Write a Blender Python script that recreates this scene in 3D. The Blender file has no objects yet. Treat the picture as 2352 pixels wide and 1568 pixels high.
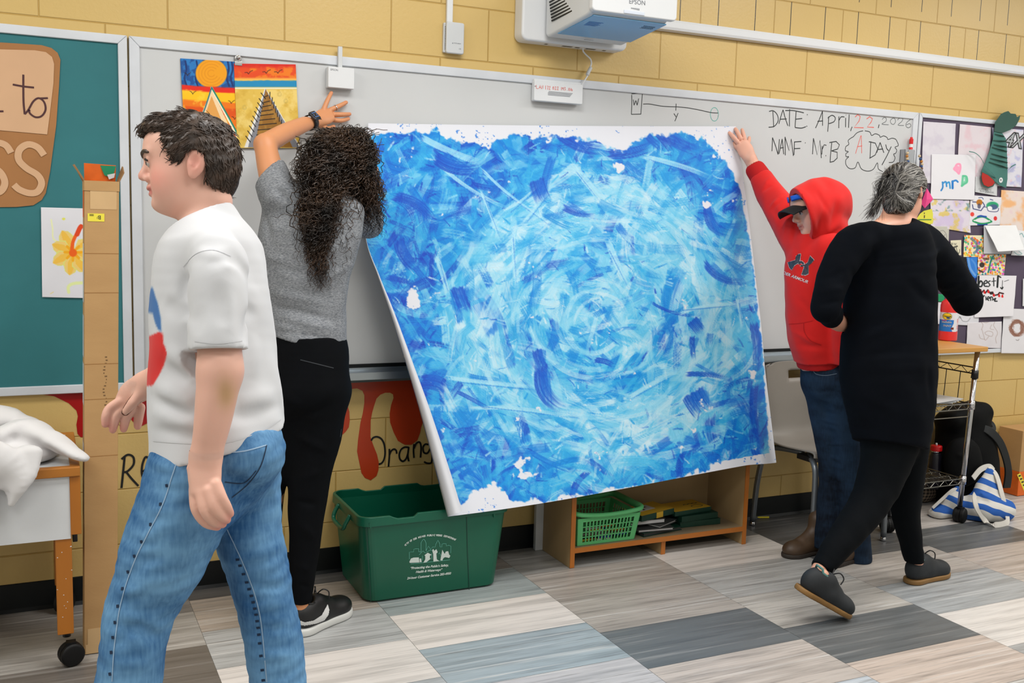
import bpy, bmesh, math, random
import numpy as np
from mathutils import Vector, Matrix
from mathutils.bvhtree import BVHTree

random.seed(7)
RNG = np.random.default_rng(11)
scene = bpy.context.scene
COL = scene.collection

# ------------------------------------------------------------------ camera
FPX, YAW, PITCH, ROLL, DIST, CAMH = 2308.4, 0.4443, 0.11961, 0.02802, 3.779, 1.4057
def _axes():
    cy, sy, cp, sp = math.cos(YAW), math.sin(YAW), math.cos(PITCH), math.sin(PITCH)
    F = np.array([sy*cp, cy*cp, -sp]); R = np.array([cy, -sy, 0.0]); U = np.cross(R, F)
    cr, sr = math.cos(ROLL), math.sin(ROLL)
    return F, cr*R+sr*U, -sr*R+cr*U
CF, CR, CU = _axes()
CAM = np.array([0, -DIST, CAMH])
cam_data = bpy.data.cameras.new('camera')
cam_data.sensor_width = 36.0
cam_data.lens = FPX/2352*36
cam_data.clip_start = 0.05
cam = bpy.data.objects.new('camera', cam_data)
COL.objects.link(cam)
_m = Matrix(((CR[0], CU[0], -CF[0], CAM[0]), (CR[1], CU[1], -CF[1], CAM[1]), (CR[2], CU[2], -CF[2], CAM[2]), (0, 0, 0, 1)))
cam.matrix_world = _m
scene.camera = cam
cam_data.dof.use_dof = False

def ray(px, py):
    return CF + ((px-1176)/FPX)*CR - ((py-784)/FPX)*CU
def W(px, py, d=0.0):
    """point of the plane parallel to the back wall, d metres in front of it"""
    r = ray(px, py); return CAM + ((DIST-d)/r[1])*r
def FL(px, py, z=0.0):
    r = ray(px, py); return CAM + ((z-CAMH)/r[2])*r
def D(px, py, z):
    """point z metres from the camera along its axis"""
    return CAM + z*ray(px, py)
def to_px(P):
    P = np.asarray(P, float)-CAM
    z = P@CF
    return 1176+FPX*(P@CR)/z, 784-FPX*(P@CU)/z
def crop(ox, oy, s):
    return lambda x, y: (ox+x/s, oy+y/s)

# ------------------------------------------------------------------ materials
def lin(c):
    c = np.asarray(c, float)/255.0
    return np.where(c <= 0.04045, c/12.92, ((c+0.055)/1.055)**2.4)
def rgba(c):
    l = lin(c); return (float(l[0]), float(l[1]), float(l[2]), 1.0)
_mats = {}
def M(name, c, rough=0.55, metal=0.0, spec=0.5, noise=None, bump=None, sss=0.0, coat=0.0, stretch=(1, 1, 1), c2=None, attr=None, trans=0.0, sheen=0.0):
    """procedural material: base colour mottled by noise towards c2, noise bump"""
    if name in _mats: return _mats[name]
    m = bpy.data.materials.new(name); m.use_nodes = True
    nt = m.node_tree; N = nt.nodes; L = nt.links
    b = N['Principled BSDF']
    b.inputs['Roughness'].default_value = rough
    b.inputs['Metallic'].default_value = metal
    b.inputs['Specular IOR Level'].default_value = spec
    b.inputs['Coat Weight'].default_value = coat
    b.inputs['Transmission Weight'].default_value = trans
    if sheen:
        b.inputs['Sheen Weight'].default_value = sheen
    if sss:
        b.inputs['Subsurface Weight'].default_value = sss
        b.inputs['Subsurface Radius'].default_value = (0.012, 0.005, 0.003)
        b.inputs['Subsurface Scale'].default_value = 1.0
    tc = N.new('ShaderNodeTexCoord'); mp = N.new('ShaderNodeMapping')
    mp.inputs['Scale'].default_value = stretch
    L.new(tc.outputs['Object'], mp.inputs['Vector'])
    src = None
    if attr:
        a = N.new('ShaderNodeAttribute'); a.attribute_name = attr; src = a.outputs['Color']
    if noise:
        sc, amt = noise
        n = N.new('ShaderNodeTexNoise'); n.inputs['Scale'].default_value = sc; n.inputs['Detail'].default_value = 5
        L.new(mp.outputs[0], n.inputs['Vector'])
        rmp = N.new('ShaderNodeMapRange'); rmp.inputs[1].default_value = 0.35; rmp.inputs[2].default_value = 0.65
        L.new(n.outputs[0], rmp.inputs[0])
        mx = N.new('ShaderNodeMix'); mx.data_type = 'RGBA'
        if c2 is not None and not attr:
            rmp.inputs[3].default_value = 0; rmp.inputs[4].default_value = amt
            mx.inputs[6].default_value = rgba(c); mx.inputs[7].default_value = rgba(c2)
        else:
            mx.blend_type = 'MULTIPLY'; mx.inputs[0].default_value = 1.0
            if src: L.new(src, mx.inputs[6])
            else: mx.inputs[6].default_value = rgba(c)
            cr = N.new('ShaderNodeCombineColor')
            rmp.inputs[3].default_value = 1-amt; rmp.inputs[4].default_value = 1.0
            for i in range(3): L.new(rmp.outputs[0], cr.inputs[i])
            L.new(cr.outputs[0], mx.inputs[7])
        if c2 is not None and not attr: L.new(rmp.outputs[0], mx.inputs[0])
        L.new(mx.outputs[2], b.inputs['Base Color'])
    elif src: L.new(src, b.inputs['Base Color'])
    else: b.inputs['Base Color'].default_value = rgba(c)
    if bump:
        n2 = N.new('ShaderNodeTexNoise'); n2.inputs['Scale'].default_value = bump[0]; n2.inputs['Detail'].default_value = 4
        L.new(mp.outputs[0], n2.inputs['Vector'])
        bp = N.new('ShaderNodeBump'); bp.inputs['Strength'].default_value = bump[1]; bp.inputs['Distance'].default_value = bump[2] if len(bump) > 2 else 0.002
        L.new(n2.outputs[0], bp.inputs['Height']); L.new(bp.outputs[0], b.inputs['Normal'])
    _mats[name] = m
    return m

# ------------------------------------------------------------------ objects
def link(o, parent=None):
    COL.objects.link(o)
    if parent is not None: o.parent = parent
    return o
def tag(o, label=None, cat=None, group=None, kind=None):
    if label: o['label'] = label
    if cat: o['category'] = cat
    if group: o['group'] = group
    if kind: o['kind'] = kind
    return o
def empty(name, loc, label=None, cat=None, group=None):
    """an Empty at the thing's base; children are built in world space and brought under it with attach()"""
    o = bpy.data.objects.new(name, None); o.empty_display_size = 0.05
    o.location = [float(v) for v in loc]; COL.objects.link(o)
    return tag(o, label, cat, group)
def attach(o, parent):
    if parent is None: return o
    o.parent = parent
    off = Vector(parent.location) if parent.parent is None else Vector((0, 0, 0))
    o.matrix_parent_inverse = Matrix.Translation(-off)
    return o
def mesh_obj(name, verts, faces, mat, parent=None, smooth=False, mats=None, fmi=None):
    me = bpy.data.meshes.new(name)
    me.from_pydata([tuple(map(float, v)) for v in verts], [], [tuple(map(int, f)) for f in faces])
    for mm in (mats or [mat]): me.materials.append(mm)
    if fmi is not None: me.polygons.foreach_set('material_index', np.asarray(fmi, np.int32))
    if smooth: me.polygons.foreach_set('use_smooth', np.ones(len(me.polygons), bool))
    me.update()
    o = bpy.data.objects.new(name, me); COL.objects.link(o)
    return attach(o, parent)
def np_mesh(name, V, Q, mat, parent=None, smooth=True, col=None, attr='Col'):
    """numpy verts (n,3) and quads (m,4)"""
    me = bpy.data.meshes.new(name)
    V = np.ascontiguousarray(V, np.float32); Q = np.ascontiguousarray(Q, np.int32)
    k = Q.shape[1]
    me.vertices.add(len(V)); me.vertices.foreach_set('co', V.ravel())
    me.loops.add(Q.size); me.loops.foreach_set('vertex_index', Q.ravel())
    me.polygons.add(len(Q)); me.polygons.foreach_set('loop_start', np.arange(0, Q.size, k, dtype=np.int32))
    me.polygons.foreach_set('loop_total', np.full(len(Q), k, np.int32))
    me.polygons.foreach_set('use_smooth', np.full(len(Q), smooth, bool))
    me.materials.append(mat)
    if col is not None:
        a = me.color_attributes.new(attr, 'FLOAT_COLOR', 'POINT')
        c = np.ones((len(V), 4), np.float32); c[:, :3] = lin(np.clip(col, 0, 255)); a.data.foreach_set('color', c.ravel())
    me.update(calc_edges=True); me.validate()
    o = bpy.data.objects.new(name, me); COL.objects.link(o)
    return attach(o, parent)

class MB:
    """collects shapes, links them as one mesh object"""
    def __init__(s): s.v = []; s.f = []; s.mi = []; s.cur = 0
    def add(s, vs, fs):
        o = len(s.v); s.v += [tuple(map(float, v)) for v in vs]
        for f in fs: s.f.append(tuple(i+o for i in f)); s.mi.append(s.cur)
        return s
    def box(s, lo, hi):
        x0, y0, z0 = lo; x1, y1, z1 = hi
        return s.hexa([(x0, y0, z0), (x1, y0, z0), (x1, y1, z0), (x0, y1, z0)], [(x0, y0, z1), (x1, y0, z1), (x1, y1, z1), (x0, y1, z1)])
    def hexa(s, bot, top):
        return s.add(list(bot)+list(top), [(3, 2, 1, 0), (4, 5, 6, 7), (0, 1, 5, 4), (1, 2, 6, 5), (2, 3, 7, 6), (3, 0, 4, 7)])
    def obox(s, c, ax, half):
        c = np.array(c, float); A = [np.array(a, float)/np.linalg.norm(a)*h for a, h in zip(ax, half)]
        P = lambda i, j, k: c+i*A[0]+j*A[1]+k*A[2]
        return s.hexa([P(-1, -1, -1), P(1, -1, -1), P(1, 1, -1), P(-1, 1, -1)], [P(-1, -1, 1), P(1, -1, 1), P(1, 1, 1), P(-1, 1, 1)])
    def prism(s, poly, off):
        n = len(poly); off = np.array(off, float); a = [np.array(p, float) for p in poly]
        return s.add(a+[p+off for p in a], [tuple(range(n-1, -1, -1)), tuple(range(n, 2*n))]+[(i, (i+1) % n, n+(i+1) % n, n+i) for i in range(n)])
    def tube(s, pts, r, n=10, cap=True, closed=False):
        P = [np.array(p, float) for p in pts]; m = len(P)
        rr = r if hasattr(r, '__len__') else [r]*m
        T = []
        for i in range(m):
            if closed: t = P[(i+1) % m]-P[i-1]
            else: t = P[min(i+1, m-1)]-P[max(i-1, 0)]
            T.append(t/(np.linalg.norm(t)+1e-12))
        u = np.cross(T[0], [0, 0, 1.0])
        if np.linalg.norm(u) < 1e-3: u = np.cross(T[0], [1.0, 0, 0])
        u /= np.linalg.norm(u); vs = []
        for i in range(m):
            u = u-T[i]*(u@T[i]); u /= np.linalg.norm(u); w = np.cross(T[i], u)
            for k in range(n):
                a = 2*math.pi*k/n; vs.append(P[i]+rr[i]*(math.cos(a)*u+math.sin(a)*w))
        fs = []
        for i in range(m if closed else m-1):
            j = (i+1) % m
            for k in range(n): fs.append((i*n+k, i*n+(k+1) % n, j*n+(k+1) % n, j*n+k))
        if cap and not closed: fs += [tuple(range(n-1, -1, -1)), tuple((m-1)*n+k for k in range(n))]
        return s.add(vs, fs)
    def lathe(s, base, axis, prof, n=24):
        axis = np.array(axis, float); axis /= np.linalg.norm(axis)
        return s.tube([np.array(base)+axis*h for r, h in prof], [max(r, 1e-4) for r, h in prof], n) if False else s._lathe(np.array(base, float), axis, prof, n)
    def _lathe(s, base, ax, prof, n):
        u = np.cross(ax, [0, 0, 1.0])
        if np.linalg.norm(u) < 1e-3: u = np.array([1.0, 0, 0])
        u /= np.linalg.norm(u); w = np.cross(ax, u); vs = []; fs = []
        for r, h in prof:
            for k in range(n):
                a = 2*math.pi*k/n; vs.append(base+ax*h+r*(math.cos(a)*u+math.sin(a)*w))
        for i in range(len(prof)-1):
            for k in range(n): fs.append((i*n+k, i*n+(k+1) % n, (i+1)*n+(k+1) % n, (i+1)*n+k))
        fs += [tuple(range(n-1, -1, -1)), tuple((len(prof)-1)*n+k for k in range(n))]
        return s.add(vs, fs)
    def ribbon(s, pts, w, nrm):
        """flat strip of width w lying in the plane with normal nrm, with rounded-ish joints"""
        P = [np.array(p, float) for p in pts]; nrm = np.array(nrm, float); m = len(P); vs = []
        for i in range(m):
            t = P[min(i+1, m-1)]-P[max(i-1, 0)]; t /= (np.linalg.norm(t)+1e-12)
            q = np.cross(nrm, t); vs += [P[i]+q*w/2, P[i]-q*w/2]
        return s.add(vs, [(2*i, 2*i+1, 2*i+3, 2*i+2) for i in range(m-1)])
    def sheet(s, grid):
        n = len(grid); m = len(grid[0])
        return s.add([p for r in grid for p in r], [(i*m+j, i*m+j+1, (i+1)*m+j+1, (i+1)*m+j) for i in range(n-1) for j in range(m-1)])
    def build(s, name, mat, parent=None, smooth=False, bevel=0, solid=0, mats=None, sub=0, seg=2):
        o = mesh_obj(name, s.v, s.f, mat, parent, smooth, mats, s.mi if mats else None)
        bm = bmesh.new(); bm.from_mesh(o.data); bmesh.ops.recalc_face_normals(bm, faces=bm.faces); bm.to_mesh(o.data); bm.free()
        if solid:
            md = o.modifiers.new('solid', 'SOLIDIFY'); md.thickness = solid; md.offset = 0
        if bevel:
            md = o.modifiers.new('bevel', 'BEVEL'); md.width = bevel; md.segments = seg; md.limit_method = 'ANGLE'
            for p in o.data.polygons: p.use_smooth = True
            o.data.update()
            wn = o.modifiers.new('wn', 'WEIGHTED_NORMAL'); wn.keep_sharp = True
        if sub:
            md = o.modifiers.new('sub', 'SUBSURF'); md.levels = sub; md.render_levels = sub
        return o

def smoothline(pts, n=6):
    """Catmull-Rom through the points"""
    P = [np.array(p, float) for p in pts]
    if len(P) < 3: return P
    out = []
    for i in range(len(P)-1):
        p0 = P[max(i-1, 0)]; p1 = P[i]; p2 = P[i+1]; p3 = P[min(i+2, len(P)-1)]
        for k in range(n):
            t = k/n
            out.append(0.5*((2*p1)+(-p0+p2)*t+(2*p0-5*p1+4*p2-p3)*t*t+(-p0+3*p1-3*p2+p3)*t**3))
    out.append(P[-1]); return out

def strokes(name, tr, lines, d, wpx, mat, parent, smooth=True, off=0.0):
    """pen strokes given in picture coordinates, lying on the plane d in front of the wall"""
    mb = MB()
    for i, l in enumerate(lines):
        l = smoothline(l, 5) if smooth and len(l) > 2 else [np.array(p, float) for p in l]
        pts = [W(*tr(p[0], p[1]), d+off+0.00002*i) for p in l]
        sc = np.linalg.norm(pts[0]-CAM)/FPX
        mb.ribbon(pts, wpx*sc, (0, -1, 0))
    return mb.build(name, mat, parent)
def flat_poly(name, pts, mat, parent, thick=0.0):
    """polygon (possibly concave) with optional thickness away from the wall"""
    from mathutils.geometry import tessellate_polygon
    P = [Vector([float(c) for c in p]) for p in pts]
    tris = [list(t) for t in tessellate_polygon([P])]
    o = mesh_obj(name, pts, tris, mat, parent)
    bm = bmesh.new(); bm.from_mesh(o.data); bmesh.ops.recalc_face_normals(bm, faces=bm.faces); bm.to_mesh(o.data); bm.free()
    if thick:
        md = o.modifiers.new('solid', 'SOLIDIFY'); md.thickness = thick
    return o
def text(name, s, size, mat, pos, xdir, updir, parent=None, shear=0.0, bold=0.0, align='LEFT', ext=0.0002):
    cu = bpy.data.curves.new(name, 'FONT'); cu.body = s; cu.size = size; cu.shear = shear; cu.offset = bold
    cu.align_x = align; cu.extrude = ext; cu.resolution_u = 3
    o = bpy.data.objects.new(name, cu); COL.objects.link(o)
    dg = bpy.context.evaluated_depsgraph_get(); me = bpy.data.meshes.new_from_object(o.evaluated_get(dg))
    bpy.data.objects.remove(o); bpy.data.curves.remove(cu)
    x = Vector(xdir).normalized(); u = Vector(updir); u = (u-x*u.dot(x)).normalized(); n = x.cross(u)
    mt = Matrix(((x[0], u[0], n[0], pos[0]), (x[1], u[1], n[1], pos[1]), (x[2], u[2], n[2], pos[2]), (0, 0, 0, 1)))
    me.transform(mt); me.materials.clear(); me.materials.append(mat); me.name = name
    o = bpy.data.objects.new(name, me); COL.objects.link(o)
    return attach(o, parent)

# ------------------------------------------------------------------ noise
def vnoise(x, y, seed=0):
    r = np.random.default_rng(seed).random((64, 64))
    xi = np.floor(x).astype(int); yi = np.floor(y).astype(int); fx = x-xi; fy = y-yi
    fx = fx*fx*(3-2*fx); fy = fy*fy*(3-2*fy)
    g = lambda a, b: r[a % 64, b % 64]
    return (g(xi, yi)*(1-fx)+g(xi+1, yi)*fx)*(1-fy)+(g(xi, yi+1)*(1-fx)+g(xi+1, yi+1)*fx)*fy
def fbm(x, y, seed=0, o=4):
    t = 0; a = 0.5; s = 0
    for i in range(o):
        t = t+a*vnoise(x*2**i, y*2**i, seed+i); s += a; a *= 0.5
    return t/s
def sstep(a, b, x):
    t = np.clip((x-a)/(b-a), 0, 1); return t*t*(3-2*t)

# ------------------------------------------------------------------ painted sheets of paper
def paper_mat():
    return M('painted_paper', (255, 255, 255), rough=0.6, spec=0.3, attr='Col', bump=(60, 0.15, 0.001))
class Paper:
    """a real sheet of paper near the wall: its corners, how far each stands off the wall, and paint on its surface"""
    def __init__(s, quad, d, step=1.5, base=(225, 225, 225), wave=0.0015, seed=1):
        dd = d if hasattr(d, '__len__') else [d]*4
        C = [W(q[0], q[1], e) for q, e in zip(quad, dd)]
        w = max(np.hypot(*(np.array(quad[1])-quad[0])), np.hypot(*(np.array(quad[2])-quad[3])))
        h = max(np.hypot(*(np.array(quad[3])-quad[0])), np.hypot(*(np.array(quad[2])-quad[1])))
        s.n = max(int(w/step), 3); s.m = max(int(h/step), 3)
        u, v = np.meshgrid(np.linspace(0, 1, s.n), np.linspace(0, 1, s.m)); u = u.ravel()[:, None]; v = v.ravel()[:, None]
        s.P = (C[0]*(1-u)+C[1]*u)*(1-v)+(C[3]*(1-u)+C[2]*u)*v
        s.u = u[:, 0]; s.v = v[:, 0]
        if wave: s.P[:, 1] -= wave*(fbm(s.u*3+seed, s.v*3, seed, 2)*2)
        s.X, s.Y = to_px(s.P)
        s.c = np.tile(np.array(base, float), (len(s.P), 1))
        s.keep = np.ones(len(s.P), bool)
    def mixin(s, mask, col, a=1.0):
        m = (mask*a)[:, None]; s.c = s.c*(1-m)+np.array(col, float)*m; return s
    def dist(s, pts):
        d = np.full(len(s.X), 1e9)
        for (x0, y0), (x1, y1) in zip(pts[:-1], pts[1:]):
            dx, dy = x1-x0, y1-y0; t = np.clip(((s.X-x0)*dx+(s.Y-y0)*dy)/(dx*dx+dy*dy+1e-9), 0, 1)
            d = np.minimum(d, np.hypot(s.X-x0-t*dx, s.Y-y0-t*dy))
        return d
    def line(s, pts, w, col, a=1.0, smooth=True):
        if smooth and len(pts) > 2: pts = smoothline(pts, 5)
        return s.mixin(1-sstep(w/2-0.6, w/2+0.6, s.dist(pts)), col, a)
    def inside(s, pts):
        ins = np.zeros(len(s.X), bool); n = len(pts)
        for i in range(n):
            x0, y0 = pts[i]; x1, y1 = pts[(i+1) % n]
            c = ((y0 > s.Y) != (y1 > s.Y)) & (s.X < (x1-x0)*(s.Y-y0)/(y1-y0+1e-9)+x0); ins ^= c
        return ins
    def poly(s, pts, col, a=1.0): return s.mixin(s.inside(pts).astype(float), col, a)
    def ell(s, cx, cy, rx, ry, col, a=1.0, soft=0.15):
        r = np.hypot((s.X-cx)/rx, (s.Y-cy)/ry); return s.mixin(1-sstep(1-soft, 1+soft, r), col, a)
    def blotch(s, col, scale, lo, hi, seed, a=1.0, mask=None):
        m = sstep(lo, hi, fbm(s.X/scale, s.Y/scale, seed, 5))
        if mask is not None: m = m*mask
        return s.mixin(m, col, a)
    def build(s, name, parent=None, label=None, cat=None, group=None, thick=0.0006, cut=None):
        i = np.arange(s.n*s.m).reshape(s.m, s.n)
        Q = np.stack([i[:-1, :-1].ravel(), i[1:, :-1].ravel(), i[1:, 1:].ravel(), i[:-1, 1:].ravel()], 1)
        if cut is not None:
            k = s.inside(cut); Q = Q[k[Q].all(1)]
        o = np_mesh(name, s.P, Q, paper_mat(), parent, True, s.c)
        if thick:
            md = o.modifiers.new('solid', 'SOLIDIFY'); md.thickness = thick; md.offset = 0
        return tag(o, label, cat, group)

# ------------------------------------------------------------------ signed-distance modelling (bodies, clothes, bags)
class Field:
    def __init__(s, lo, hi, vox):
        s.lo = np.array(lo, float); s.vox = vox
        s.n = np.ceil((np.array(hi, float)-s.lo)/vox).astype(int)+1
        s.ax = [s.lo[i]+vox*np.arange(s.n[i]) for i in range(3)]
        s.d = np.full(s.n, 0.25, np.float32)
    def sl(s, lo, hi):
        a = np.clip(np.floor((lo-s.lo)/s.vox).astype(int), 0, s.n); b = np.clip(np.ceil((hi-s.lo)/s.vox).astype(int)+1, 0, s.n)
        if (b <= a).any(): return None, None
        S = tuple(slice(a[i], b[i]) for i in range(3))
        return S, np.meshgrid(*[s.ax[i][S[i]] for i in range(3)], indexing='ij')
    def op(s, S, e, k, mode):
        d = s.d[S]
        if mode == 'add':
            if k > 0:
                h = np.clip(0.5+0.5*(d-e)/k, 0, 1); s.d[S] = d*(1-h)+e*h-k*h*(1-h)
            else: s.d[S] = np.minimum(d, e)
        elif mode == 'sub':
            e = -e
            if k > 0:
                h = np.clip(0.5-0.5*(d-e)/k, 0, 1); s.d[S] = d*(1-h)+e*h+k*h*(1-h)
            else: s.d[S] = np.maximum(d, e)
    def ell(s, c, r, ax=None, k=0.01, mode='add'):
        c = np.array(c, float); r = np.array(r, float); A = np.array(ax if ax is not None else [CR, CU, CF])
        m = max(r)+k+s.vox*3
        S, g = s.sl(c-m, c+m)
        if S is None: return s
        q = [(g[0]-c[0])*a[0]+(g[1]-c[1])*a[1]+(g[2]-c[2])*a[2] for a in A]
        k0 = np.sqrt(sum((x/y)**2 for x, y in zip(q, r))); k1 = np.sqrt(sum((x/y**2)**2 for x, y in zip(q, r)))+1e-9
        s.op(S, (k0*(k0-1)/k1).astype(np.float32), k, mode); return s
    def _seg(s, g, a, b, ra, rb, dep):
        ab = b-a; L2 = ab@ab+1e-12; ax = ab/math.sqrt(L2)
        dv = CF if dep is None else np.array(dep, float)
        n = np.cross(ax, dv)
        if np.linalg.norm(n) < 1e-3: n = np.cross(ax, CU)
        n /= np.linalg.norm(n); w = np.cross(n, ax)
        q = [g[i]-a[i] for i in range(3)]
        t = np.clip((q[0]*ab[0]+q[1]*ab[1]+q[2]*ab[2])/L2, 0, 1)
        q = [q[i]-t*ab[i] for i in range(3)]
        r1 = ra[0]+(rb[0]-ra[0])*t; r2 = ra[1]+(rb[1]-ra[1])*t; r3 = np.minimum(r1, r2)
        X = q[0]*n[0]+q[1]*n[1]+q[2]*n[2]; Y = q[0]*w[0]+q[1]*w[1]+q[2]*w[2]; Z = q[0]*ax[0]+q[1]*ax[1]+q[2]*ax[2]
        k0 = np.sqrt((X/r1)**2+(Y/r2)**2+(Z/r3)**2); k1 = np.sqrt((X/r1**2)**2+(Y/r2**2)**2+(Z/r3**2)**2)+1e-9
        return np.where(k0 < 1e-3, -r3, k0*(k0-1)/k1).astype(np.float32)
    def chain(s, pts, rad, k=0.01, mode='add', dep=None):
        """tapered limb through the points; radii (across in the picture, in depth) or one number each"""
        P = [np.array(p, float) for p in pts]; R = [np.array(r if hasattr(r, '__len__') else (r, r), float) for r in rad]
        m = max(r.max() for r in R)+k+s.vox*3
        S, g = s.sl(np.min(P, 0)-m, np.max(P, 0)+m)
        if S is None: return s
        if len(P) > 2:   # round the joints
            P2 = smoothline(P, 4); R2 = [np.maximum(r, min(x.min() for x in R)*0.8) for r in smoothline(R, 4)]; P, R = P2, R2
        e = None
        for i in range(len(P)-1):
            q = s._seg(g, P[i], P[i+1], R[i], R[i+1], dep); e = q if e is None else np.minimum(e, q)
        s.op(S, e, k, mode); return s
    def seg(s, a, b, ra, rb, k=0.01, mode='add', dep=None): return s.chain([a, b], [ra, rb], k, mode, dep)
    def cut(s, c, n, k=0.0, within=None):
        """remove the side the normal points to (optionally only near the point)"""
        c = np.array(c, float); n = np.array(n, float); n /= np.linalg.norm(n)
        if within: S, g = s.sl(c-within, c+within)
        else: S = (slice(None),)*3; g = np.meshgrid(*s.ax, indexing='ij')
        if S is None: return s
        e = ((g[0]-c[0])*n[0]+(g[1]-c[1])*n[1]+(g[2]-c[2])*n[2]).astype(np.float32)
        if within:
            r = np.sqrt(sum((g[i]-c[i])**2 for i in range(3))); e = np.where(r < within, e, -1.0)
        s.d[S] = np.maximum(s.d[S], e); return s
    def fold(s, a, b, w, amp):
        """ridge (amp > 0) or crease (amp < 0) along a line"""
        a = np.array(a, float); b = np.array(b, float); m = w*2.6
        S, g = s.sl(np.minimum(a, b)-m, np.maximum(a, b)+m)
        if S is None: return s
        ab = b-a; q = [g[i]-a[i] for i in range(3)]
        t = np.clip((q[0]*ab[0]+q[1]*ab[1]+q[2]*ab[2])/(ab@ab+1e-12), 0, 1)
        r2 = sum((q[i]-t*ab[i])**2 for i in range(3))
        s.d[S] -= (amp*np.exp(-r2/(w*w))*(0.25+0.75*np.sin(np.pi*np.clip(t, 0.05, 0.95)))).astype(np.float32); return s
    def crease(s, a, b, w, amp):
        """fold in the cloth between two picture points, following the garment's surface"""
        P = []
        for t in np.linspace(0, 1, 6):
            x, y = a[0]+(b[0]-a[0])*t, a[1]+(b[1]-a[1])*t; z = np.arange(1.4, 5.5, 0.003)[:, None]
            q = CAM+z*ray(x, y); i = np.round((q-s.lo)/s.vox).astype(int); ok = ((i >= 0) & (i < s.n)).all(1); i = i[ok]; q = q[ok]
            h = np.nonzero(s.d[i[:, 0], i[:, 1], i[:, 2]] < 0)[0]
            if len(h): P.append(q[h[0]])
        if len(P) < 2: return s
        P = np.array(P); S, g = s.sl(P.min(0)-w*2.6, P.max(0)+w*2.6)
        if S is None: return s
        r2 = None; n = len(P)-1
        for k in range(n):
            ab = P[k+1]-P[k]; q = [g[i]-P[k][i] for i in range(3)]; t = np.clip((q[0]*ab[0]+q[1]*ab[1]+q[2]*ab[2])/(ab@ab+1e-12), 0, 1)
            e = sum((q[i]-t*ab[i])**2 for i in range(3)); u = (k+t)/n
            r2, tt = (e, u) if r2 is None else (np.minimum(r2, e), np.where(e < r2, u, tt))
        s.d[S] -= (amp*np.exp(-r2/(w*w))*np.sin(np.pi*np.clip(tt, 0.06, 0.94))).astype(np.float32); return s
    def wobble(s, amp, freq, seed=0, dirs=None, n=7):
        r = np.random.default_rng(seed); g = np.meshgrid(*s.ax, indexing='ij', sparse=True); e = 0
        for i in range(n):
            v = r.normal(size=3); v /= np.linalg.norm(v)
            if dirs is not None: v = v*np.array(dirs)
            f = freq*r.uniform(0.6, 1.7); e = e+np.sin((g[0]*v[0]+g[1]*v[1]+g[2]*v[2])*f*2*np.pi+r.uniform(0, 6.28))
        s.d += (amp*e/math.sqrt(n)).astype(np.float32); return s
    def mesh(s, smooth=1):
        d = s.d; n = d.shape
        ins = d < 0
        V = np.zeros(tuple(k-1 for k in n)+(3,), np.float32); C = np.zeros(tuple(k-1 for k in n), np.float32)
        offs = [(i, j, k) for i in (0, 1) for j in (0, 1) for k in (0, 1)]
        sub = lambda A, o: A[o[0]:n[0]-1+o[0], o[1]:n[1]-1+o[1], o[2]:n[2]-1+o[2]]
        cnt = sum(sub(ins, o).astype(np.int8) for o in offs)
        act = (cnt > 0) & (cnt < 8)
        idx = np.argwhere(act)
        if len(idx) == 0: return np.zeros((0, 3)), np.zeros((0, 4), int)
        D8 = {o: d[idx[:, 0]+o[0], idx[:, 1]+o[1], idx[:, 2]+o[2]] for o in offs}
        acc = np.zeros((len(idx), 3)); c = np.zeros(len(idx))
        for o in offs:
            for a in range(3):
                if o[a] == 0:
                    p = list(o); p[a] = 1; d0 = D8[o]; d1 = D8[tuple(p)]
                    m = (d0 < 0) != (d1 < 0); t = np.where(m, d0/np.where(d0 == d1, 1, d0-d1), 0)
                    q = np.array(o, float)[None, :]+np.zeros((len(idx), 1)); q[:, a] = t
                    acc += np.where(m[:, None], q, 0); c += m
        P = s.lo+(idx+acc/np.maximum(c, 1)[:, None])*s.vox
        num = np.full(act.shape, -1, np.int64); num[act] = np.arange(len(idx))
        Q = []
        for a in range(3):
            b, e = (a+1) % 3, (a+2) % 3
            s0 = [slice(None)]*3; s1 = [slice(None)]*3; s0[a] = slice(0, n[a]-1); s1[a] = slice(1, n[a])
            x = ins[tuple(s0)] != ins[tuple(s1)]
            I = np.argwhere(x); ok = (I[:, b] > 0) & (I[:, b] < n[b]-1) & (I[:, e] > 0) & (I[:, e] < n[e]-1); I = I[ok]
            fl = ins[I[:, 0], I[:, 1], I[:, 2]]
            def cell(db, de):
                J = I.copy(); J[:, b] += db; J[:, e] += de; return num[J[:, 0], J[:, 1], J[:, 2]]
            q = np.stack([cell(-1, -1), cell(0, -1), cell(0, 0), cell(-1, 0)], 1)
            q[~fl] = q[~fl][:, ::-1]; Q.append(q)
        Q = np.concatenate(Q)
        for _ in range(smooth):
            A = np.zeros_like(P); k = np.zeros(len(P))
            for i in range(4):
                for j in ((i+1) % 4, (i-1) % 4):
                    np.add.at(A, Q[:, i], P[Q[:, j]]); np.add.at(k, Q[:, i], 1)
            P = P*0.5+0.5*A/np.maximum(k, 1)[:, None]
        return P, Q
    def build(s, name, mat, parent=None, smooth=1, col=None):
        P, Q = s.mesh(smooth)
        return np_mesh(name, P, Q, mat, parent, True, None if col is None else col(P))
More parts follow.
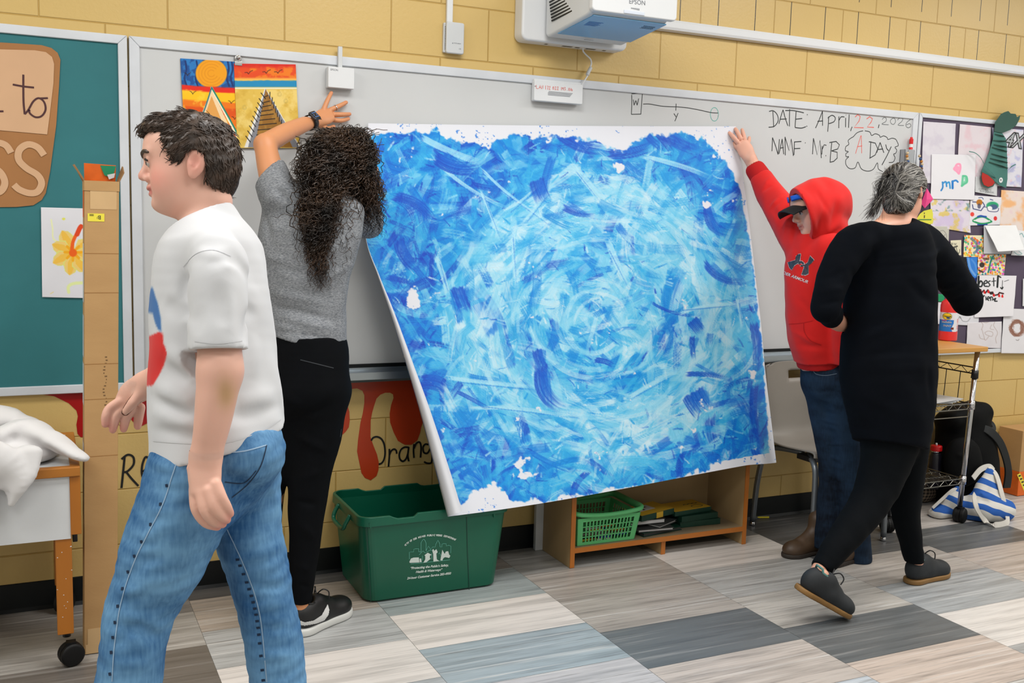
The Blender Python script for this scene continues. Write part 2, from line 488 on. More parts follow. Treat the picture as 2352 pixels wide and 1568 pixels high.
def poly_sd(X, Y, pts):
    """2D signed distance to a polygon, negative inside"""
    d = np.full(X.shape, 1e9); ins = np.zeros(X.shape, bool); n = len(pts)
    for i in range(n):
        x0, y0 = pts[i]; x1, y1 = pts[(i+1) % n]; dx, dy = x1-x0, y1-y0
        t = np.clip(((X-x0)*dx+(Y-y0)*dy)/(dx*dx+dy*dy+1e-12), 0, 1); d = np.minimum(d, np.hypot(X-x0-t*dx, Y-y0-t*dy))
        ins ^= ((y0 > Y) != (y1 > Y)) & (X < (x1-x0)*(Y-y0)/(y1-y0+1e-12)+x0)
    return np.where(ins, -d, d)
# ================================================================== the room
XL, XR, YF, HC = -2.6, 7.2, -6.4, 3.0
BLK = 0.2032; X0 = 0.0318

def wall_material():
    m = bpy.data.materials.new('painted_block'); m.use_nodes = True
    N = m.node_tree.nodes; L = m.node_tree.links; b = N['Principled BSDF']
    b.inputs['Roughness'].default_value = 0.38; b.inputs['Specular IOR Level'].default_value = 0.45
    g = N.new('ShaderNodeNewGeometry'); sp = N.new('ShaderNodeSeparateXYZ'); L.new(g.outputs['Position'], sp.inputs[0])
    def math_(op, a, c=None):
        n = N.new('ShaderNodeMath'); n.operation = op
        for i, v in enumerate((a, c)):
            if v is None: continue
            if isinstance(v, (int, float)): n.inputs[i].default_value = v
            else: L.new(v, n.inputs[i])
        return n.outputs[0]
    x = math_('ADD', sp.outputs['X'], BLK-X0); z = sp.outputs['Z']
    cb = N.new('ShaderNodeCombineXYZ'); L.new(x, cb.inputs[0]); L.new(z, cb.inputs[1])
    br = N.new('ShaderNodeTexBrick'); L.new(cb.outputs[0], br.inputs['Vector'])
    br.offset = 0.5; br.offset_frequency = 2
    br.inputs['Scale'].default_value = 1; br.inputs['Brick Width'].default_value = 2*BLK; br.inputs['Row Height'].default_value = BLK
    br.inputs['Mortar Size'].default_value = 0.0035; br.inputs['Mortar Smooth'].default_value = 0.6
    br.inputs['Color1'].default_value = (1, 1, 1, 1); br.inputs['Color2'].default_value = (1, 1, 1, 1); br.inputs['Mortar'].default_value = (0, 0, 0, 1)
    # acoustic slots cut into the upper blocks
    def band(v, per, lo, hi):
        f = math_('FRACT', math_('DIVIDE', v, per)); return math_('MULTIPLY', math_('GREATER_THAN', f, lo), math_('LESS_THAN', f, hi))
    sx = band(math_('ADD', sp.outputs['X'], SLOT_SHIFT), BLK, 0.0, 0.022)
    sz = band(z, BLK, 0.22, 1.0)
    sl = math_('MULTIPLY', math_('MULTIPLY', sx, sz), math_('MULTIPLY', math_('GREATER_THAN', z, 11*BLK), math_('GREATER_THAN', sp.outputs['X'], 2.40)))
    n1 = N.new('ShaderNodeTexNoise'); n1.inputs['Scale'].default_value = 1.3; n1.inputs['Detail'].default_value = 3; L.new(g.outputs['Position'], n1.inputs['Vector'])
    mx = N.new('ShaderNodeMix'); mx.data_type = 'RGBA'; mx.inputs[6].default_value = rgba((206, 174, 106)); mx.inputs[7].default_value = rgba((214, 184, 118))
    L.new(n1.outputs[0], mx.inputs[0])
    mj = N.new('ShaderNodeMix'); mj.data_type = 'RGBA'; mj.inputs[6].default_value = rgba((186, 150, 78)); L.new(mx.outputs[2], mj.inputs[7]); L.new(br.outputs['Color'], mj.inputs[0])
    ms = N.new('ShaderNodeMix'); ms.data_type = 'RGBA'; L.new(mj.outputs[2], ms.inputs[6]); ms.inputs[7].default_value = rgba((38, 36, 34)); L.new(sl, ms.inputs[0])
    L.new(ms.outputs[2], b.inputs['Base Color'])
    n2 = N.new('ShaderNodeTexNoise'); n2.inputs['Scale'].default_value = 85; n2.inputs['Detail'].default_value = 3; L.new(g.outputs['Position'], n2.inputs['Vector'])
    h = math_('ADD', math_('MULTIPLY', br.outputs['Color'], 2.2), math_('MULTIPLY', n2.outputs[0], 0.55))
    bp = N.new('ShaderNodeBump'); bp.inputs['Strength'].default_value = 0.55; bp.inputs['Distance'].default_value = 0.0025
    L.new(h, bp.inputs['Height']); L.new(bp.outputs[0], b.inputs['Normal'])
    return m
SLOT_SHIFT = -W(1816, 45)[0] % BLK + 0.002
m_wall = wall_material()
m_wall2 = M('plain_wall', (222, 222, 216), rough=0.5, bump=(70, 0.2))
tag(MB().box((XL, 0, 0), (XR, 0.15, HC)).build('wall_back', m_wall), kind='structure')
tag(MB().box((XL-0.15, YF, 0), (XL, 0.15, HC)).build('wall_left', m_wall2), kind='structure')
tag(MB().box((XR, YF, 0), (XR+0.15, 0.15, HC)).build('wall_right', m_wall2), kind='structure')
tag(MB().box((XL, YF-0.15, 0), (XR, YF, HC)).build('wall_front', m_wall2), kind='structure')
tag(MB().box((XL, YF, HC), (XR, 0.15, HC+0.1)).build('ceiling', M('ceiling_tile', (235, 235, 230), rough=0.9, bump=(40, 0.3))), kind='structure')
wall_back = bpy.data.objects['wall_back']

# ---- floor of long vinyl tiles
def floor_material():
    m = bpy.data.materials.new('vinyl_tile'); m.use_nodes = True
    N = m.node_tree.nodes; L = m.node_tree.links; b = N['Principled BSDF']
    b.inputs['Roughness'].default_value = 0.34; b.inputs['Specular IOR Level'].default_value = 0.4
    a = N.new('ShaderNodeAttribute'); a.attribute_name = 'Col'
    g = N.new('ShaderNodeNewGeometry'); ad = N.new('ShaderNodeVectorMath'); ad.operation = 'ADD'
    off = N.new('ShaderNodeAttribute'); off.attribute_name = 'Rnd'
    L.new(g.outputs['Position'], ad.inputs[0]); L.new(off.outputs['Vector'], ad.inputs[1])
    def streak(scale, st, seed, det):
        mp = N.new('ShaderNodeMapping'); mp.inputs['Scale'].default_value = st; mp.inputs['Location'].default_value = (seed, seed*2, 0)
        L.new(ad.outputs[0], mp.inputs[0])
        n = N.new('ShaderNodeTexNoise'); n.inputs['Scale'].default_value = scale; n.inputs['Detail'].default_value = det; n.inputs['Roughness'].default_value = 0.6
        L.new(mp.outputs[0], n.inputs['Vector']); return n.outputs[0]
    def rng(v, a0, a1, b0, b1):
        r = N.new('ShaderNodeMapRange'); L.new(v, r.inputs[0])
        for i, q in enumerate((a0, a1, b0, b1)): r.inputs[i+1].default_value = q
        return r.outputs[0]
    def mixc(f, A, B, mode='MIX'):
        x = N.new('ShaderNodeMix'); x.data_type = 'RGBA'; x.blend_type = mode
        L.new(f, x.inputs[0]) if not isinstance(f, float) else setattr(x.inputs[0], 'default_value', f)
        for i, q in ((6, A), (7, B)):
            if isinstance(q, tuple): x.inputs[i].default_value = q
            else: L.new(q, x.inputs[i])
        return x.outputs[2]
    s1 = streak(1.0, (1.6, 26, 1), 3, 5); s2 = streak(1.0, (4.0, 95, 1), 9, 4); s3 = streak(1.0, (1.3, 45, 1), 21, 5)
    amt = off.outputs['Alpha']
    c = mixc(rng(s1, 0.38, 0.62, 0.75, 1.12), (0, 0, 0, 1), a.outputs['Color'])
    dk = N.new('ShaderNodeMath'); dk.operation = 'MULTIPLY'; L.new(rng(s2, 0.52, 0.72, 0, 0.55), dk.inputs[0]); L.new(amt, dk.inputs[1])
    c = mixc(dk.outputs[0], c, rgba((92, 88, 84)))
    lt = N.new('ShaderNodeMath'); lt.operation = 'MULTIPLY'; L.new(rng(s3, 0.55, 0.72, 0, 0.6), lt.inputs[0]); L.new(amt, lt.inputs[1])
    c = mixc(lt.outputs[0], c, rgba((226, 224, 220)))
    L.new(c, b.inputs['Base Color'])
    rr = rng(s1, 0.3, 0.7, 0.28, 0.4); L.new(rr, b.inputs['Roughness'])
    return m
TP, TX0, TR = 0.6285, 0.4745, 0.3035
offs = {-1: 0.218, 0: 0.112, 1: 0.2085, 2: 0.003, 3: 0.2115, 4: 0.016, 5: 0.117}
pal = [(186, 182, 176), (176, 178, 176), (172, 164, 156), (188, 178, 170), (112, 112, 110), (214, 209, 203), (178, 184, 188), (196, 190, 184)]
known = {(-1, 0): (150, 145, 140), (-1, 1): (176, 172, 166), (-1, 2): (112, 106, 100), (-1, 3): (184, 180, 176),
 (0, 0): (108, 106, 104), (0, 1): (184, 172, 160), (0, 2): (182, 183, 182), (0, 3): (224, 217, 211), (0, 4): (180, 184, 186),
 (1, 0): (158, 150, 142), (1, 1): (162, 170, 170), (1, 2): (226, 218, 211), (1, 3): (160, 172, 178), (1, 4): (188, 186, 188), (1, 5): (190, 186, 184),
 (2, 0): (170, 168, 164), (2, 1): (172, 164, 156), (2, 2): (176, 168, 160), (2, 3): (102, 106, 108), (2, 4): (192, 182, 174), (2, 5): (196, 202, 208),
 (3, 0): (140, 138, 134), (3, 1): (222, 215, 208), (3, 2): (180, 178, 174), (3, 3): (192, 186, 178), (3, 4): (106, 109, 110), (3, 5): (202, 186, 174),
 (4, 0): (92, 92, 92), (4, 1): (92, 92, 92), (4, 2): (188, 180, 172), (4, 3): (170, 173, 174), (4, 4): (222, 216, 210), (4, 5): (172, 172, 170),
 (5, 0): (170, 168, 164), (5, 1): (205, 198, 192), (5, 2): (100, 102, 102), (5, 3): (194, 182, 172), (5, 4): (192, 184, 176), (6, 1): (214, 208, 202), (6, 2): (205, 200, 194)}
rf = random.Random(5)
V = []; Fc = []; C = []; Rn = []
for k in range(-6, 12):
    x0 = TX0+TP*k; x1 = x0+TP; x0c, x1c = max(x0, XL), min(x1, XR)
    if x1c <= x0c: continue
    o = offs.get(k, rf.choice([0, 0.1, 0.2])); y = 0.0; r = 0; top = 0.0
    while top > YF:
        bot = -(o+TR*r) if o > 0.02 else -(o+TR*(r+1)); bot = max(bot, YF)
        c = known.get((k, r)) or rf.choice(pal); j = len(V)
        g = 0.0006
        V += [(x0c+g, bot+g, 0), (x1c-g, bot+g, 0), (x1c-g, top-g, 0), (x0c+g, top-g, 0)]; Fc.append((j, j+1, j+2, j+3))
        q = (rf.uniform(0, 50), rf.uniform(0, 50), 0, 0.45 if sum(c) > 630 else (0.4 if sum(c) < 380 else 1.0))
        C += [c]*4; Rn += [q]*4; top = bot; r += 1
j = len(V); V += [(XL, YF, -0.001), (XR, YF, -0.001), (XR, 0, -0.001), (XL, 0, -0.001)]; Fc.append((j, j+1, j+2, j+3)); C += [(120, 116, 112)]*4; Rn += [(0, 0, 0, 0)]*4
fo = np_mesh('floor', np.array(V), np.array(Fc), floor_material(), None, False, np.array(C, float))
at_ = fo.data.color_attributes.new('Rnd', 'FLOAT_COLOR', 'POINT'); at_.data.foreach_set('color', np.array(Rn, np.float32).ravel())
tag(fo, kind='structure')
m_base = M('vinyl_base', (14, 18, 20), rough=0.4, spec=0.3, bump=(20, 0.05))
mb = MB(); mb.prism([(XL, 0, 0), (XL, -0.012, 0), (XL, -0.004, 0.012), (XL, -0.003, 0.1), (XL, 0, 0.102)], (XR-XL, 0, 0))
tag(mb.build('baseboard_back', m_base), kind='structure')

# ---- painted colour names on the wall below the boards
m_red = M('red_wall_paint', (176, 12, 16), rough=0.35, noise=(6, 0.2)); m_or = M('orange_wall_paint', (190, 58, 14), rough=0.35, noise=(7, 0.25), c2=(150, 40, 8))
m_blk = M('black_wall_paint', (14, 14, 14), rough=0.4)
c4 = crop(780, 780, 4.48); c3 = crop(0, 900, 2.347)
wp = lambda tr, pts, d: [W(*tr(x, y), d) for x, y in pts]
orange = [(-95, 392), (690, 372), (1000, 360), (980, 480), (840, 900), (828, 960), (800, 1035), (740, 1080), (670, 1080), (600, 1040), (555, 950), (520, 850), (515, 760), (530, 670), (555, 600), (550, 562), (520, 545), (470, 545), (420, 565), (380, 605), (355, 680), (335, 750), (320, 830), (318, 1000), (345, 1080), (385, 1180), (403, 1260), (400, 1340), (380, 1400), (320, 1445), (260, 1420), (225, 1370), (205, 1270), (180, 1150), (190, 1030), (215, 850), (238, 760), (255, 650), (255, 570), (235, 525), (180, 500), (130, 505), (85, 530), (70, 600), (75, 650), (100, 740), (105, 830), (95, 900), (60, 950), (20, 985), (-30, 990), (-80, 930), (-95, 700)]
flat_poly('orange_drips', [W(*c4(x, y), 0.0014) for x, y in orange], m_or, wall_back)
strokes('orange_lettering', c4, [[(325, 1038), (345, 1008), (385, 998), (430, 1020), (460, 1080), (468, 1170), (455, 1235), (430, 1270), (402, 1280)],
 [(512, 1122), (512, 1200), (503, 1305)], [(512, 1190), (530, 1145), (560, 1125), (582, 1140), (588, 1172)],
 [(712, 1108), (670, 1105), (632, 1130), (614, 1180), (622, 1228), (652, 1250), (685, 1222), (702, 1170)], [(712, 1102), (702, 1190), (712, 1250)],
 [(765, 1072), (760, 1140), (765, 1215)], [(765, 1120), (790, 1065), (825, 1055), (838, 1110), (832, 1212)],
 [(915, 1078), (880, 1075), (858, 1110), (868, 1160), (905, 1165), (935, 1110)], [(930, 1080), (950, 1180), (945, 1260), (905, 1270), (868, 1255)], [(985, 1110), (1020, 1090), (1010, 1050), (980, 1060), (975, 1120), (1000, 1170), (1040, 1160)]], 0.0018, 4.2, m_blk, wall_back)
red = [(140, 2), (290, 22), (370, 60), (412, 100), (420, 130), (412, 175), (418, 225), (434, 243), (470, 245), (540, 190), (600, 120), (640, 75), (675, 85), (700, 140), (730, 175), (765, 183), (800, 165), (815, 120), (830, 60), (900, 40), (900, -20), (140, -20)]
flat_poly('red_drips', [W(*c3(x, y), 0.0014) for x, y in red], m_red, wall_back)
strokes('red_lettering', c3, [[(672, 350), (664, 430), (655, 517)], [(655, 362), (688, 338), (718, 350), (720, 390), (690, 425), (668, 432)], [(680, 430), (708, 465), (746, 506)],
 [(770, 430), (800, 400), (805, 365), (785, 350), (768, 390), (765, 440), (780, 480), (810, 490)], [(900, 420), (860, 420), (845, 470), (870, 510), (905, 470)], [(905, 330), (905, 420), (910, 510)]], 0.0018, 4.5, m_blk, wall_back)

# ---- white cable raceway along the wall and the conduit to the receiver
m_white = M('white_plastic', (222, 224, 226), rough=0.4, bump=(90, 0.04))
m_grayp = M('pale_grey_plastic', (205, 208, 210), rough=0.45, bump=(90, 0.04))
mb = MB(); zt = W(2000, 122, 0.0)[2]; zb = W(2000, 141, 0.03)[2]
mb.prism([(2.3, 0, 2.236), (2.3, -0.03, 2.240), (2.3, -0.034, 2.25), (2.3, -0.034, 2.272), (2.3, -0.03, 2.282), (2.3, 0, 2.286)], (XR-2.3, 0, 0))
tag(mb.build('cable_raceway', m_white), 'long white cable raceway running along the yellow wall to the right of the projector', 'raceway')
mb = MB(); mb.box((1.4725, -0.016, 2.15), (1.4975, 0, HC))
tag(mb.build('conduit', m_white, bevel=0.003), 'thin vertical white conduit going up from the small receiver box', 'conduit')

# ================================================================== the boards
m_alu = M('white_frame', (214, 218, 224), rough=0.35, metal=0.0, noise=(8, 0.08))
m_alug = M('brushed_tray', (170, 178, 184), rough=0.3, metal=0.85, stretch=(1, 30, 30), bump=(30, 0.05))
ZT, ZB = 1.996, 0.7675; FW = 0.034
def words(tr, lines, cuts, names, *a, **k):
    for n_, (lo, hi) in zip(names, zip([-1e9]+cuts, cuts+[1e9])):
        strokes(n_, tr, [l for l in lines if lo <= sum(p[0] for p in l)/len(l) < hi], *a, **k)
def board(name, x0, x1, panel_mat, label, cat, fw=FW, pname='panel'):
    e = empty(name, ((x0+x1)/2, 0, ZB), label, cat)
    MB().box((x0+0.005, -0.012, ZB+0.005), (x1-0.005, -0.001, ZT-0.005)).build(pname, panel_mat, e)
    mb = MB()
    mb.prism([(x0, 0, ZT), (x1, 0, ZT), (x1-fw, 0, ZT-fw), (x0+fw, 0, ZT-fw)], (0, -0.02, 0)); mb.build('frame_rail', m_alu, e, bevel=0.003)
    MB().prism([(x0, 0, ZB), (x1, 0, ZB), (x1-fw, 0, ZB+fw), (x0+fw, 0, ZB+fw)], (0, -0.02, 0)).build('frame_rail', m_alu, e, bevel=0.003)
    MB().prism([(x0, 0, ZB), (x0, 0, ZT), (x0+fw, 0, ZT-fw), (x0+fw, 0, ZB+fw)], (0, -0.02, 0)).build('frame_stile', m_alu, e, bevel=0.003)
    MB().prism([(x1, 0, ZB), (x1, 0, ZT), (x1-fw, 0, ZT-fw), (x1-fw, 0, ZB+fw)], (0, -0.02, 0)).build('frame_stile', m_alu, e, bevel=0.003)
    return e
XW0, XW1 = 0.309, 4.000
m_teal = M('teal_paper', (46, 118, 124), rough=0.75, noise=(2.2, 0.16), bump=(5, 0.5, 0.01))
m_purp = M('purple_paper', (84, 72, 92), rough=0.8, noise=(3, 0.12), bump=(6, 0.3, 0.01))
m_wb = M('whiteboard_surface', (205, 207, 208), rough=0.28, noise=(1.5, 0.05), spec=0.4)
tb = board('bulletin_board', -2.2, XW0-0.006, m_teal, 'teal paper bulletin board behind the tall cardboard box', 'bulletin board', 0.03, 'teal_backing')
wb = board('whiteboard', XW0, XW1, m_wb, 'long whiteboard behind the big blue painting', 'whiteboard')
pb = board('bulletin_board', XW1+0.006, XR-0.2, m_purp, 'purple paper bulletin board covered with drawings', 'bulletin board', 0.022, 'purple_backing')
mb = MB(); mb.prism([(XW0+0.05, 0, ZB+0.045), (XW0+0.05, -0.022, ZB+0.052), (XW0+0.05, -0.022, ZB+0.04), (XW0+0.05, -0.06, ZB+0.032), (XW0+0.05, -0.075, ZB+0.04), (XW0+0.05, -0.077, ZB+0.012), (XW0+0.05, -0.07, ZB+0.002), (XW0+0.05, 0, ZB)], (XW1-XW0-0.1, 0, 0))
mb.build('marker_tray', m_alug, wb)
MB().box((XW0+0.04, -0.021, ZB+0.05), (XW1-0.04, -0.013, ZB+0.066)).build('tray_seal', m_base, wb)

# handwriting on the whiteboard
m_ink = M('black_marker', (30, 34, 36), rough=0.5); m_redink = M('red_marker_ink', (226, 96, 84), rough=0.5); m_grn = M('teal_marker_ink', (70, 168, 156), rough=0.5); m_greyink = M('faint_marker', (92, 96, 98), rough=0.5)
cR = crop(1650, 0, 3.1353); c6 = crop(960, 0, 3.36)
DB = 0.0124
words(cR, [[(393, 800), (396, 860), (398, 916)], [(365, 802), (396, 798), (424, 826), (431, 868), (404, 908), (362, 916)], [(466, 790), (450, 840), (436, 892)], [(466, 790), (482, 850), (501, 906)], [(445, 858), (492, 856)],
 [(514, 786), (512, 850), (512, 910)], [(482, 796), (540, 796), (616, 812)], [(560, 802), (556, 860), (553, 918)], [(556, 858), (604, 853)], [(553, 918), (598, 922), (630, 912)], [(640, 822), (641, 829)], [(637, 905), (638, 912)],
 [(750, 800), (728, 858), (700, 922)], [(750, 800), (751, 905)], [(714, 874), (754, 870)], [(795, 838), (792, 890), (788, 948)], [(788, 850), (818, 830), (842, 848), (832, 876), (796, 890)], [(868, 838), (867, 922)], [(868, 868), (884, 842), (908, 842)],
 [(917, 848), (916, 916)], [(919, 826), (920, 829)], [(942, 824), (938, 920)], [(963, 912), (952, 944)], [(1158, 896), (1152, 922)]], [670, 952, 1100], ['date_heading', 'month_writing', 'comma', 'comma'], DB, 2.0, m_ink, wb)
strokes('date_digits', cR, [[(985, 842), (1004, 825), (1022, 838), (1014, 870), (978, 918), (1046, 920)], [(1068, 856), (1090, 840), (1110, 855), (1100, 880), (1072, 914), (1120, 917)]], DB, 2.0, m_redink, wb, smooth=False)
strokes('year_digits', cR, [[(1180, 860), (1195, 845), (1210, 855), (1205, 875), (1178, 893), (1226, 898)], [(1258, 850), (1240, 866), (1244, 888), (1262, 895), (1276, 876), (1270, 854), (1258, 850)], [(1290, 865), (1310, 845), (1328, 855), (1320, 875), (1294, 900), (1336, 903)],
 [(1385, 860), (1360, 878), (1350, 903), (1366, 920), (1386, 908), (1378, 890), (1354, 900)]], DB, 1.3, m_greyink, wb)
words(cR, [[(390, 990), (386, 1088)], [(390, 990), (412, 1050), (430, 1112)], [(430, 1112), (436, 1050), (440, 1002)], [(460, 1000), (437, 1108)], [(460, 1000), (471, 1110)], [(443, 1066), (470, 1062)],
 [(480, 985), (482, 1118)], [(480, 985), (510, 1085), (525, 1000), (540, 1122)], [(548, 1020), (545, 1115)], [(546, 1022), (598, 1018)], [(548, 1070), (590, 1068)], [(625, 1026), (628, 1030)],
 [(685, 995), (678, 1110)], [(685, 995), (712, 1115), (732, 1010), (742, 1138)], [(748, 1050), (745, 1112)], [(748, 1075), (762, 1042), (778, 1046)], [(772, 1119), (776, 1122)],
 [(818, 1020), (810, 1090), (805, 1168)], [(800, 1026), (848, 1018), (872, 1042), (860, 1072), (815, 1086)], [(815, 1086), (856, 1096), (856, 1138), (830, 1162), (803, 1168)],
 [(1098, 1018), (1092, 1138)], [(1084, 1020), (1130, 1030), (1148, 1070), (1130, 1115), (1088, 1140)], [(1165, 1025), (1140, 1100)], [(1165, 1025), (1192, 1100)], [(1150, 1076), (1186, 1072)], [(1205, 1040), (1213, 1070), (1226, 1085)], [(1245, 1055), (1215, 1120), (1178, 1188)]], [640, 1000], ['name_heading', 'name_writing', 'day_writing'], DB, 2.0, m_ink, wb, smooth=False)
strokes('cloud_outline', cR, [[(1042, 941), (1000, 955), (972, 984), (958, 992), (935, 1012), (940, 1038), (918, 1056), (915, 1084), (936, 1092), (919, 1106), (921, 1128), (939, 1128), (918, 1152), (920, 1186), (945, 1213), (985, 1208), (1005, 1166), (1030, 1215), (1075, 1232), (1116, 1218), (1145, 1172), (1152, 1215), (1185, 1236)],
 [(1055, 941), (1090, 950), (1104, 975), (1130, 963), (1160, 974), (1166, 988), (1190, 978), (1215, 990), (1222, 1004), (1250, 995), (1276, 1002), (1290, 1025), (1296, 1048), (1272, 1060), (1285, 1080), (1276, 1104), (1262, 1110), (1272, 1135), (1260, 1165), (1228, 1170)]], DB, 1.6, m_ink, wb)
strokes('red_letter', cR, [[(1027, 975), (988, 1105)], [(1029, 975), (1033, 1103)], [(1000, 1056), (1036, 1050)]], DB, 1.5, m_redink, wb)
strokes('diagram_lines', c6, [[(1648, 724), (1690, 720), (1733, 713)], [(1733, 713), (1726, 800), (1721, 880)], [(1722, 880), (1647, 882)], [(1647, 882), (1651, 800), (1650, 732)], [(1662, 768), (1668, 812)], [(1668, 812), (1682, 775)], [(1682, 775), (1692, 812)], [(1692, 812), (1704, 760)],
 [(1738, 803), (1790, 803), (1870, 817), (1940, 823), (2010, 825), (2080, 832), (2170, 848), (2260, 868), (2316, 872)], [(1993, 800), (1990, 853)], [(1975, 875), (1993, 902)], [(2008, 872), (1983, 935)]], DB, 1.7, m_ink, wb)
strokes('diagram_circle', c6, [[(2288+31*math.cos(a), 882+52*math.sin(a)) for a in np.linspace(0.2, 6.6, 26)]], DB, 1.3, m_grn, wb)

# ---- teal board: brown sign and daffodil drawing
c1 = crop(0, 0, 3.136)
m_br = M('brown_paper', (168, 116, 68), rough=0.8, noise=(5, 0.12)); m_tan = M('tan_paper', (212, 170, 132), rough=0.8, noise=(6, 0.06)); m_brink = M('dark_brown_ink', (70, 30, 34), rough=0.6)
sg = empty('paper_sign', W(60, 300, 0.014), 'rounded brown paper sign with tan lettering on the teal bulletin board', 'sign')
flat_poly('brown_paper', wp(c1, [(-700, 290), (0, 305), (200, 318), (300, 325), (370, 345), (415, 380), (435, 430), (425, 620), (405, 900), (360, 1240), (330, 1390), (300, 1440), (240, 1478), (120, 1490), (-700, 1500)], 0.0155), m_br, sg, 0.001)
flat_poly('tan_panel', wp(c1, [(-700, 345), (0, 355), (250, 362), (330, 375), (375, 410), (390, 460), (385, 600), (355, 850), (340, 968), (0, 938), (-700, 915)], 0.0175), m_tan, sg, 0.0006)
strokes('handwriting', c1, [[(168, 537), (168, 640), (170, 740), (178, 822)], [(92, 608), (170, 622), (245, 630)], [(178, 822), (205, 790), (240, 730), (280, 706), (318, 735), (328, 790), (300, 835), (255, 843), (215, 815), (212, 790)], [(290, 708), (345, 706)], [(-40, 801), (25, 801)]], 0.0185, 3.6, m_brink, sg)
strokes('cut_letter', c1, [[(318, 1118), (270, 1060), (200, 1040), (140, 1080), (135, 1150), (190, 1210), (270, 1260), (300, 1320), (270, 1380), (210, 1390), (140, 1365), (100, 1330)]], 0.0178, 13, m_tan, sg)
strokes('cut_letter', c1, [[(80, 1100), (40, 1045), (-30, 1030), (-100, 1080), (-110, 1150), (-50, 1200), (10, 1250), (35, 1320), (0, 1380), (-80, 1390), (-140, 1365)]], 0.0178, 13, m_tan, sg)

c2 = crop(0, 450, 2.851)
p = Paper([(94, 476), (255, 480), (258, 686), (97, 682)], 0.0155, 1.2, (226, 226, 232), seed=3)
q = lambda pts: [c2(*a) for a in pts]
p.line(q([(335, 155), (345, 220), (350, 280), (395, 310)]), 3.5, (236, 240, 190)).line(q([(620, 570), (500, 570), (450, 590), (450, 630)]), 7, (230, 240, 170)).ell(*c2(417, 150), 4, 3, (225, 225, 100))
for cx, cy, px_, py_ in ((430, 300, 405, 225), (400, 340, 340, 315), (400, 400, 345, 440), (475, 430, 455, 520), (520, 420, 560, 500), (530, 330, 600, 290), (520, 380, 610, 390)):
    o_ = c2(478, 368); t_ = c2(px_, py_); mid = ((o_[0]+t_[0])/2, (o_[1]+t_[1])/2); dx, dy = t_[0]-o_[0], t_[1]-o_[1]
    for wd, cl, al in ((0.36, (226, 226, 130), 1), (0.30, (244, 206, 120), 0.9), (0.16, (246, 190, 60), 0.7)):
        p.poly([o_, (mid[0]-dy*wd, mid[1]+dx*wd), (o_[0]+dx*0.85-dy*wd*0.6, o_[1]+dy*0.85+dx*wd*0.6), t_, (o_[0]+dx*0.85+dy*wd*0.6, o_[1]+dy*0.85-dx*wd*0.6), (mid[0]+dy*wd, mid[1]-dx*wd)], cl, al)
for a in np.linspace(0, 6.28, 9)[:-1]:
    o_ = c2(478, 368); p.line([o_, (o_[0]+19*math.cos(a), o_[1]+19*math.sin(a))], 6, (246, 172, 20), 0.9)
p.ell(*c2(478, 372), 9, 9, (240, 100, 24)).line(q([(470, 350), (478, 300), (500, 250)]), 8, (240, 100, 30)).line(q([(505, 250), (520, 215), (530, 200)]), 11, (226, 72, 30)).line(q([(330, 640), (350, 628)]), 1.5, (236, 216, 120))
p.build('daffodil_drawing', None, 'white paper with a watercolour daffodil, pinned to the teal board beside the cardboard box', 'drawing')

# ---- the two paintings clipped to the whiteboard
pn = Paper([(414, 134), (541, 142), (545, 342), (425, 342)], [0.015, 0.015, 0.02, 0.02], 1.0, (40, 120, 190), seed=5)
q = lambda pts: [c1(*a) for a in pts]
pn.blotch((20, 70, 140), 9, 0.45, 0.6, 3, 0.8)
for x in (1335, 1415, 1640, 1668): pn.line(q([(x, 440), (x+8, 500), (x-6, 560), (x+10, 620)]), 4, (18, 50, 110))
pn.ell(*c1(1522, 528), 36, 33, (240, 160, 22), 1, 0.05)
for r in (8, 15, 22, 29): pn.line([(c1(1522, 528)[0]+r*math.cos(a), c1(1522, 528)[1]+r*0.95*math.sin(a)) for a in np.linspace(0.5, 5.5, 16)], 2, (222, 136, 12), 0.6)
yl = lambda y: c1(0, y)[1]
base_ = pn.Y-(pn.X-414)*0.06
for a_, b_, cl in ((630-20, 660, (228, 40, 22)), (648, 730, (250, 196, 24)), (715, 770, (238, 120, 18)), (760, 830, (224, 84, 14)), (820, 900, (236, 120, 20)), (890, 1000, (216, 66, 12)), (980, 1100, (236, 130, 24))):
    wv = 4*(fbm(pn.X/30, pn.Y/6, int(a_), 3)-0.5)
    pn.mixin(sstep(yl(a_)-2, yl(a_)+3, base_+wv)*(1-sstep(yl(b_)+6, yl(b_)+12, base_+wv)), cl)
pn.blotch((250, 214, 70), 14, 0.55, 0.75, 8, 0.6, (base_ > yl(640)).astype(float))
pn.poly(q([(1524, 640), (1340, 1100), (1740, 1100)]), (244, 214, 170)).poly(q([(1524, 690), (1400, 1050), (1670, 1050)]), (224, 150, 60), 0.8)
pn.line(q([(1524, 632), (1570, 720), (1640, 850), (1712, 990)]), 5, (246, 240, 214), smooth=False).line(q([(1524, 630), (1576, 720), (1650, 850), (1722, 985)]), 3.4, (20, 132, 110), smooth=False).line(q([(1524, 632), (1480, 770), (1400, 980)]), 3, (30, 120, 130), smooth=False)
for bx, by in ((1350, 535), (1388, 668), (1665, 735), (1690, 850)): pn.line(q([(bx-20, by-10), (bx-8, by-6), (bx, by+10), (bx+10, by-4), (bx+24, by-12)]), 1.3, (50, 30, 20), smooth=False)
pn.build('sunset_painting', None, 'painted sheet with a big orange sun above a triangle against a blue sky', 'painting')
pr = Paper([(537, 146), (679, 148), (688, 340), (545, 340)], [0.018, 0.016, 0.016, 0.02], 1.0, (226, 190, 84), seed=6)
yy = pr.Y-146; y2 = lambda a: (a-455)/3.136
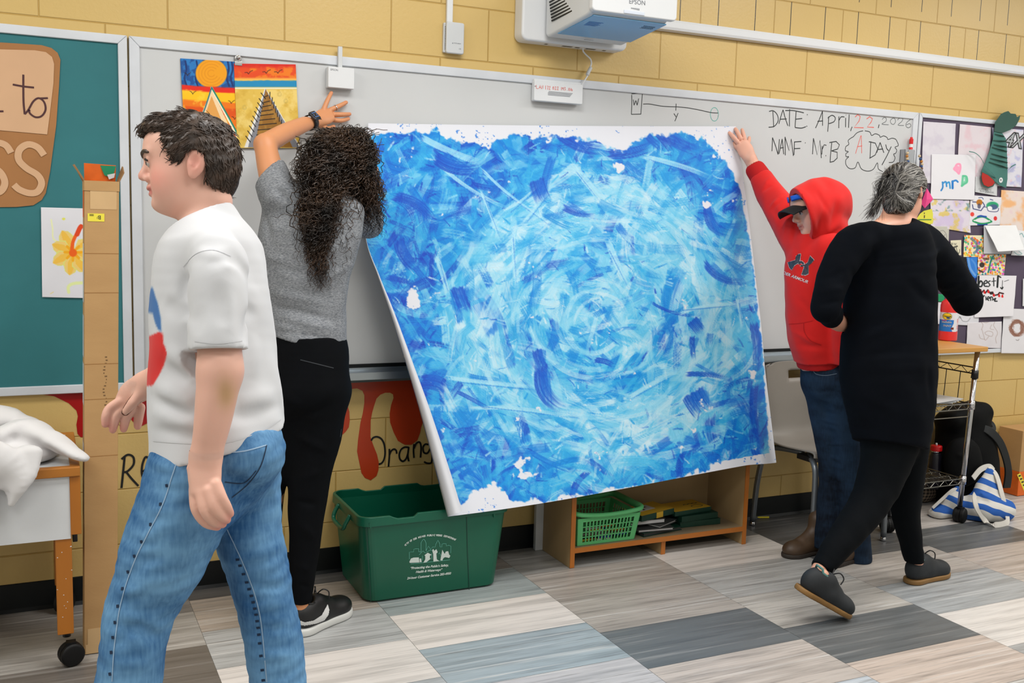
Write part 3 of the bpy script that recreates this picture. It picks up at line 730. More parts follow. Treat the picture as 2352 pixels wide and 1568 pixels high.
pr.mixin(1-sstep(34, 40, yy), (228, 76, 28)).blotch((240, 130, 30), 20, 0.45, 0.6, 11, 0.9, 1-sstep(30, 36, yy)).mixin(1-sstep(6, 16, yy+6*fbm(pr.X/14, pr.Y/5, 2, 3)), (214, 38, 26))
pr.mixin(sstep(30, 36, yy)*(1-sstep(38, 42, yy)), (250, 200, 90), 0.8)
pr.mixin(sstep(39, 42, yy+3*fbm(pr.X/12, pr.Y/4, 9, 3))*(1-sstep(52, 56, yy)), (34, 140, 190)).mixin(sstep(54, 56, yy)*(1-sstep(57, 60, yy)), (236, 232, 200))
pr.blotch((240, 214, 130), 22, 0.45, 0.7, 12, 0.8, sstep(58, 62, yy)).blotch((208, 166, 60), 16, 0.55, 0.75, 13, 0.6, sstep(58, 62, yy))
pr.poly(q([(1910, 632), (1760, 1062), (2165, 1062)]), (236, 236, 232)).poly(q([(1912, 640), (1785, 1062), (2158, 1062)]), (136, 138, 146)).poly(q([(1914, 640), (1832, 1062), (2108, 1062)]), (150, 104, 40))
pr.blotch((176, 132, 60), 10, 0.5, 0.65, 15, 0.7, pr.inside(q([(1914, 640), (1836, 1062), (2100, 1062)])).astype(float))
for i, y in enumerate((700, 740, 770, 802, 832, 866, 900, 936, 972, 1010)):
    w_ = (y-640)/422*138; pr.line(q([(1914-w_*0.6, y), (1910+w_*0.95, y-12)]), 2, (26, 24, 24))
    t = (y-640)/422; pr.line(q([(1912-150*t-10, y-30), (1912-150*t+22, y+12)]), 2, (26, 24, 24)).line(q([(1912+175*t+8, y-36), (1912+175*t+6, y+8)]), 2, (26, 24, 24))
for bx, by in ((1790, 525), (1918, 520), (2002, 520)): pr.line(q([(bx-26, by-2), (bx-10, by-4), (bx, by+8), (bx+12, by-10), (bx+30, by-18)]), 1.6, (70, 34, 24), smooth=False)
for bx, by in ((2060, 728), (1762, 775), (2015, 680)): pr.line([(c1(bx, by)[0]+(2+4*k/20)*math.cos(k*0.6), c1(bx, by)[1]+(2+4*k/20)*math.sin(k*0.6)) for k in range(20)], 0.9, (170, 150, 80), 0.6)
pr.build('pier_painting', None, 'painted sheet of a wooden pier running to a blue sea under a red sky', 'painting')
m_steel = M('bright_steel', (200, 200, 200), rough=0.2, metal=1.0)
e = empty('magnet_clip', W(547, 140, 0.02), 'round chrome magnet clip holding the two paintings on the whiteboard', 'clip')
b0 = W(546, 134, 0.013)
MB().lathe(b0, (0, -1, 0), [(0.013, 0), (0.013, 0.006), (0.011, 0.009)], 24).build('magnet', m_steel, e, smooth=True, bevel=0.001)
MB().lathe(b0+np.array([0, -0.009, 0]), (0, -1, 0.1), [(0.004, 0), (0.007, 0.008), (0.006, 0.014), (0.002, 0.016)], 16).build('knob', m_steel, e, smooth=True)
MB().box(tuple(b0+np.array([-0.012, -0.008, -0.026])), tuple(b0+np.array([0.014, -0.002, -0.01]))).build('jaw', m_steel, e, bevel=0.001)
# ================================================================== drawings pinned to the purple board
cA = crop(2050, 230, 4.752); cB = crop(2050, 500, 4.48)
qa = lambda pts: [cA(*a) for a in pts]; qb = lambda pts: [cB(*a) for a in pts]
G3 = 'drawings pinned to the purple board'
def fin(p, name, label, cat='drawing', cut=None):
    return p.build(name, None, label, cat, G3, cut=cut)
d0 = 0.0145
p = Paper([(2120, 279), (2195, 284), (2190, 424), (2116, 420)], d0, 1.6, (218, 214, 222), seed=1); p.blotch((200, 192, 208), 20, 0.5, 0.7, 21, 0.5)
fin(p, 'paper_sheet', 'plain pale sheet at the top corner of the purple board next to the whiteboard')
p = Paper([(2204, 285), (2275.6, 292), (2270, 434), (2195, 434)], d0, 1.6, (222, 212, 218), seed=2); p.blotch((224, 186, 196), 16, 0.5, 0.72, 22, 0.6)
fin(p, 'watercolour_drawing', 'pale pink speckled sheet between the plain sheet and the green paper fish')
p = Paper([(2278, 293), (2350.5, 298), (2345, 430), (2288, 427)], d0+0.001, 1.6, (220, 218, 228), seed=3); p.blotch((176, 178, 220), 14, 0.5, 0.66, 23, 0.7).blotch((232, 170, 176), 9, 0.6, 0.74, 24, 0.6)
fin(p, 'watercolour_drawing', 'white sheet with lilac and pink washes behind the green paper fish')
p = Paper([(2139.5, 354), (2240.5, 356), (2237, 459), (2137, 457)], [0.019, 0.019, 0.022, 0.019], 0.9, (230, 229, 234), seed=4)
p.line(qa([(690, 720), (705, 700), (735, 702), (740, 745), (725, 800)]), 5, (246, 160, 190)).line(qa([(680, 735), (672, 752), (700, 775), (722, 800)]), 5, (246, 160, 190)).ell(*cA(705, 745), 7, 6, (246, 165, 195))
p.line(qa([(545, 895), (548, 950), (530, 985)]), 3.6, (40, 130, 200)).line(qa([(548, 910), (580, 890), (590, 940)]), 3.6, (50, 140, 205)).line(qa([(590, 910), (618, 895), (628, 960)]), 3.6, (50, 150, 210)).line(qa([(655, 885), (655, 960)]), 5, (30, 120, 200)).line(qa([(650, 890), (690, 875), (712, 892)]), 4, (40, 130, 205))
p.line(qa([(768, 830), (758, 930)]), 5, (110, 200, 160)).line(qa([(768, 828), (805, 835), (812, 890), (780, 915), (756, 935)]), 5, (96, 194, 150)).line(qa([(790, 850), (795, 880), (775, 895)]), 3, (120, 210, 170))
fin(p, 'greeting_drawing', 'white sheet with a pink heart over blue and green hand lettering')
p = Paper([(2136, 457), (2226, 460), (2229, 535), (2137, 520)], d0+0.001, 1.2, (222, 214, 226), seed=5)
p.blotch((206, 190, 222), 22, 0.4, 0.62, 31, 0.8).blotch((222, 196, 96), 12, 0.52, 0.66, 32, 0.8).blotch((100, 140, 140), 9, 0.62, 0.72, 33, 0.7, (p.Y < 485).astype(float))
fin(p, 'watercolour_drawing', 'sheet splashed with yellow and lilac paint below the greeting drawing')
p = Paper([(2229, 448), (2300, 453), (2296, 516), (2225, 518)], d0+0.002, 0.8, (228, 227, 232), seed=6)
p.line(qa([(875, 1110), (985, 1115), (1005, 1150), (965, 1205), (880, 1185), (872, 1140)]), 2, (40, 50, 110), smooth=False).ell(*cA(948, 1115), 7, 7, (186, 116, 30)).ell(*cA(945, 1155), 4, 6, (70, 70, 100), 0.8)
p.ell(*cA(1090, 1150), 14, 9, (40, 160, 110)).ell(*cA(1100, 1165), 10, 6, (80, 80, 140), 0.8).ell(*cA(1060, 1180), 6, 5, (240, 240, 240)).line(qa([(1000, 1165), (1030, 1170), (1050, 1210), (1140, 1215), (1158, 1180)]), 1.6, (60, 60, 110))
p.line(qa([(940, 1065), (975, 1062), (990, 1080)]), 1.5, (40, 60, 120)).line(qa([(1065, 1082), (1095, 1090)]), 1.8, (40, 60, 120))
p.ell(*cA(870, 1245), 4.5, 5, (230, 70, 60)).ell(*cA(1122, 1290), 4, 5, (220, 50, 50)).line(qa([(880, 1310), (930, 1280), (1000, 1275), (1075, 1320)]), 4, (30, 150, 90)).line(qa([(880, 1320), (950, 1345), (1020, 1345), (1080, 1325)]), 4, (30, 150, 90)).line(qa([(930, 1272), (960, 1262), (990, 1268), (1020, 1272)]), 4, (30, 80, 170)).line(qa([(930, 1358), (980, 1362), (1030, 1355)]), 3, (30, 70, 160)).line(qa([(890, 1312), (1060, 1318)]), 3, (236, 236, 236))
fin(p, 'face_drawing', 'drawing of a face with glasses and green lips')
p = Paper([(2240, 405), (2290, 408), (2289, 450), (2239, 441)], d0+0.003, 1.0, (206, 208, 210), seed=7)
lp = fin(p, 'printed_flyer', 'grey printed flyer half hidden under the green paper fish', 'flyer')
text('lettering', 'COME FACE TO FACE', 0.0135, m_greyink, W(*cA(938, 978), 0.0195), (1, 0, -0.04), (0, 0, 1), lp)
text('lettering', 'WITH LEGENDARY', 0.0135, m_greyink, W(*cA(950, 1000), 0.0195), (1, 0, -0.04), (0, 0, 1), lp)
p = Paper([(2299, 436), (2420, 444), (2416, 538), (2295, 530)], d0+0.001, 1.6, (232, 216, 208), seed=8); p.blotch((238, 178, 120), 26, 0.42, 0.62, 41, 0.9).blotch((230, 200, 210), 18, 0.5, 0.7, 42, 0.6)
fin(p, 'watercolour_drawing', 'sheet washed with peach orange paint right of the face drawing')
p = Paper([(2139, 519), (2180, 520), (2177, 576), (2136, 574)], d0+0.002, 1.2, (196, 194, 182), seed=9); p.line(qb([(470, 150), (520, 130), (555, 180), (540, 230), (490, 220)]), 1.2, (130, 128, 124)).line(qb([(500, 160), (520, 200), (540, 170)]), 1.2, (120, 118, 116))
fin(p, 'pencil_drawing', 'grey green pencil sketch beside the dark shirted woman shoulder')
p = Paper([(2183, 552), (2207, 551), (2207, 586), (2182, 587)], d0+0.003, 0.6, (224, 218, 190), seed=10)
p.line(qb([(605, 280), (607, 258), (618, 278), (622, 258)]), 1, (90, 90, 80), smooth=False).line(qb([(632, 270), (640, 262), (645, 275), (635, 278)]), 1, (90, 90, 80)).line(qb([(650, 278), (656, 262)]), 1, (90, 90, 80)).line(qb([(630, 300), (665, 288), (668, 296), (632, 306)]), 1.6, (50, 50, 46), smooth=False)
for pts in ([(640, 310), (640, 350), (625, 375)], [(655, 305), (665, 345), (680, 370)], [(615, 335), (612, 365), (630, 372)], [(690, 325), (688, 355), (670, 372)], [(645, 335), (655, 355), (640, 365)]): p.line(qb(pts), 1.2, (50, 50, 46))
fin(p, 'sticky_note', 'small cream note with a tiny black pen doodle', 'note')
def dots(p, seed, n, cols, r):
    rr = random.Random(seed); x0, x1, y0, y1 = p.X.min(), p.X.max(), p.Y.min(), p.Y.max()
    for _ in range(n): p.ell(rr.uniform(x0, x1), rr.uniform(y0, y1), r*rr.uniform(0.8, 1.2), r*rr.uniform(0.9, 1.3), rr.choice(cols), 0.95, 0.2)
cs = [(240, 150, 40), (230, 90, 50), (40, 150, 160), (70, 180, 120), (240, 210, 70), (200, 90, 190), (250, 170, 60)]
p = Paper([(2214, 540), (2261, 540.6), (2259, 590), (2212, 590)], d0+0.002, 0.7, (236, 226, 190), seed=11); dots(p, 1, 110, cs, 2.2); p.line(qb([(810, 215), (860, 260), (870, 330), (840, 360)]), 6, (70, 120, 150), 0.7).line(qb([(880, 300), (920, 320)]), 7, (80, 90, 60), 0.6)
fin(p, 'dot_painting', 'dotted painting with blue green marks, upper of the two dotted sheets', 'painting')
p = Paper([(2246, 584), (2310, 584), (2305.6, 632), (2245, 631)], d0+0.003, 0.7, (238, 226, 206), seed=12); dots(p, 2, 130, cs+[(220, 90, 190), (240, 150, 40)], 2.2)
p.line(qb([(1035, 395), (1010, 450), (995, 520), (985, 560)]), 4, (40, 130, 120)).ell(*cB(920, 485), 6, 6, (60, 50, 46)).line(qb([(890, 540), (930, 560)]), 4, (70, 60, 50)).line(qb([(940, 420), (985, 425)]), 5, (90, 80, 50), 0.8)
fin(p, 'dot_painting', 'dotted painting with pink and orange spots, lower of the two dotted sheets', 'painting')
p = Paper([(2160, 589), (2246, 590), (2243, 668), (2160, 668)], d0+0.001, 0.9, (14, 16, 22), seed=13)
p.blotch((90, 90, 90), 2.4, 0.62, 0.75, 51, 0.6, (p.Y < 625).astype(float)).blotch((30, 50, 130), 14, 0.5, 0.62, 52, 0.8, sstep(625, 640, p.Y))
p.poly(qb([(760, 405), (872, 405), (872, 610), (845, 620), (810, 590), (775, 500)]), (50, 126, 214)).line(qb([(780, 420), (800, 520), (850, 590)]), 5, (150, 190, 236), 0.6).line(qb([(815, 430), (850, 480), (868, 560)]), 4, (100, 160, 226), 0.6).line(qb([(790, 700), (830, 715), (862, 738)]), 2, (110, 160, 220))
fin(p, 'night_painting', 'black painted sheet with a bright blue shape, near the woman elbow', 'painting')
p = Paper([(2155, 693), (2248, 700), (2247.5, 748), (2150, 744)], d0+0.001, 1.3, (222, 222, 228), seed=14); p.line(qb([(700, 1020), (720, 1060), (770, 1065), (800, 1030)]), 1.2, (130, 130, 134)).line(qb([(665, 1035), (668, 1015), (680, 1035), (690, 1015), (700, 1035)]), 1.2, (110, 110, 114))
fin(p, 'pencil_drawing', 'white sheet with a faint curved pencil line behind the paint bottle')
p = Paper([(2146, 674), (2168, 676), (2168, 693), (2148, 692)], d0+0.003, 1.5, (30, 150, 96), seed=15)
fin(p, 'green_paper', 'small green paper scrap showing under the woman arm', 'paper')
p = Paper([(2222, 741), (2300, 738), (2300, 800), (2219, 797)], d0+0.002, 1.1, (224, 220, 224), seed=16)
for pts in ([(915, 1150), (930, 1100), (905, 1060), (960, 1080), (1010, 1060), (1050, 1070), (1040, 1110), (1080, 1180), (1060, 1240), (1070, 1290)], [(950, 1180), (985, 1165), (1030, 1180), (1020, 1220), (960, 1200), (950, 1180)], [(920, 1150), (940, 1220), (955, 1260), (990, 1220)], [(890, 1200), (905, 1240), (950, 1250)], [(1020, 1100), (1005, 1140), (1040, 1150)]): p.line(qb(pts), 1.2, (176, 156, 150), 0.8)
fin(p, 'pencil_drawing', 'white sheet with a light brown sketched figure above the cart corner')
p = Paper([(2305, 708), (2420, 712), (2418, 812), (2299, 811)], [d0+0.003, d0+0.003, .0245, .0235], 1.3, (226, 224, 228), seed=17)
rr = random.Random(4)
for _ in range(26):
    a0 = rr.uniform(0, 6.28); p.line([(2336+rr.uniform(-3, 3)+rr.uniform(9, 18)*math.cos(a0+k*0.7), 753+rr.uniform(10, 21)*math.sin(a0+k*0.7)) for k in range(9)], 1.2, (140, 96, 80), 0.6)
p.line(qb([(1270, 1255), (1290, 1262), (1300, 1250)]), 1.2, (120, 110, 110))
fin(p, 'scribble_drawing', 'white sheet with a round brown scribble, lowest at the right side')
p = Paper([(2244, 631.7), (2334, 633), (2327, 726), (2237.5, 729)], [0.019, 0.019, 0.032, 0.02], 0.8, (232, 230, 234), seed=18)
K = (18, 24, 26)
for pts, w_ in (([(885, 605), (882, 705)], 4.6), ([(885, 690), (905, 650), (925, 670), (915, 705), (888, 706)], 3.4), ([(945, 680), (975, 665), (962, 645), (942, 665), (945, 700), (975, 705)], 2.8), ([(1005, 650), (990, 655), (988, 672), (1003, 690), (985, 708)], 2.4), ([(1040, 620), (1042, 700)], 2.4), ([(1020, 655), (1062, 648)], 1.8), ([(1085, 600), (1078, 712)], 4.2), ([(1092, 600), (1112, 612)], 3), ([(1132, 645), (1126, 730)], 1.2), ([(1112, 718), (1126, 732), (1136, 715)], 2.6), ([(1150, 655), (1195, 640)], 1), ([(930, 800), (928, 850)], 2.6), ([(930, 820), (945, 800)], 2.4), ([(960, 812), (962, 845)], 2.2), ([(975, 835), (1000, 825), (985, 812), (972, 835), (990, 850)], 2.4), ([(1010, 850), (1010, 815), (1028, 820), (1030, 848)], 2.4), ([(1040, 840), (1060, 830), (1050, 855), (1075, 858)], 2.8)):
    p.line(qb(pts), w_, K)
p.line(qb([(892, 770), (905, 738), (918, 770), (940, 745), (955, 775), (980, 742), (1000, 770), (1030, 765), (1040, 800), (1085, 790), (1100, 770), (1140, 780)]), 3.2, (50, 10, 12), smooth=False)
for x, y in ((905, 760), (945, 765), (985, 760), (1040, 795), (1095, 800), (1128, 805)): p.line(qb([(x-3, y+8), (x+2, y-10), (x+6, y+10)]), 3, (220, 30, 30))
p.ell(*cB(1015, 775), 4, 3.4, (40, 20, 20))
fin(p, 'lettered_drawing', 'white sheet lettered best friend in black over red zigzags')
# the folded white sheet, hanging forward
p = Paper([(2259, 518), (2300, 518), (2330, 583), (2259, 583)], 0.024, 1.4, (206, 208, 214), seed=19)
fe = fin(p, 'folded_paper', 'folded white sheet with its top flap hanging forward, right of the dotted sheets', 'paper')
p = Paper([(2261, 517.5), (2333.5, 517), (2353, 574), (2292, 578)], [0.025, 0.025, 0.075, 0.07], 1.4, (230, 231, 232), seed=20); p.build('flap', fe)
p = Paper([(2336, 528), (2372, 534), (2368, 588), (2322, 586)], [0.018, 0.02, 0.045, 0.03], 1.2, (226, 228, 230), seed=22); p.line(qb([(1300, 180), (1330, 160), (1353, 200), (1380, 180)]), 1.4, (70, 140, 140)).line(qb([(1250, 350), (1290, 380), (1330, 370), (1300, 345)]), 1.2, (90, 150, 150))
fin(p, 'curled_drawing', 'curled white sheet with faint teal lines at the edge behind the folded sheet')
p = Paper([(2349, 640), (2420, 640), (2418, 705), (2348, 703)], d0+0.001, 1.4, (222, 224, 226), seed=23)
fin(p, 'paper_sheet', 'white sheet cut by the right edge of the photo, level with the lettered sheet')
# pink folded paper and yellow sticker
m_pink = M('pink_paper', (236, 70, 140), rough=0.7)
e = empty('pink_paper', W(2130, 455, 0.02), 'crumpled hot pink paper piece beside the grey haired woman face', 'paper')
mb = MB(); P0 = [W(*cA(375, 960), 0.03), W(*cA(445, 1080), 0.02), W(*cA(352, 1180), 0.04), W(*cA(310, 1125), 0.018), W(*cA(372, 1085), 0.045)]
mb.add(P0, [(0, 4, 1), (1, 4, 2), (2, 4, 3), (3, 4, 0)]); mb.build('sheet', m_pink, e, solid=0.0008)
m_yel = M('yellow_sticker', (222, 218, 70), rough=0.5)
e = empty('yellow_sticker', W(2122, 498, 0.02), 'yellow crescent sticker under the pink paper', 'sticker')
flat_poly('backing', [W(*cA(x, y), 0.0185) for x, y in [(265, 1290), (300, 1240), (340, 1208), (430, 1185), (442, 1240), (440, 1345), (380, 1362), (290, 1335)]], m_yel, e, 0.0006)
strokes('print', cA, [[(345, 1230), (352, 1236)], [(350, 1255), (348, 1285)]], 0.0195, 2.6, m_brink, e); strokes('caption', cA, [[(285, 1303), (425, 1303)]], 0.0195, 2.0, M('green_print', (60, 130, 70)), e)
# green paper fish
m_fish = M('fish_green_paper', (70, 124, 116), rough=0.8, noise=(8, 0.12)); m_fishd = M('fish_dark_green', (52, 88, 78), rough=0.8, noise=(8, 0.12)); m_mouth = M('fish_mouth_red', (176, 30, 18), rough=0.7)
e = empty('paper_fish', W(2300, 350, 0.03), 'folded green paper fish with an open red mouth hung head down', 'paper fish')
flat_poly('tail', [W(*cA(x, y), 0.034) for x, y in [(1112, 340), (1120, 240), (1185, 150), (1225, 130), (1265, 118), (1290, 145), (1345, 150), (1360, 185), (1395, 165), (1385, 210), (1350, 275), (1285, 325), (1195, 358)]], m_fishd, e, 0.001)
flat_poly('body', [W(*cA(x, y), 0.030) for x, y in [(1110, 335), (1195, 355), (1215, 385), (1238, 420), (1235, 450), (1248, 480), (1250, 600), (1256, 745), (1255, 860), (1240, 958), (1170, 930), (1100, 870), (1030, 810), (972, 778), (1010, 690), (1055, 570), (1085, 470), (1098, 420)]], m_fish, e, 0.0015)
mb = MB()
for x0, y0, x1, y1 in ((1115, 375, 1215, 405), (1095, 445, 1240, 455), (1105, 490, 1246, 520), (1085, 520, 1246, 570), (1078, 590, 1250, 640), (1065, 640, 1252, 690), (1050, 680, 1254, 750)):
    a, b_ = np.array(W(*cA(x0, y0), 0.0315)), np.array(W(*cA(x1, y1), 0.0315)); t_ = a*0.4+b_*0.6+np.array([0, -0.012, -0.004]); mb.sheet([[a, b_*0.5+a*0.5, b_], [a+[0, -0.002, 0.005], t_+[0, 0, 0.008], b_+[0, -0.003, 0.006]]])
mb.build('gill_strip', m_fishd, e, solid=0.0008)
flat_poly('mouth', [W(*cA(x, y), 0.034) for x, y in [(975, 780), (965, 830), (972, 890), (990, 940), (1045, 962), (1100, 940), (1122, 900), (1110, 870), (1045, 815)]], m_fishd, e, 0.001)
flat_poly('mouth_lining', [W(*cA(x, y), 0.0355) for x, y in [(980, 788), (972, 835), (980, 885), (998, 925), (1045, 946), (1092, 930), (1116, 898), (1100, 870), (1045, 820)]], m_mouth, e)
MB().lathe(W(*cA(1182, 873), 0.031), (0, -1, 0), [(0.0145, 0), (0.0145, 0.001)], 8).build('eye', m_white, e); MB().lathe(W(*cA(1182, 870), 0.0322), (0, -1, 0), [(0.0045, 0), (0.0045, 0.0006)], 10).build('pupil', m_greyink, e)
for pts in ([(835, 560), (900, 575), (960, 625), (1010, 710), (1085, 790), (1130, 845)], [(1255, 775), (1300, 725), (1345, 700)]):
    L_ = smoothline([W(*cA(x, y), 0.034+0.02*math.sin(3.14*i/(len(pts)-1))) for i, (x, y) in enumerate(pts)], 5); MB().ribbon(L_, 0.006, (0, -0.8, 0.6)).build('whisker', m_fish, e, solid=0.0008)
e = empty('number_sticker', W(2330, 322, 0.018), 'silver 4X sticker with a black outline beside the paper fish tail', 'sticker')
text('outline', '4X', 0.105, M('sticker_black', (22, 24, 28), rough=0.4), W(*cA(1222, 500), 0.0178), (1, 0, -0.03), (0, 0, 1), e, shear=0.35, bold=0.006)
text('digits', '4X', 0.105, M('sticker_silver', (176, 180, 184), rough=0.35, metal=0.4), W(*cA(1222, 500), 0.0188), (1, 0, -0.03), (0, 0, 1), e, shear=0.35, bold=0.0)

# ---- magnetic marker cup, marker and bead string on the whiteboard
m_cup = M('grey_magnet_cup', (160, 164, 168), rough=0.45)
a = W(2078, 344, 0.013); b_ = W(2111, 385, 0.013); cx0, cx1, cz0, cz1 = a[0]-0.03, min(b_[0]-0.03, 3.963), W(2090, 420, 0.013)[2], a[2]
e = empty('marker_cup', ((cx0+cx1)/2, -0.013, cz0), 'grey magnetic cup holding a red marker at the whiteboard corner', 'cup')
mb = MB(); mb.box((cx0, -0.017, cz0), (cx1, -0.013, cz1)); mb.box((cx0, -0.045, cz0), (cx1, -0.042, cz1)); mb.box((cx0, -0.045, cz0), (cx0+0.003, -0.013, cz1)); mb.box((cx1-0.003, -0.045, cz0), (cx1, -0.013, cz1)); mb.box((cx0, -0.045, cz0), (cx1, -0.013, cz0+0.003)); mb.build('cup', m_cup, e, bevel=0.001)
b0 = np.array(W(2096, 342, 0.03)); b0[0] = min(b0[0], cx1-0.013); b0[2] = cz0+0.004; top = W(2096, 315, 0.03)[2]-b0[2]
e = empty('marker', b0, 'red dry erase marker standing in the grey cup', 'marker')
m_rcap = M('red_plastic', (214, 22, 26), rough=0.35); m_wht = M('marker_white', (230, 230, 230), rough=0.4)
MB().lathe(b0, (0, 0, 1), [(0.009, 0), (0.009, top-0.034)], 18).build('barrel', m_wht, e, smooth=True, bevel=0.001)
MB().lathe(b0+[0, 0, top-0.034], (0, 0, 1), [(0.0098, 0), (0.0098, 0.024), (0.007, 0.026), (0.006, 0.034)], 18).build('cap', m_rcap, e, smooth=True, bevel=0.001)
MB().lathe(b0+[0, 0, top-0.075], (0, 0, 1), [(0.0093, 0), (0.0093, 0.025)], 18).build('label_band', m_rcap, e, smooth=True)
bead_path = smoothline([W(*cA(x, y), 0.055) for x, y in [(175, 545), (160, 590), (160, 630), (168, 665), (188, 695), (220, 718), (255, 738), (290, 742), (318, 720), (322, 690), (310, 655), (296, 618), (292, 590)]], 8)
e = empty('bead_string', W(2090, 360, 0.05), 'string of blue and natural wooden beads hung on the grey cup', 'beads')
bc = [M('bead_natural', (206, 186, 150), rough=0.5), M('bead_amber', (186, 120, 40), rough=0.5), M('bead_blue', (42, 74, 124), rough=0.5), M('bead_brown', (110, 74, 50), rough=0.5)]
cum = 0; last = None; order = [0, 1, 0, 2, 0, 2, 0, 2, 0, 3, 2, 0, 1, 2, 0]; bi = 0
bead_path = [np.array(q_) for q_ in bead_path]
step = 0.0145; acc = 0
def bead(c, mt): 
    mb = MB(); mb.lathe(np.array(c)-[0, 0, 0.0065], (0, 0, 1), [(0.0025, 0), (0.0058, 0.002), (0.0074, 0.0065), (0.0058, 0.011), (0.0025, 0.013)], 14); mb.build('bead', mt, e, smooth=True)
for i in range(len(bead_path)-1):
    L_ = np.linalg.norm(bead_path[i+1]-bead_path[i]); acc += L_
    if acc >= step: acc -= step; bead(bead_path[i+1], bc[order[bi % len(order)]]); bi += 1
for k, (x, y) in enumerate(((318, 745), (322, 780), (325, 812), (330, 845))): bead(W(*cA(x, y), 0.055), bc[(3, 2, 3, 0)[k]])
MB().tube(bead_path, 0.001, 5).build('cord', m_brink, e)

# ================================================================== projector, receiver boxes
cs6 = c6
x0, x1, zb, zt_ = 1.768, 2.256, 2.119, 2.62
e = empty('projector_mount', ((x0+x1)/2, 0, zb), 'white wall plate behind the projector', 'projector mount')
def rrect(x0, x1, z0, z1, r, y, n=6):
    P = []
    for cx, cz, a0 in ((x1-r, z1-r, 0), (x0+r, z1-r, 90), (x0+r, z0+r, 180), (x1-r, z0+r, 270)):
        for k in range(n+1):
            a = math.radians(a0+90*k/n); P.append((cx+r*math.cos(a), y, cz+r*math.sin(a)))
    return P
MB().prism(rrect(x0, x1, zb, zt_, 0.028, 0), (0, -0.078, 0)).build('plate', m_white, e, bevel=0.01, seg=3)
mb = MB()
for xx, w_ in ((x0+0.12, 0.012), (x0+0.2, 0.045), (x0+0.26, 0.02), (x0+0.31, 0.045), (x0+0.39, 0.014)): mb.box((xx, -0.05, zb-0.0006), (xx+w_, -0.036, zb+0.002))
mb.build('cable_slot', m_base, e)
x0, x1 = 1.852, 2.218
e = empty('projector', (2.03, -0.25, 2.14), 'white short throw projector hung high on the yellow wall', 'projector')
sk = 0.075  # the arm carries it slightly askew
def X_(x, y): return x+(-y-0.09)*sk*2.2*0.5+0.0
yb, yf = -0.092, -0.42
zu_b, zu_f = 2.132, 2.186
L_ = [(yb, zu_b+0.012), (yb-0.02, zu_b), (yf+0.03, zu_f-0.012), (yf+0.004, zu_f), (yf, zu_f+0.012), (yf, 2.30), (yf+0.05, 2.34), (yb, 2.35)]
mb = MB(); mb.add([(X_(x0+0.01, y), y, z) for y, z in L_]+[(X_(x1-0.01, y), y, z) for y, z in L_], [tuple(range(len(L_))), tuple(range(2*len(L_)-1, len(L_)-1, -1))]+[(i, (i+1) % len(L_), len(L_)+(i+1) % len(L_), len(L_)+i) for i in range(len(L_))])
mb.build('housing', m_grayp, e, bevel=0.012, seg=3)
m_film = M('blue_film', (96, 168, 216), rough=0.18, spec=0.6)
mb = MB(); zq = lambda y: zu_b+(zu_f-0.012-zu_b)*((yb-0.02)-y)/((yb-0.02)-(yf+0.03))
q = [(X_(x0+0.02, yb-0.08), yb-0.08, zq(yb-0.08)), (X_(x1-0.012, yb-0.08), yb-0.08, zq(yb-0.08)), (X_(x1-0.012, yf+0.02), yf+0.02, zq(yf+0.02)), (X_(x0+0.03, yf+0.02), yf+0.02, zq(yf+0.02))]
mb.prism([np.array(p)+[0, 0, 0.002] for p in q], (0, 0, -0.0045)); mb.build('glass_window', m_film, e)
# front cover, a rounded white panel standing proud of the housing
xf0, xf1 = X_(x0+0.0, yf)+0.004, X_(x1, yf)+0.012
MB().prism(rrect(xf0, xf1, zu_f-0.002, 2.345, 0.016, yf-0.014), (0, 0.03, 0)).build('front_cover', m_white, e, bevel=0.006, seg=3)
mb = MB()
for i in range(7):
    zz = zu_b+0.055+i*0.0125; mb.obox((X_(x0+0.009, -0.22), -0.215+0.004*i, zz+0.012), (CU*0+np.array([0.12, -1, 0.12]), (0, 0.1, 1), (1, 0.1, 0)), (0.07, 0.0028, 0.002))
mb.build('vent_slot', m_base, e)
m_lab = M('logo_grey', (120, 124, 130), rough=0.5)
text('lettering', 'EPSON', 0.024, m_lab, (xf0+0.155, yf-0.0146, 2.226), (1, 0, 0.02), (0, 0, 1), e)
text('lettering', 'EPSON', 0.014, m_lab, (X_(2.0, -0.17), -0.15, zu_b+0.0005), (1, 0, 0), (0, -1, 0), e)
mb = MB()
for k in range(7): mb.box((xf0+0.166+0.0055*k, yf-0.0148, 2.208-0.0004*k), (xf0+0.169+0.0055*k, yf-0.0142, 2.2125))
mb.build('badge_print', m_lab, e)
MB().box((xf0+0.135, yf-0.0162, 2.189), (xf0+0.225, yf-0.0138, 2.201)).build('latch', M('clear_latch', (206, 214, 226), rough=0.2), e, bevel=0.0008)
mb = MB()
for i in range(9):
    for j in range(5): mb.lathe((X_(x1-0.085, -0.34)+i*0.006+(j % 2)*0.003, -0.365+j*0.007, zq(-0.365+j*0.007)-0.002), (0, 0, -1), [(0.002, 0), (0.002, 0.0012)], 6)
mb.build('speaker_grille', m_base, e)
mb = MB()
for j in range(6): mb.box((X_(x0+0.055, -0.3), -0.3-0.008*j, zq(-0.3-0.008*j)-0.0032), (X_(x0+0.105+0.006*(j % 3), -0.3), -0.2965-0.008*j, zq(-0.3-0.008*j)-0.0024))
mb.build('caution_print', M('film_print', (40, 96, 170)), e)

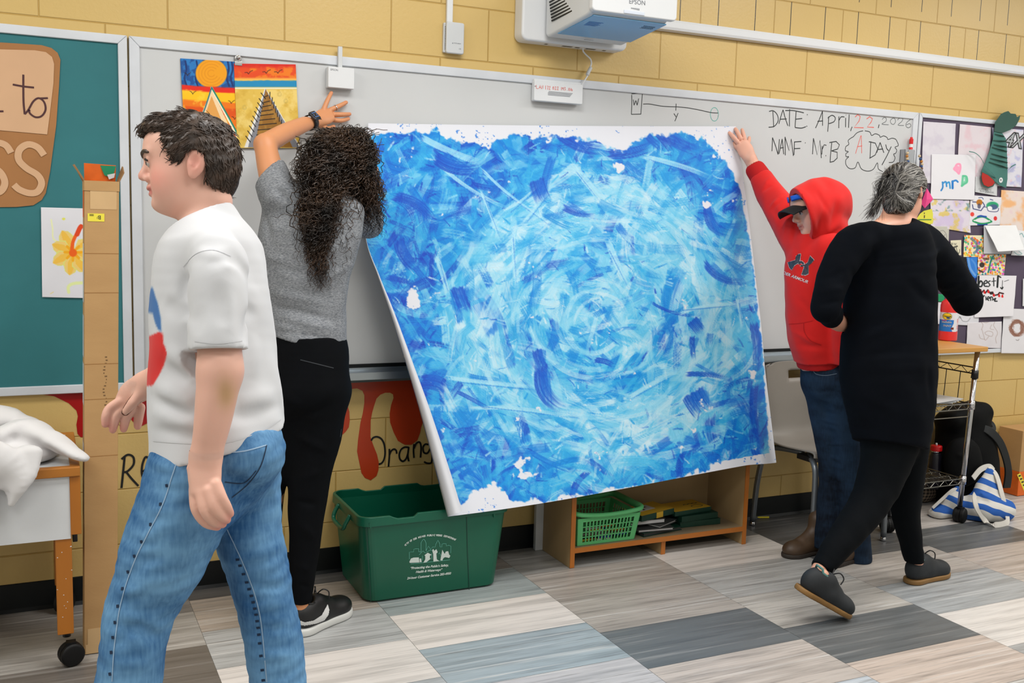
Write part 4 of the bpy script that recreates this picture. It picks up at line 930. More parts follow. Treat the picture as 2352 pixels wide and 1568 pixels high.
# connection box with its cable
e = empty('network_box', (1.955, 0, 1.9), 'white network box with a red written number on the whiteboard top edge', 'box')
zt_, zb = 1.968, 1.897; bx0, bx1 = 1.845, 2.07
MB().prism(rrect(bx0, bx1, zb-0.006, zt_+0.004, 0.006, -0.0205), (0, -0.0275, 0)).build('case', m_white, e, bevel=0.004, seg=3)
MB().prism(rrect(bx0+0.002, bx1-0.006, zt_-0.004, zt_+0.012, 0.004, -0.0205), (0, -0.0195, 0)).build('lid', m_white, e, bevel=0.003)
strokes('lan_writing', c6, [[(912, 655), (914, 682), (928, 684)], [(934, 684), (943, 656), (950, 685)], [(936, 674), (949, 674)], [(956, 686), (956, 660), (966, 686), (966, 658)], [(985, 660), (986, 690)], [(996, 664), (1006, 664), (1000, 692)], [(1012, 668), (1020, 664), (1018, 678), (1011, 692), (1022, 692)],
 [(1044, 668), (1039, 680), (1044, 692), (1051, 680), (1045, 668)], [(1056, 670), (1064, 668), (1063, 680), (1056, 693), (1068, 692)], [(1074, 672), (1082, 668), (1080, 682), (1074, 694), (1086, 693)], [(1108, 672), (1108, 696)], [(1122, 676), (1114, 678), (1116, 686), (1122, 676), (1122, 697)], [(1130, 674), (1138, 674), (1132, 684), (1140, 690), (1131, 698)], [(1150, 696), (1152, 698)], [(1163, 678), (1163, 700)], [(1172, 678), (1172, 702)], [(1186, 680), (1180, 695), (1190, 702), (1194, 693), (1184, 692)]], 0.0486, 1.1, m_redink, e, smooth=False)
mb = MB()
for k in range(4):
    zz = zb+0.034-k*0.0045; mb.box((bx0+0.062+0.003*(k == 0), -0.0486, zz), (bx0+0.176-0.004*k, -0.048, zz+0.0022))
mb.build('fine_print', m_lab, e)
mb = MB(); mb.box((bx0+0.0, -0.0484, zb+0.05), (bx0+0.009, -0.0478, zb+0.052)); mb.build('seam_mark', m_greyink, e)
cb_ = smoothline([W(*c6(x, y), d) for x, y, d in ((1275, 370, 0.045), (1275, 395, 0.04), (1300, 425, 0.03), (1330, 455, 0.025), (1338, 490, 0.025), (1325, 530, 0.025), (1310, 580, 0.03), (1280, 630, 0.035), (1260, 665, 0.035), (1257, 700, 0.035), (1258, 757, 0.035))], 6)
ec = empty('cable', cb_[0], 'white cable looping from the projector mount down to the network box', 'cable')
MB().tube(cb_, 0.0032, 8).build('lead', m_white, ec, smooth=True)
MB().tube([W(*c6(1335, 520), 0.025), W(*c6(1318, 552), 0.027), W(*c6(1306, 580), 0.03)], 0.0075, 12).build('ferrite', m_grayp, ec, smooth=True, bevel=0.002)

e = empty('receiver_box', (1.5, 0, 2.046), 'small pale grey receiver box on the yellow wall under the conduit', 'receiver')
MB().prism(rrect(1.4605, 1.5385, 2.05, 2.163, 0.004, 0), (0, -0.014, 0)).build('back_box', m_grayp, e, bevel=0.002)
MB().prism(rrect(1.4665, 1.5415, 2.0465, 2.166, 0.008, -0.013), (0, -0.017, 0)).build('cover', m_grayp, e, bevel=0.005, seg=3)
text('lettering', 'MITSUBISHI', 0.006, m_lab, (1.497, -0.0302, 2.084), (1, 0, 0), (0, 0, 1), e)
MB().prism([(1.490, -0.0301, 2.0835), (1.4955, -0.0301, 2.0835), (1.4928, -0.0301, 2.089)], (0, -0.0003, 0)).build('logo', m_lab, e)
text('lettering', 'CE', 0.008, m_lab, (1.519, -0.0302, 2.0635), (1, 0, 0), (0, 0, 1), e)
mb = MB()
for k in range(14): mb.box((1.4655, -0.022, 2.062+0.0065*k), (1.4675, -0.012, 2.0645+0.0065*k))
mb.build('vent_slot', m_lab, e)
# touch unit on the board
a = W(751, 152, 0.045); b_ = W(812, 210, 0.045)
e = empty('touch_unit', (0.5*(a[0]+b_[0]), 0, b_[2]), 'small white square touch unit above the curly haired woman hand', 'touch unit')
MB().prism(rrect(a[0]+0.004, b_[0]+0.002, b_[2]+0.008, a[2]+0.0, 0.004, -0.0125), (0, -0.036, 0)).build('case', m_white, e, bevel=0.002)
tx = W(781, 130, 0.03)[0]
MB().box((tx-0.008, -0.036, a[2]-0.001), (tx+0.008, -0.0205, W(781, 107, 0.03)[2])).build('bracket', m_grayp, e, bevel=0.002)
text('lettering', 'EPSON', 0.0095, m_lab, (a[0]+0.012, -0.0488, a[2]-0.014), (1, 0, -0.02), (0, 0, 1), e)
# ================================================================== the big blue painting
def big_painting():
    nS, nT = 560, 540
    BL = [(845, 283), (842, 420), (840, 545), (870, 640), (905, 745), (960, 930), (1000, 1080), (1028, 1186)]
    BR = [(1690, 290), (1706, 400), (1722, 520), (1736, 640), (1748, 740), (1758, 850), (1772, 965), (1783, 1056)]
    def edge(P):
        P = np.array(smoothline(P, 12)); L = np.r_[0, np.cumsum(np.hypot(*np.diff(P, axis=0).T))]; L /= L[-1]
        return lambda t: np.stack([np.interp(t, L, P[:, 0]), np.interp(t, L, P[:, 1])], -1)
    el, er = edge(BL), edge(BR)
    s, t = np.meshgrid(np.linspace(0, 1, nS), np.linspace(0, 1, nT)); s = s.ravel(); t = t.ravel()
    a, b = el(t), er(t)
    px = a[:, 0]*(1-s)+b[:, 0]*s; py = a[:, 1]*(1-s)+b[:, 1]*s
    # the lower edge sags and the upper edge dips a little between the hands
    py += t*(np.sin(np.pi*s)*12*(1-s)+ 6*sstep(0.9, 1, s))+(1-t)*np.sin(np.pi*s)*2
    dB = 0.44-0.07*s
    d = 0.026+(dB-0.026)*(0.25*t+0.75*t**1.5)+0.006*np.sin(5*s+3*t)*t
    d = d-0.05*t*sstep(0.95, 1.0, s)**1.5                     # right margin curling back
    P = np.stack([CAM[i]+0*px for i in range(3)], -1)
    rx = ((px-1176)/FPX)[:, None]*CR; ry = ((py-784)/FPX)[:, None]*CU; r = CF+rx-ry
    P = CAM+((DIST-d)/r[:, 1])[:, None]*r
    # ---- paint, strokes laid one over another
    H, Wd = nT, nS; X = px.reshape(H, Wd); Y = py.reshape(H, Wd)
    pal = np.array([(16, 64, 190), (10, 102, 212), (8, 126, 218), (18, 152, 226), (66, 184, 234), (126, 208, 240), (172, 224, 244), (206, 234, 246)], float)
    f = fbm(X/70+2*fbm(X/120, Y/120, 3), Y/55, 5, 5); tone = 3.0+(f-0.5)*10
    ang = np.arctan2(Y-735, X-1370); rad = np.hypot((X-1370)/1.08, Y-735)
    ringl = np.exp(-((rad-245)/70)**2)+np.exp(-(rad/110)**2)
    tone += 1.5*ringl-1.4*sstep(330, 560, rad)*0.8
    ti = np.clip(tone, 0, 7); i0 = np.floor(ti).astype(int); i1 = np.minimum(i0+1, 7); fr = (ti-i0)[..., None]
    img = pal[i0]*(1-fr)+pal[i1]*fr
    R = np.random.default_rng(4)
    sx, sy = 1.55, 1.66   # picture pixels per mesh vertex
    def stroke(cx, cy, L, w, th, curv, col, al, dry, seed):
        m = L/2+w; ci, cj = (cy-288)/ (1186-288) , 0
        x0, x1 = cx-m, cx+m; y0, y1 = cy-m, cy+m
        # bounding block in grid indices (rows follow y closely)
        ti0 = max(int((y0-330)/900*H)-8, 0); ti1 = min(int((y1-270)/780*H)+12, H)
        if ti1 <= ti0: return
        xa = X[ti0:ti1]; row = slice(ti0, ti1)
        lo = np.searchsorted(xa[len(xa)//2], x0-50); hi = np.searchsorted(xa[len(xa)//2], x1+50)
        if hi <= lo: return
        xs = X[row, lo:hi]-cx; ys = Y[row, lo:hi]-cy; c, sn = math.cos(th), math.sin(th)
        u = xs*c+ys*sn; v = -xs*sn+ys*c-curv*u*u
        rr = np.random.default_rng(seed)
        br = np.interp((v/w+0.5)*14, np.arange(-2, 17), rr.random(19)); br2 = np.interp((v/w+0.5)*40+u*0.02, np.arange(-8, 52), rr.random(60))
        e = 1-sstep(0.82, 1.0, np.abs(v)/(w/2)+0.18*(br2-0.5)); q = np.clip(u/L+0.5, 0, 1)
        en = sstep(0, 0.08, u/L+0.5+0.1*(br-0.5))*(1-sstep(0.75-0.35*dry*br, 1.0, u/L+0.5))
        A = (e*en*al*np.clip(1.25-dry*(0.6*br+0.9*br2)*(0.5+q), 0, 1))[..., None]
        cc = np.array(col)*(1+0.10*(br2-0.5))[..., None]
        img[row, lo:hi] = img[row, lo:hi]*(1-A)+cc*A
    def pick(x, y, light):
        rad = math.hypot((x-1370)/1.08, y-735)
        base = 3.1+R.normal()*1.7+(1.6 if abs(rad-245) < 75 else 0)+(1.3 if rad < 130 else 0)-(1.0 if rad > 380 else 0)+light
        k = min(max(base, 0), 7); i = int(k); j = min(i+1, 7); return pal[i]*(1-(k-i))+pal[j]*(k-i)
    for k in range(4200):
        x = R.uniform(840, 1790); y = R.uniform(300, 1180); rad = math.hypot(x-1370, y-735)
        big = k < 2300
        tang = math.atan2(y-735, x-1370)+math.pi/2
        ringy = 120 < rad < 350
        th = tang+R.normal()*0.45 if ringy and R.random() < 0.75 else R.uniform(0, math.pi)
        L = R.uniform(50, 210) if big else R.uniform(30, 130); w = R.uniform(18, 56) if big else R.uniform(7, 26)
        cv = (-1/(2*max(rad, 80)) if ringy else R.normal()*0.004)
        stroke(x, y, L, w, th, cv, pick(x, y, 0.3 if big else R.choice([-1.0, 0.3, 1.5])), R.uniform(0.45, 0.9), R.uniform(0.6, 1.2), k)
    # bristle hatching: short, dry, fine marks
    for k in range(1500):
        x = R.uniform(840, 1790); y = R.uniform(300, 1180); rad = math.hypot(x-1370, y-735)
        g = fbm(np.array([x/60.0]), np.array([y/60.0]), 77, 2)[0]*9
        stroke(x, y, R.uniform(10, 34), R.uniform(2, 5), g+R.normal()*0.3, R.normal()*0.008, pick(x, y, R.choice([-1.8, -0.6, 1.6, 2.4])), R.uniform(0.4, 0.85), 0.6, 90000+k)
    # the long pale rings and sweeps
    for rad0, a0, a1, w_, n in ((232, -0.5, 1.9, 16, 26), (255, -0.9, 1.2, 12, 24), (215, 1.2, 2.9, 14, 18), (268, 1.6, 3.0, 12, 14), (300, 3.5, 5.6, 14, 20), (140, 0.2, 4.4, 12, 26), (70, 1.0, 6.0, 12, 16), (190, 3.3, 5.2, 12, 16), (285, -1.4, -0.3, 14, 14)):
        for k in range(n):
            a = a0+(a1-a0)*(k+0.5)/n; rr_ = rad0+R.normal()*16; x = 1370+1.08*rr_*math.cos(a); y = 735+rr_*math.sin(a)
            stroke(x, y, R.uniform(70, 130), w_*R.uniform(0.6, 1.3), a+math.pi/2+R.normal()*0.14, 1/(2*rr_), pal[5+int(R.random()*3)], R.uniform(0.35, 0.75), R.uniform(0.7, 1.2), 200000+k+int(rad0*100))
    for x, y, L, w_, th in ((1200, 470, 260, 7, 0.62), (1090, 440, 200, 9, 0.55), (1210, 450, 130, 6, -0.7), (1130, 500, 140, 7, 1.2), (1240, 465, 120, 6, -0.9), (1020, 640, 120, 12, 1.3), (1420, 610, 130, 16, 1.1), (1180, 600, 150, 9, 1.5), (1140, 880, 240, 10, 0.1), (1040, 350, 170, 16, 0.4), (1640, 700, 170, 8, -0.1), (1700, 720, 80, 8, 1.4), (1350, 420, 110, 16, 0.9), (1400, 340, 90, 14, 0.2), (1560, 380, 180, 12, 0.3), (1210, 940, 260, 9, 0.12), (1500, 880, 130, 10, -0.5)):
        stroke(x, y, L, w_, th, R.normal()*0.0012, pal[6], 0.85, 0.55, int(x*7+y)); stroke(x+3, y+w_*0.7, L*0.9, 2.5, th, 0, pal[1], 0.5, 0.7, int(x*9+y))
    for x, y, L, w_, th in ((1050, 385, 120, 34, 0.2), (1330, 335, 130, 26, 0.35), (1240, 440, 60, 40, 1.2), (1450, 350, 110, 26, -0.2), (1560, 330, 90, 26, 0.4), (1605, 925, 60, 60, 1.0), (1630, 860, 110, 12, 0.1), (1590, 800, 60, 14, 1.5), (1250, 900, 120, 36, 1.1), (1060, 690, 70, 34, 1.2), (1000, 880, 70, 40, 0.3), (1090, 920, 90, 10, 0.5), (1660, 640, 110, 20, 0.4), (1640, 520, 100, 26, 0.8), (1240, 830, 60, 26, 1.2), (930, 590, 90, 30, 1.0), (960, 470, 120, 26, 0.6), (1390, 830, 50, 14, 0.3), (1740, 800, 120, 24, 1.5), (1730, 950, 140, 20, 1.5), (1600, 750, 40, 30, 0.9), (1330, 490, 80, 16, 0.2)):
        stroke(x, y, L, w_, th, R.normal()*0.004, pal[0]*0.75+pal[1]*0.25, 0.85, 0.75, int(x*5+y)); stroke(x+5, y-4, L*0.8, w_*0.7, th+0.4, 0, pal[1], 0.6, 0.8, int(x*3+y))
    # bare paper round the ragged edges
    n1 = fbm(X/34, Y/26, 61, 5); n2 = fbm(X/9, Y/9, 62, 3)
    T = t.reshape(H, Wd); S = s.reshape(H, Wd)
    up = np.interp(X, [840, 870, 900, 960, 1000, 1040, 1090, 1120, 1170, 1200, 1260, 1290, 1330, 1380, 1430, 1480, 1560, 1620, 1660, 1700], [310, 318, 318, 312, 300, 322, 330, 345, 318, 322, 330, 318, 322, 335, 350, 322, 318, 330, 372, 420])
    edge_ = (Y-up+7)+(n1-0.5)*46+(n2-0.5)*14
    rt = np.interp(Y, [280, 330, 380, 420, 520, 640, 740, 800, 1000, 1040, 1062], [1640, 1660, 1672, 1696, 1716, 1733, 1744, 1750, 1764, 1766, 1640])
    e2 = rt-X+(n2-0.5)*8+(n1-0.5)*8*(Y < 450)
    low = np.interp(X, [1040, 1060, 1100, 1135, 1180, 1260, 1330, 1420, 1500, 1620, 1650, 1700, 1790], [1120, 1160, 1128, 1100, 1150, 1148, 1138, 1122, 1106, 1085, 1062, 1070, 1066])
    e3 = low-Y+(n1-0.5)*34+(n2-0.5)*16
    hole = sum(np.exp(-(((X-cx)/rx_)**2+((Y-cy)/ry_)**2)) for cx, cy, rx_, ry_ in ((1095, 1128, 34, 20), (1210, 1070, 26, 40), (960, 690, 18, 24), (1420, 380, 22, 14), (1655, 345, 22, 36), (1620, 470, 12, 16), (1730, 860, 14, 22), (930, 930, 8, 18), (945, 690, 14, 34)))
    bare = np.maximum(np.maximum(1-sstep(-3, 3, edge_), 1-sstep(-2, 2, e2)), np.maximum(1-sstep(-3, 3, e3), sstep(0.8, 1.0, 0.9*hole+(n1-0.5)*2.4+(n2-0.5)*1.2)))
    wht = np.array((226, 228, 236), float)
    img2 = img*(1-bare[..., None])+wht*bare[..., None]
    # blue drips and specks on the bare top margin
    sp = sstep(0.74, 0.78, fbm(X/5, Y/5, 71, 2))*(fbm(X/40, Y/40, 72, 2) > 0.55)*bare; img2 = img2*(1-0.7*sp[..., None])+pal[1]*0.7*sp[..., None]
    img2 = img2.reshape(-1, 3)
    i = np.arange(nS*nT).reshape(nT, nS); Q = np.stack([i[:-1, :-1].ravel(), i[1:, :-1].ravel(), i[1:, 1:].ravel(), i[:-1, 1:].ravel()], 1)
    # the left margin rolled forward, showing the white back of the sheet
    tt = np.linspace(0, 1, nT); wr = np.interp(el(tt)[:, 1], [283, 560, 640, 700, 843, 930, 1016, 1098, 1186], [0.8, 1.0, 4, 8, 16, 22, 27, 31, 34]); nr = 10
    base = len(P); a = el(tt); inn = a+np.stack([wr, -wr*0.35*np.linspace(0, 1, nT)], -1)
    VV = []
    for k in range(1, nr+1):
        g = k/nr; q = a*(1-g)+inn*g; dd = d.reshape(nT, nS)[:, 0]+(wr*0.0016)*np.sin(np.pi*min(g*0.62+0.1, 1))*1.0+0.001
        for m in range(nT): VV.append(W(q[m, 0], q[m, 1], dd[m]))
    VV = np.array(VV); P = np.concatenate([P, VV]); colr = np.concatenate([img2, np.tile((216, 217, 222), (len(VV), 1))])
    cols = [i[:, 0]]+[base+np.arange(nT)+k*nT for k in range(nr)]
    for k in range(nr): Q = np.concatenate([Q, np.stack([cols[k][:-1], cols[k+1][:-1], cols[k+1][1:], cols[k][1:]], 1)])
    m = M('wet_paint', (255, 255, 255), rough=0.42, spec=0.3, attr='Col', bump=(160, 0.25, 0.0008), stretch=(1, 1, 1))
    o = np_mesh('blue_painting', P, Q, m, None, True, colr)
    return tag(o, 'huge sheet of paper painted in blue and white swirls, held against the whiteboard', 'painting')
big_painting()

# ================================================================== left: cart, cloth and cardboard box
m_oak = M('orange_wood', (178, 108, 30), rough=0.45, noise=(3, 0.3), stretch=(3, 3, 0.5), bump=(30, 0.08), c2=(120, 66, 20))
m_oakh = M('orange_wood_edge', (182, 116, 40), rough=0.45, noise=(3, 0.3), stretch=(0.6, 4, 4), c2=(140, 80, 24))
m_lam = M('white_laminate', (214, 216, 218), rough=0.35, noise=(4, 0.05))
m_black = M('black_rubber', (14, 14, 15), rough=0.55, spec=0.3)
m_blackm = M('black_metal', (24, 24, 26), rough=0.4, metal=0.3)
e = empty('utility_cart', (-0.35, -0.29, 0), 'white panelled wooden cart with an orange wood frame, at the left edge', 'cart')
cxl, cxr, yb, yf = -1.0, 0.106, -0.03, -0.56
MB().box((cxl, yf+0.03, 0.611), (cxr-0.028, yb-0.03, 0.632)).build('table_top', m_lam, e)
mb = MB(); mb.box((cxl, yf, 0.606), (cxr, yf+0.03, 0.635)); mb.build('top_edge', m_oakh, e, bevel=0.003)
mb = MB(); mb.box((cxl, yb-0.03, 0.606), (cxr, yb, 0.635)); mb.build('top_edge', m_oakh, e, bevel=0.003)
mb = MB(); mb.box((cxr-0.028, yf+0.03, 0.606), (cxr, yb-0.03, 0.635)); mb.build('top_edge', m_oakh, e, bevel=0.003)
MB().box((cxl, yf+0.012, 0.412), (cxr-0.03, yf+0.03, 0.606)).build('front_panel', m_lam, e)
MB().box((cxr-0.018, yf+0.03, 0.43), (cxr-0.004, yb-0.03, 0.606)).build('side_panel', m_lam, e)
MB().box((cxr-0.03, yf+0.008, 0.424), (cxr, yf+0.04, 0.606)).build('corner_post', m_oak, e, bevel=0.002)
m_speck = m_oak
for y in (yf+0.015, yb-0.065):
    MB().box((0.032, y, 0.11), (0.078, y+0.045, 0.43)).build('leg', m_oak, e, bevel=0.003)
MB().box((-0.95, yf+0.015, 0.11), (-0.905, yf+0.06, 0.43)).build('leg', m_oak, e, bevel=0.003)
MB().box((0.045, yf+0.06, 0.315), (0.068, yb-0.065, 0.37)).build('stretcher', m_oak, e, bevel=0.002)
MB().box((0.082, yf+0.06, 0.385), (0.096, yf+0.11, 0.425)).build('bracket', m_blackm, e, bevel=0.002)
rr = random.Random(2)
mb = MB()
for k in range(12):
    x_, z_ = rr.uniform(0.034, 0.076), rr.uniform(0.13, 0.4); mb.lathe((x_, yf+0.0155, z_), (0, -1, 0), [(0.0015+0.001*rr.random(), 0), (0.001, 0.001)], 7)
mb.build('paint_fleck', m_lam, e)
def caster(parent, x, y, z, r, w=0.022, ang=0.5, name='caster'):
    mb = MB(); mb.lathe((x, y, z), (0, 0, -1), [(0.012, 0), (0.012, 0.02)], 12); mb.build('caster_stem', m_blackm, parent, smooth=True)
    c = np.array([x+0.012*math.cos(ang), y+0.012*math.sin(ang), r]); ax = np.array([-math.sin(ang), math.cos(ang), 0])
    for s in (-1, 1):
        MB().lathe(c+ax*s*0.006, ax*s, [(r*0.96, 0), (r, 0.003), (r, w*0.6), (r*0.85, w*0.8), (r*0.4, w*0.9)], 24).build('caster_wheel', m_black, parent, smooth=True, bevel=0.002)
    mb = MB(); mb.lathe(c-ax*0.006, ax, [(r*1.02, 0), (r*1.02, 0.012)], 24); mb.box(tuple(c+[-0.014, -0.014, r*0.2]), tuple(c+[0.014, 0.014, r*1.1])); mb.build('caster_hood', m_black, parent)
caster(e, 0.058, yf+0.04, 0.115, 0.036, ang=0.3); caster(e, 0.055, yb-0.04, 0.115, 0.036, ang=1.0)

m_cloth = M('white_cloth', (222, 220, 220), rough=0.9, noise=(6, 0.05), bump=(220, 0.2, 0.0008), sheen=0.2)
F_ = Field((-0.5, -0.75, 0.42), (0.18, -0.05, 0.80), 0.005)
T = lambda x, y, d: W(x, y, d)
F_.ell((-0.16, -0.38, 0.655), (0.22, 0.17, 0.05), [(1, 0, 0), (0, 1, 0), (0, 0, 1)], 0.02)
F_.ell((-0.24, -0.33, 0.70), (0.14, 0.12, 0.05), [(1, 0, 0), (0, 1, 0), (0, 0, 1)], 0.03)
F_.chain([T(0, 1010, .42), T(60, 985, .4), T(120, 1010, .46), T(170, 1040, .52), T(195, 1052, .54)], [(.035, .06), (.034, .055), (.026, .05), (.018, .04), (.008, .02)], .02)
F_.chain([T(20, 965, .3), T(75, 975, .33), T(78, 990, .36)], [(.03, .05), (.02, .03), (.012, .02)], .02)
F_.chain([T(-30, 960, .3), T(30, 960, .3)], [(.045, .06), (.03, .05)], .02)
F_.chain([T(-60, 1040, .565), T(10, 1070, .58), T(30, 1110, .585), T(25, 1155, .582)], [(.06, .03), (.055, .026), (.04, .018), (.012, .010)], .02)
F_.chain([T(60, 1045, .56), T(60, 1085, .582), T(40, 1120, .584)], [(.05, .03), (.035, .02), (.02, .012)], .02)
F_.chain([T(-80, 1070, .575), T(-50, 1180, .583)], [(.07, .026), (.05, .012)], .02)
for a, b_, w_, am in (((10, 1000, .45), (150, 1038, .53), .012, -.012), ((20, 1035, .5), (120, 1020, .5), .012, .012), ((-20, 985, .35), (70, 1005, .42), .012, -.014), ((30, 1060, .56), (95, 1055, .55), .010, .012), ((35, 1065, .57), (20, 1150, .585), .009, -.012), ((60, 1060, .57), (35, 1140, .585), .009, .010), ((5, 1060, .57), (-5, 1150, .585), .009, .012), ((80, 1020, .48), (60, 1080, .58), .009, -.010), ((-30, 1010, .42), (60, 1030, .47), .012, .012), ((120, 1005, .45), (190, 1048, .53), .008, .008), ((30, 970, .3), (10, 1010, .4), .010, -.012)):
    F_.fold(T(*a), T(*b_), w_, am)
F_.ell(T(53, 1012, .42), (.05, .05, .035), k=.02); F_.wobble(0.0022, 11, 3)
F_.cut((0, -0.3, 0.6355), (0, 0, -1)) if False else None
g = np.meshgrid(*F_.ax, indexing='ij', sparse=True)
tabl = np.maximum(np.maximum(g[0]-(cxr+0.003), (yf-0.002)-g[1]), g[2]-0.6365)   # hollow where the cart is
F_.d = np.maximum(F_.d, -tabl.astype(np.float32))
cl_ = F_.build('white_cloth', m_cloth, None)
tag(cl_, 'crumpled white cloth hanging over the edge of the cart', 'cloth')

m_card = M('cardboard', (188, 148, 98), rough=0.8, noise=(2.5, 0.22), stretch=(3, 3, 9), bump=(40, 0.12), c2=(164, 124, 78))
m_cardin = M('cardboard_inner', (150, 112, 70), rough=0.85, noise=(9, 0.2))
m_tape = M('packing_tape', (212, 176, 128), rough=0.3, noise=(12, 0.08)); m_yl = M('yellow_label', (236, 220, 70), rough=0.5); m_orp = M('orange_print', (232, 108, 30), rough=0.55, noise=(30, 0.1)); m_gp = M('green_tape', (20, 130, 90), rough=0.4)
def lat(z): return 0.0215*z            # the box leans slightly to the right
e = empty('cardboard_box', (0.16, -0.42, 0), 'tall narrow cardboard box standing on end beside the teal board', 'box')
bx0, bx1, by0, by1, bz = 0.1075, 0.2055, -0.365, -0.462, 1.49
P4 = lambda z: [(bx0+lat(z), by1, z), (bx1+lat(z), by1, z), (bx1+lat(z), by0, z), (bx0+lat(z), by0, z)]
MB().hexa(P4(0.002), P4(bz-0.03)).build('carton', m_card, e, bevel=0.002)
def quad_on_front(x0, x1, z0, z1, off): return [(x0+lat(z0), by1-off, z0), (x1+lat(z0), by1-off, z0), (x1+lat(z1), by1-off, z1), (x0+lat(z1), by1-off, z1)]
def onfront(name, x0, x1, z0, z1, off, mt, th=0.0004): return MB().prism(quad_on_front(x0, x1, z0, z1, off), (0, -th, 0)).build(name, mt, e)
mb = MB()
for z0, z1 in ((bz-0.03, bz),):
    a_, b_ = P4(z0), P4(z1)
    for i in range(4):
        j = (i+1) % 4; mb.add([a_[i], a_[j], b_[j], b_[i]], [(0, 1, 2, 3)])
mb.build('rim', m_card, e, solid=0.003)
zt = bz
MB().sheet([[(bx0+lat(zt), by1, zt), (bx0+lat(zt), by0, zt)], [(bx0+lat(zt)-0.03, by1-0.005, zt+0.045), (bx0+lat(zt)-0.024, by0, zt+0.05)]]).build('flap', m_cardin, e, solid=0.004)
MB().sheet([[(bx1+lat(zt), by1, zt), (bx1+lat(zt), by0, zt)], [(bx1+lat(zt)+0.014, by1, zt+0.028), (bx1+lat(zt)+0.018, by0, zt+0.05)]]).build('flap', m_cardin, e, solid=0.004)
fl = MB().sheet([[(bx0+lat(zt)+0.004, by0, zt-0.005), (bx1+lat(zt)-0.004, by0, zt-0.005)], [(bx0+lat(zt)+0.004, by0-0.008, zt+0.055), (bx1+lat(zt)-0.002, by0-0.006, zt+0.052)]]).build('flap', m_orp, e, solid=0.004); tag(fl, 'orange printed back flap')
gx = bx0+lat(zt)
MB().add([(gx+0.05, by0-0.0085, zt+0.05), (gx+0.062, by0-0.0085, zt+0.02), (gx+0.085, by0-0.0085, zt+0.012), (gx+0.096, by0-0.0085, zt+0.05)], [(0, 1, 2, 3)]).build('green_tape', m_gp, e, solid=0.0006)
MB().add([(gx+0.07, by0-0.0092, zt+0.022), (gx+0.075, by0-0.0092, zt+0.008), (gx+0.09, by0-0.0092, zt+0.014), (gx+0.093, by0-0.0092, zt+0.028)], [(0, 1, 2, 3)]).build('torn_paper', m_lam, e, solid=0.0006)
onfront('tape', 0.124, 0.199, 1.405, 1.478, 0.0003, m_tape); onfront('tape', 0.118, 0.186, 0.03, 0.085, 0.0003, m_tape); onfront('tape', 0.112, 0.2, 0.003, 0.034, 0.0005, m_tape)
lb = onfront('label', 0.117, 0.164, 1.368, 1.392, 0.0006, m_yl)
text('print', 'B', 0.017, m_ink, (0.155+lat(1.38), by1-0.0013, 1.386), (-1, 0, 0), (0, 0, -1), e); text('print', '1', 0.009, m_ink, (0.146+lat(1.38), by1-0.0013, 1.382), (-1, 0, 0), (0, 0, -1), e)
mb = MB()
for k in range(6): mb.prism(quad_on_front(0.1225+0.002*k, 0.1235+0.002*k, 1.384, 1.39, 0.0012), (0, -0.0002, 0))
mb.build('barcode', m_ink, e)
m_crease = M('cardboard_crease', (156, 112, 62), rough=0.85)
for z_ in (1.15, 1.27, 0.93, 0.82, 0.64): onfront('crease', bx0+0.0, bx1, z_, z_+0.0022, 0.0001, m_crease, 0.0002)
mb = MB(); rr = random.Random(8)
for k in range(16):
    z_ = 0.80+0.01*k; x_ = 0.166+0.004*math.sin(k); mb.prism(quad_on_front(x_-0.004*rr.random(), x_+0.005*rr.random()+0.001, z_, z_+0.004, 0.00015), (0, -0.0001, 0))
mb.build('scuff', M('scuff_grey', (118, 88, 56), rough=0.9), e)
for z0, z1, mt in ((1.38, 1.46, m_orp), (1.12, 1.30, m_lam), (0.95, 1.08, m_lam), (0.8, 0.93, m_lam), (0.62, 0.68, m_lam)):
    MB().prism([(bx0+lat(z0)-0.0006, by1+0.012, z0), (bx0+lat(z0)-0.0006, by0-0.012, z0), (bx0+lat(z1)-0.0006, by0-0.012, z1), (bx0+lat(z1)-0.0006, by1+0.012, z1)], (-0.0003, 0, 0)).build('side_label', mt, e)

# ================================================================== green recycling bin
m_bin = M('green_plastic', (4, 92, 68), rough=0.36, noise=(3, 0.1), bump=(60, 0.05))
m_binw = M('white_print', (214, 226, 220), rough=0.6); m_bint = M('pale_green_print', (112, 190, 172), rough=0.6)
H_ = 0.335; BX0, BX1, BY0, BY1 = 1.062, 1.585, -0.03, -0.372; TX0_, TX1_, TY0_, TY1_ = 1.028, 1.614, -0.012, -0.405
def ring(x0, x1, y0, y1, r, z, n=7):
    P = []
    for cx, cy, a0 in ((x1-r, y0-r, 0), (x0+r, y0-r, 90), (x0+r, y1+r, 180), (x1-r, y1+r, 270)):
        for k in range(n+1):
            a = math.radians(a0+90*k/n); P.append(np.array([cx+r*math.cos(a), cy+r*math.sin(a), z]))
    return P
def dens(P, m=8):
    out = []
    for i in range(len(P)):
        a, b_ = P[i], P[(i+1) % len(P)]; L_ = np.linalg.norm(b_-a); k = m if L_ > 0.1 else 1
        for q in range(k*4 if L_ > 0.1 else 1): out.append(a+(b_-a)*q/(k*4 if L_ > 0.1 else 1))
    return out
def lerp4(t): return (BX0+(TX0_-BX0)*t, BX1+(TX1_-BX1)*t, BY0+(TY0_-BY0)*t, BY1+(TY1_-BY1)*t)
e = empty('recycling_bin', ((BX0+BX1)/2, -0.2, 0), 'dark green plastic recycling bin printed with a white city skyline', 'bin')
rings = [dens(ring(*lerp4(t), 0.045, H_*t if t else 0.003)) for t in (0, 0.03, 0.3, 0.6, 0.9)]
rings[0] = dens(ring(BX0+0.012, BX1-0.012, BY0-0.012, BY1+0.012, 0.04, 0.002))
nr = len(rings[0]); mb = MB(); vs = [p for r_ in rings for p in r_]
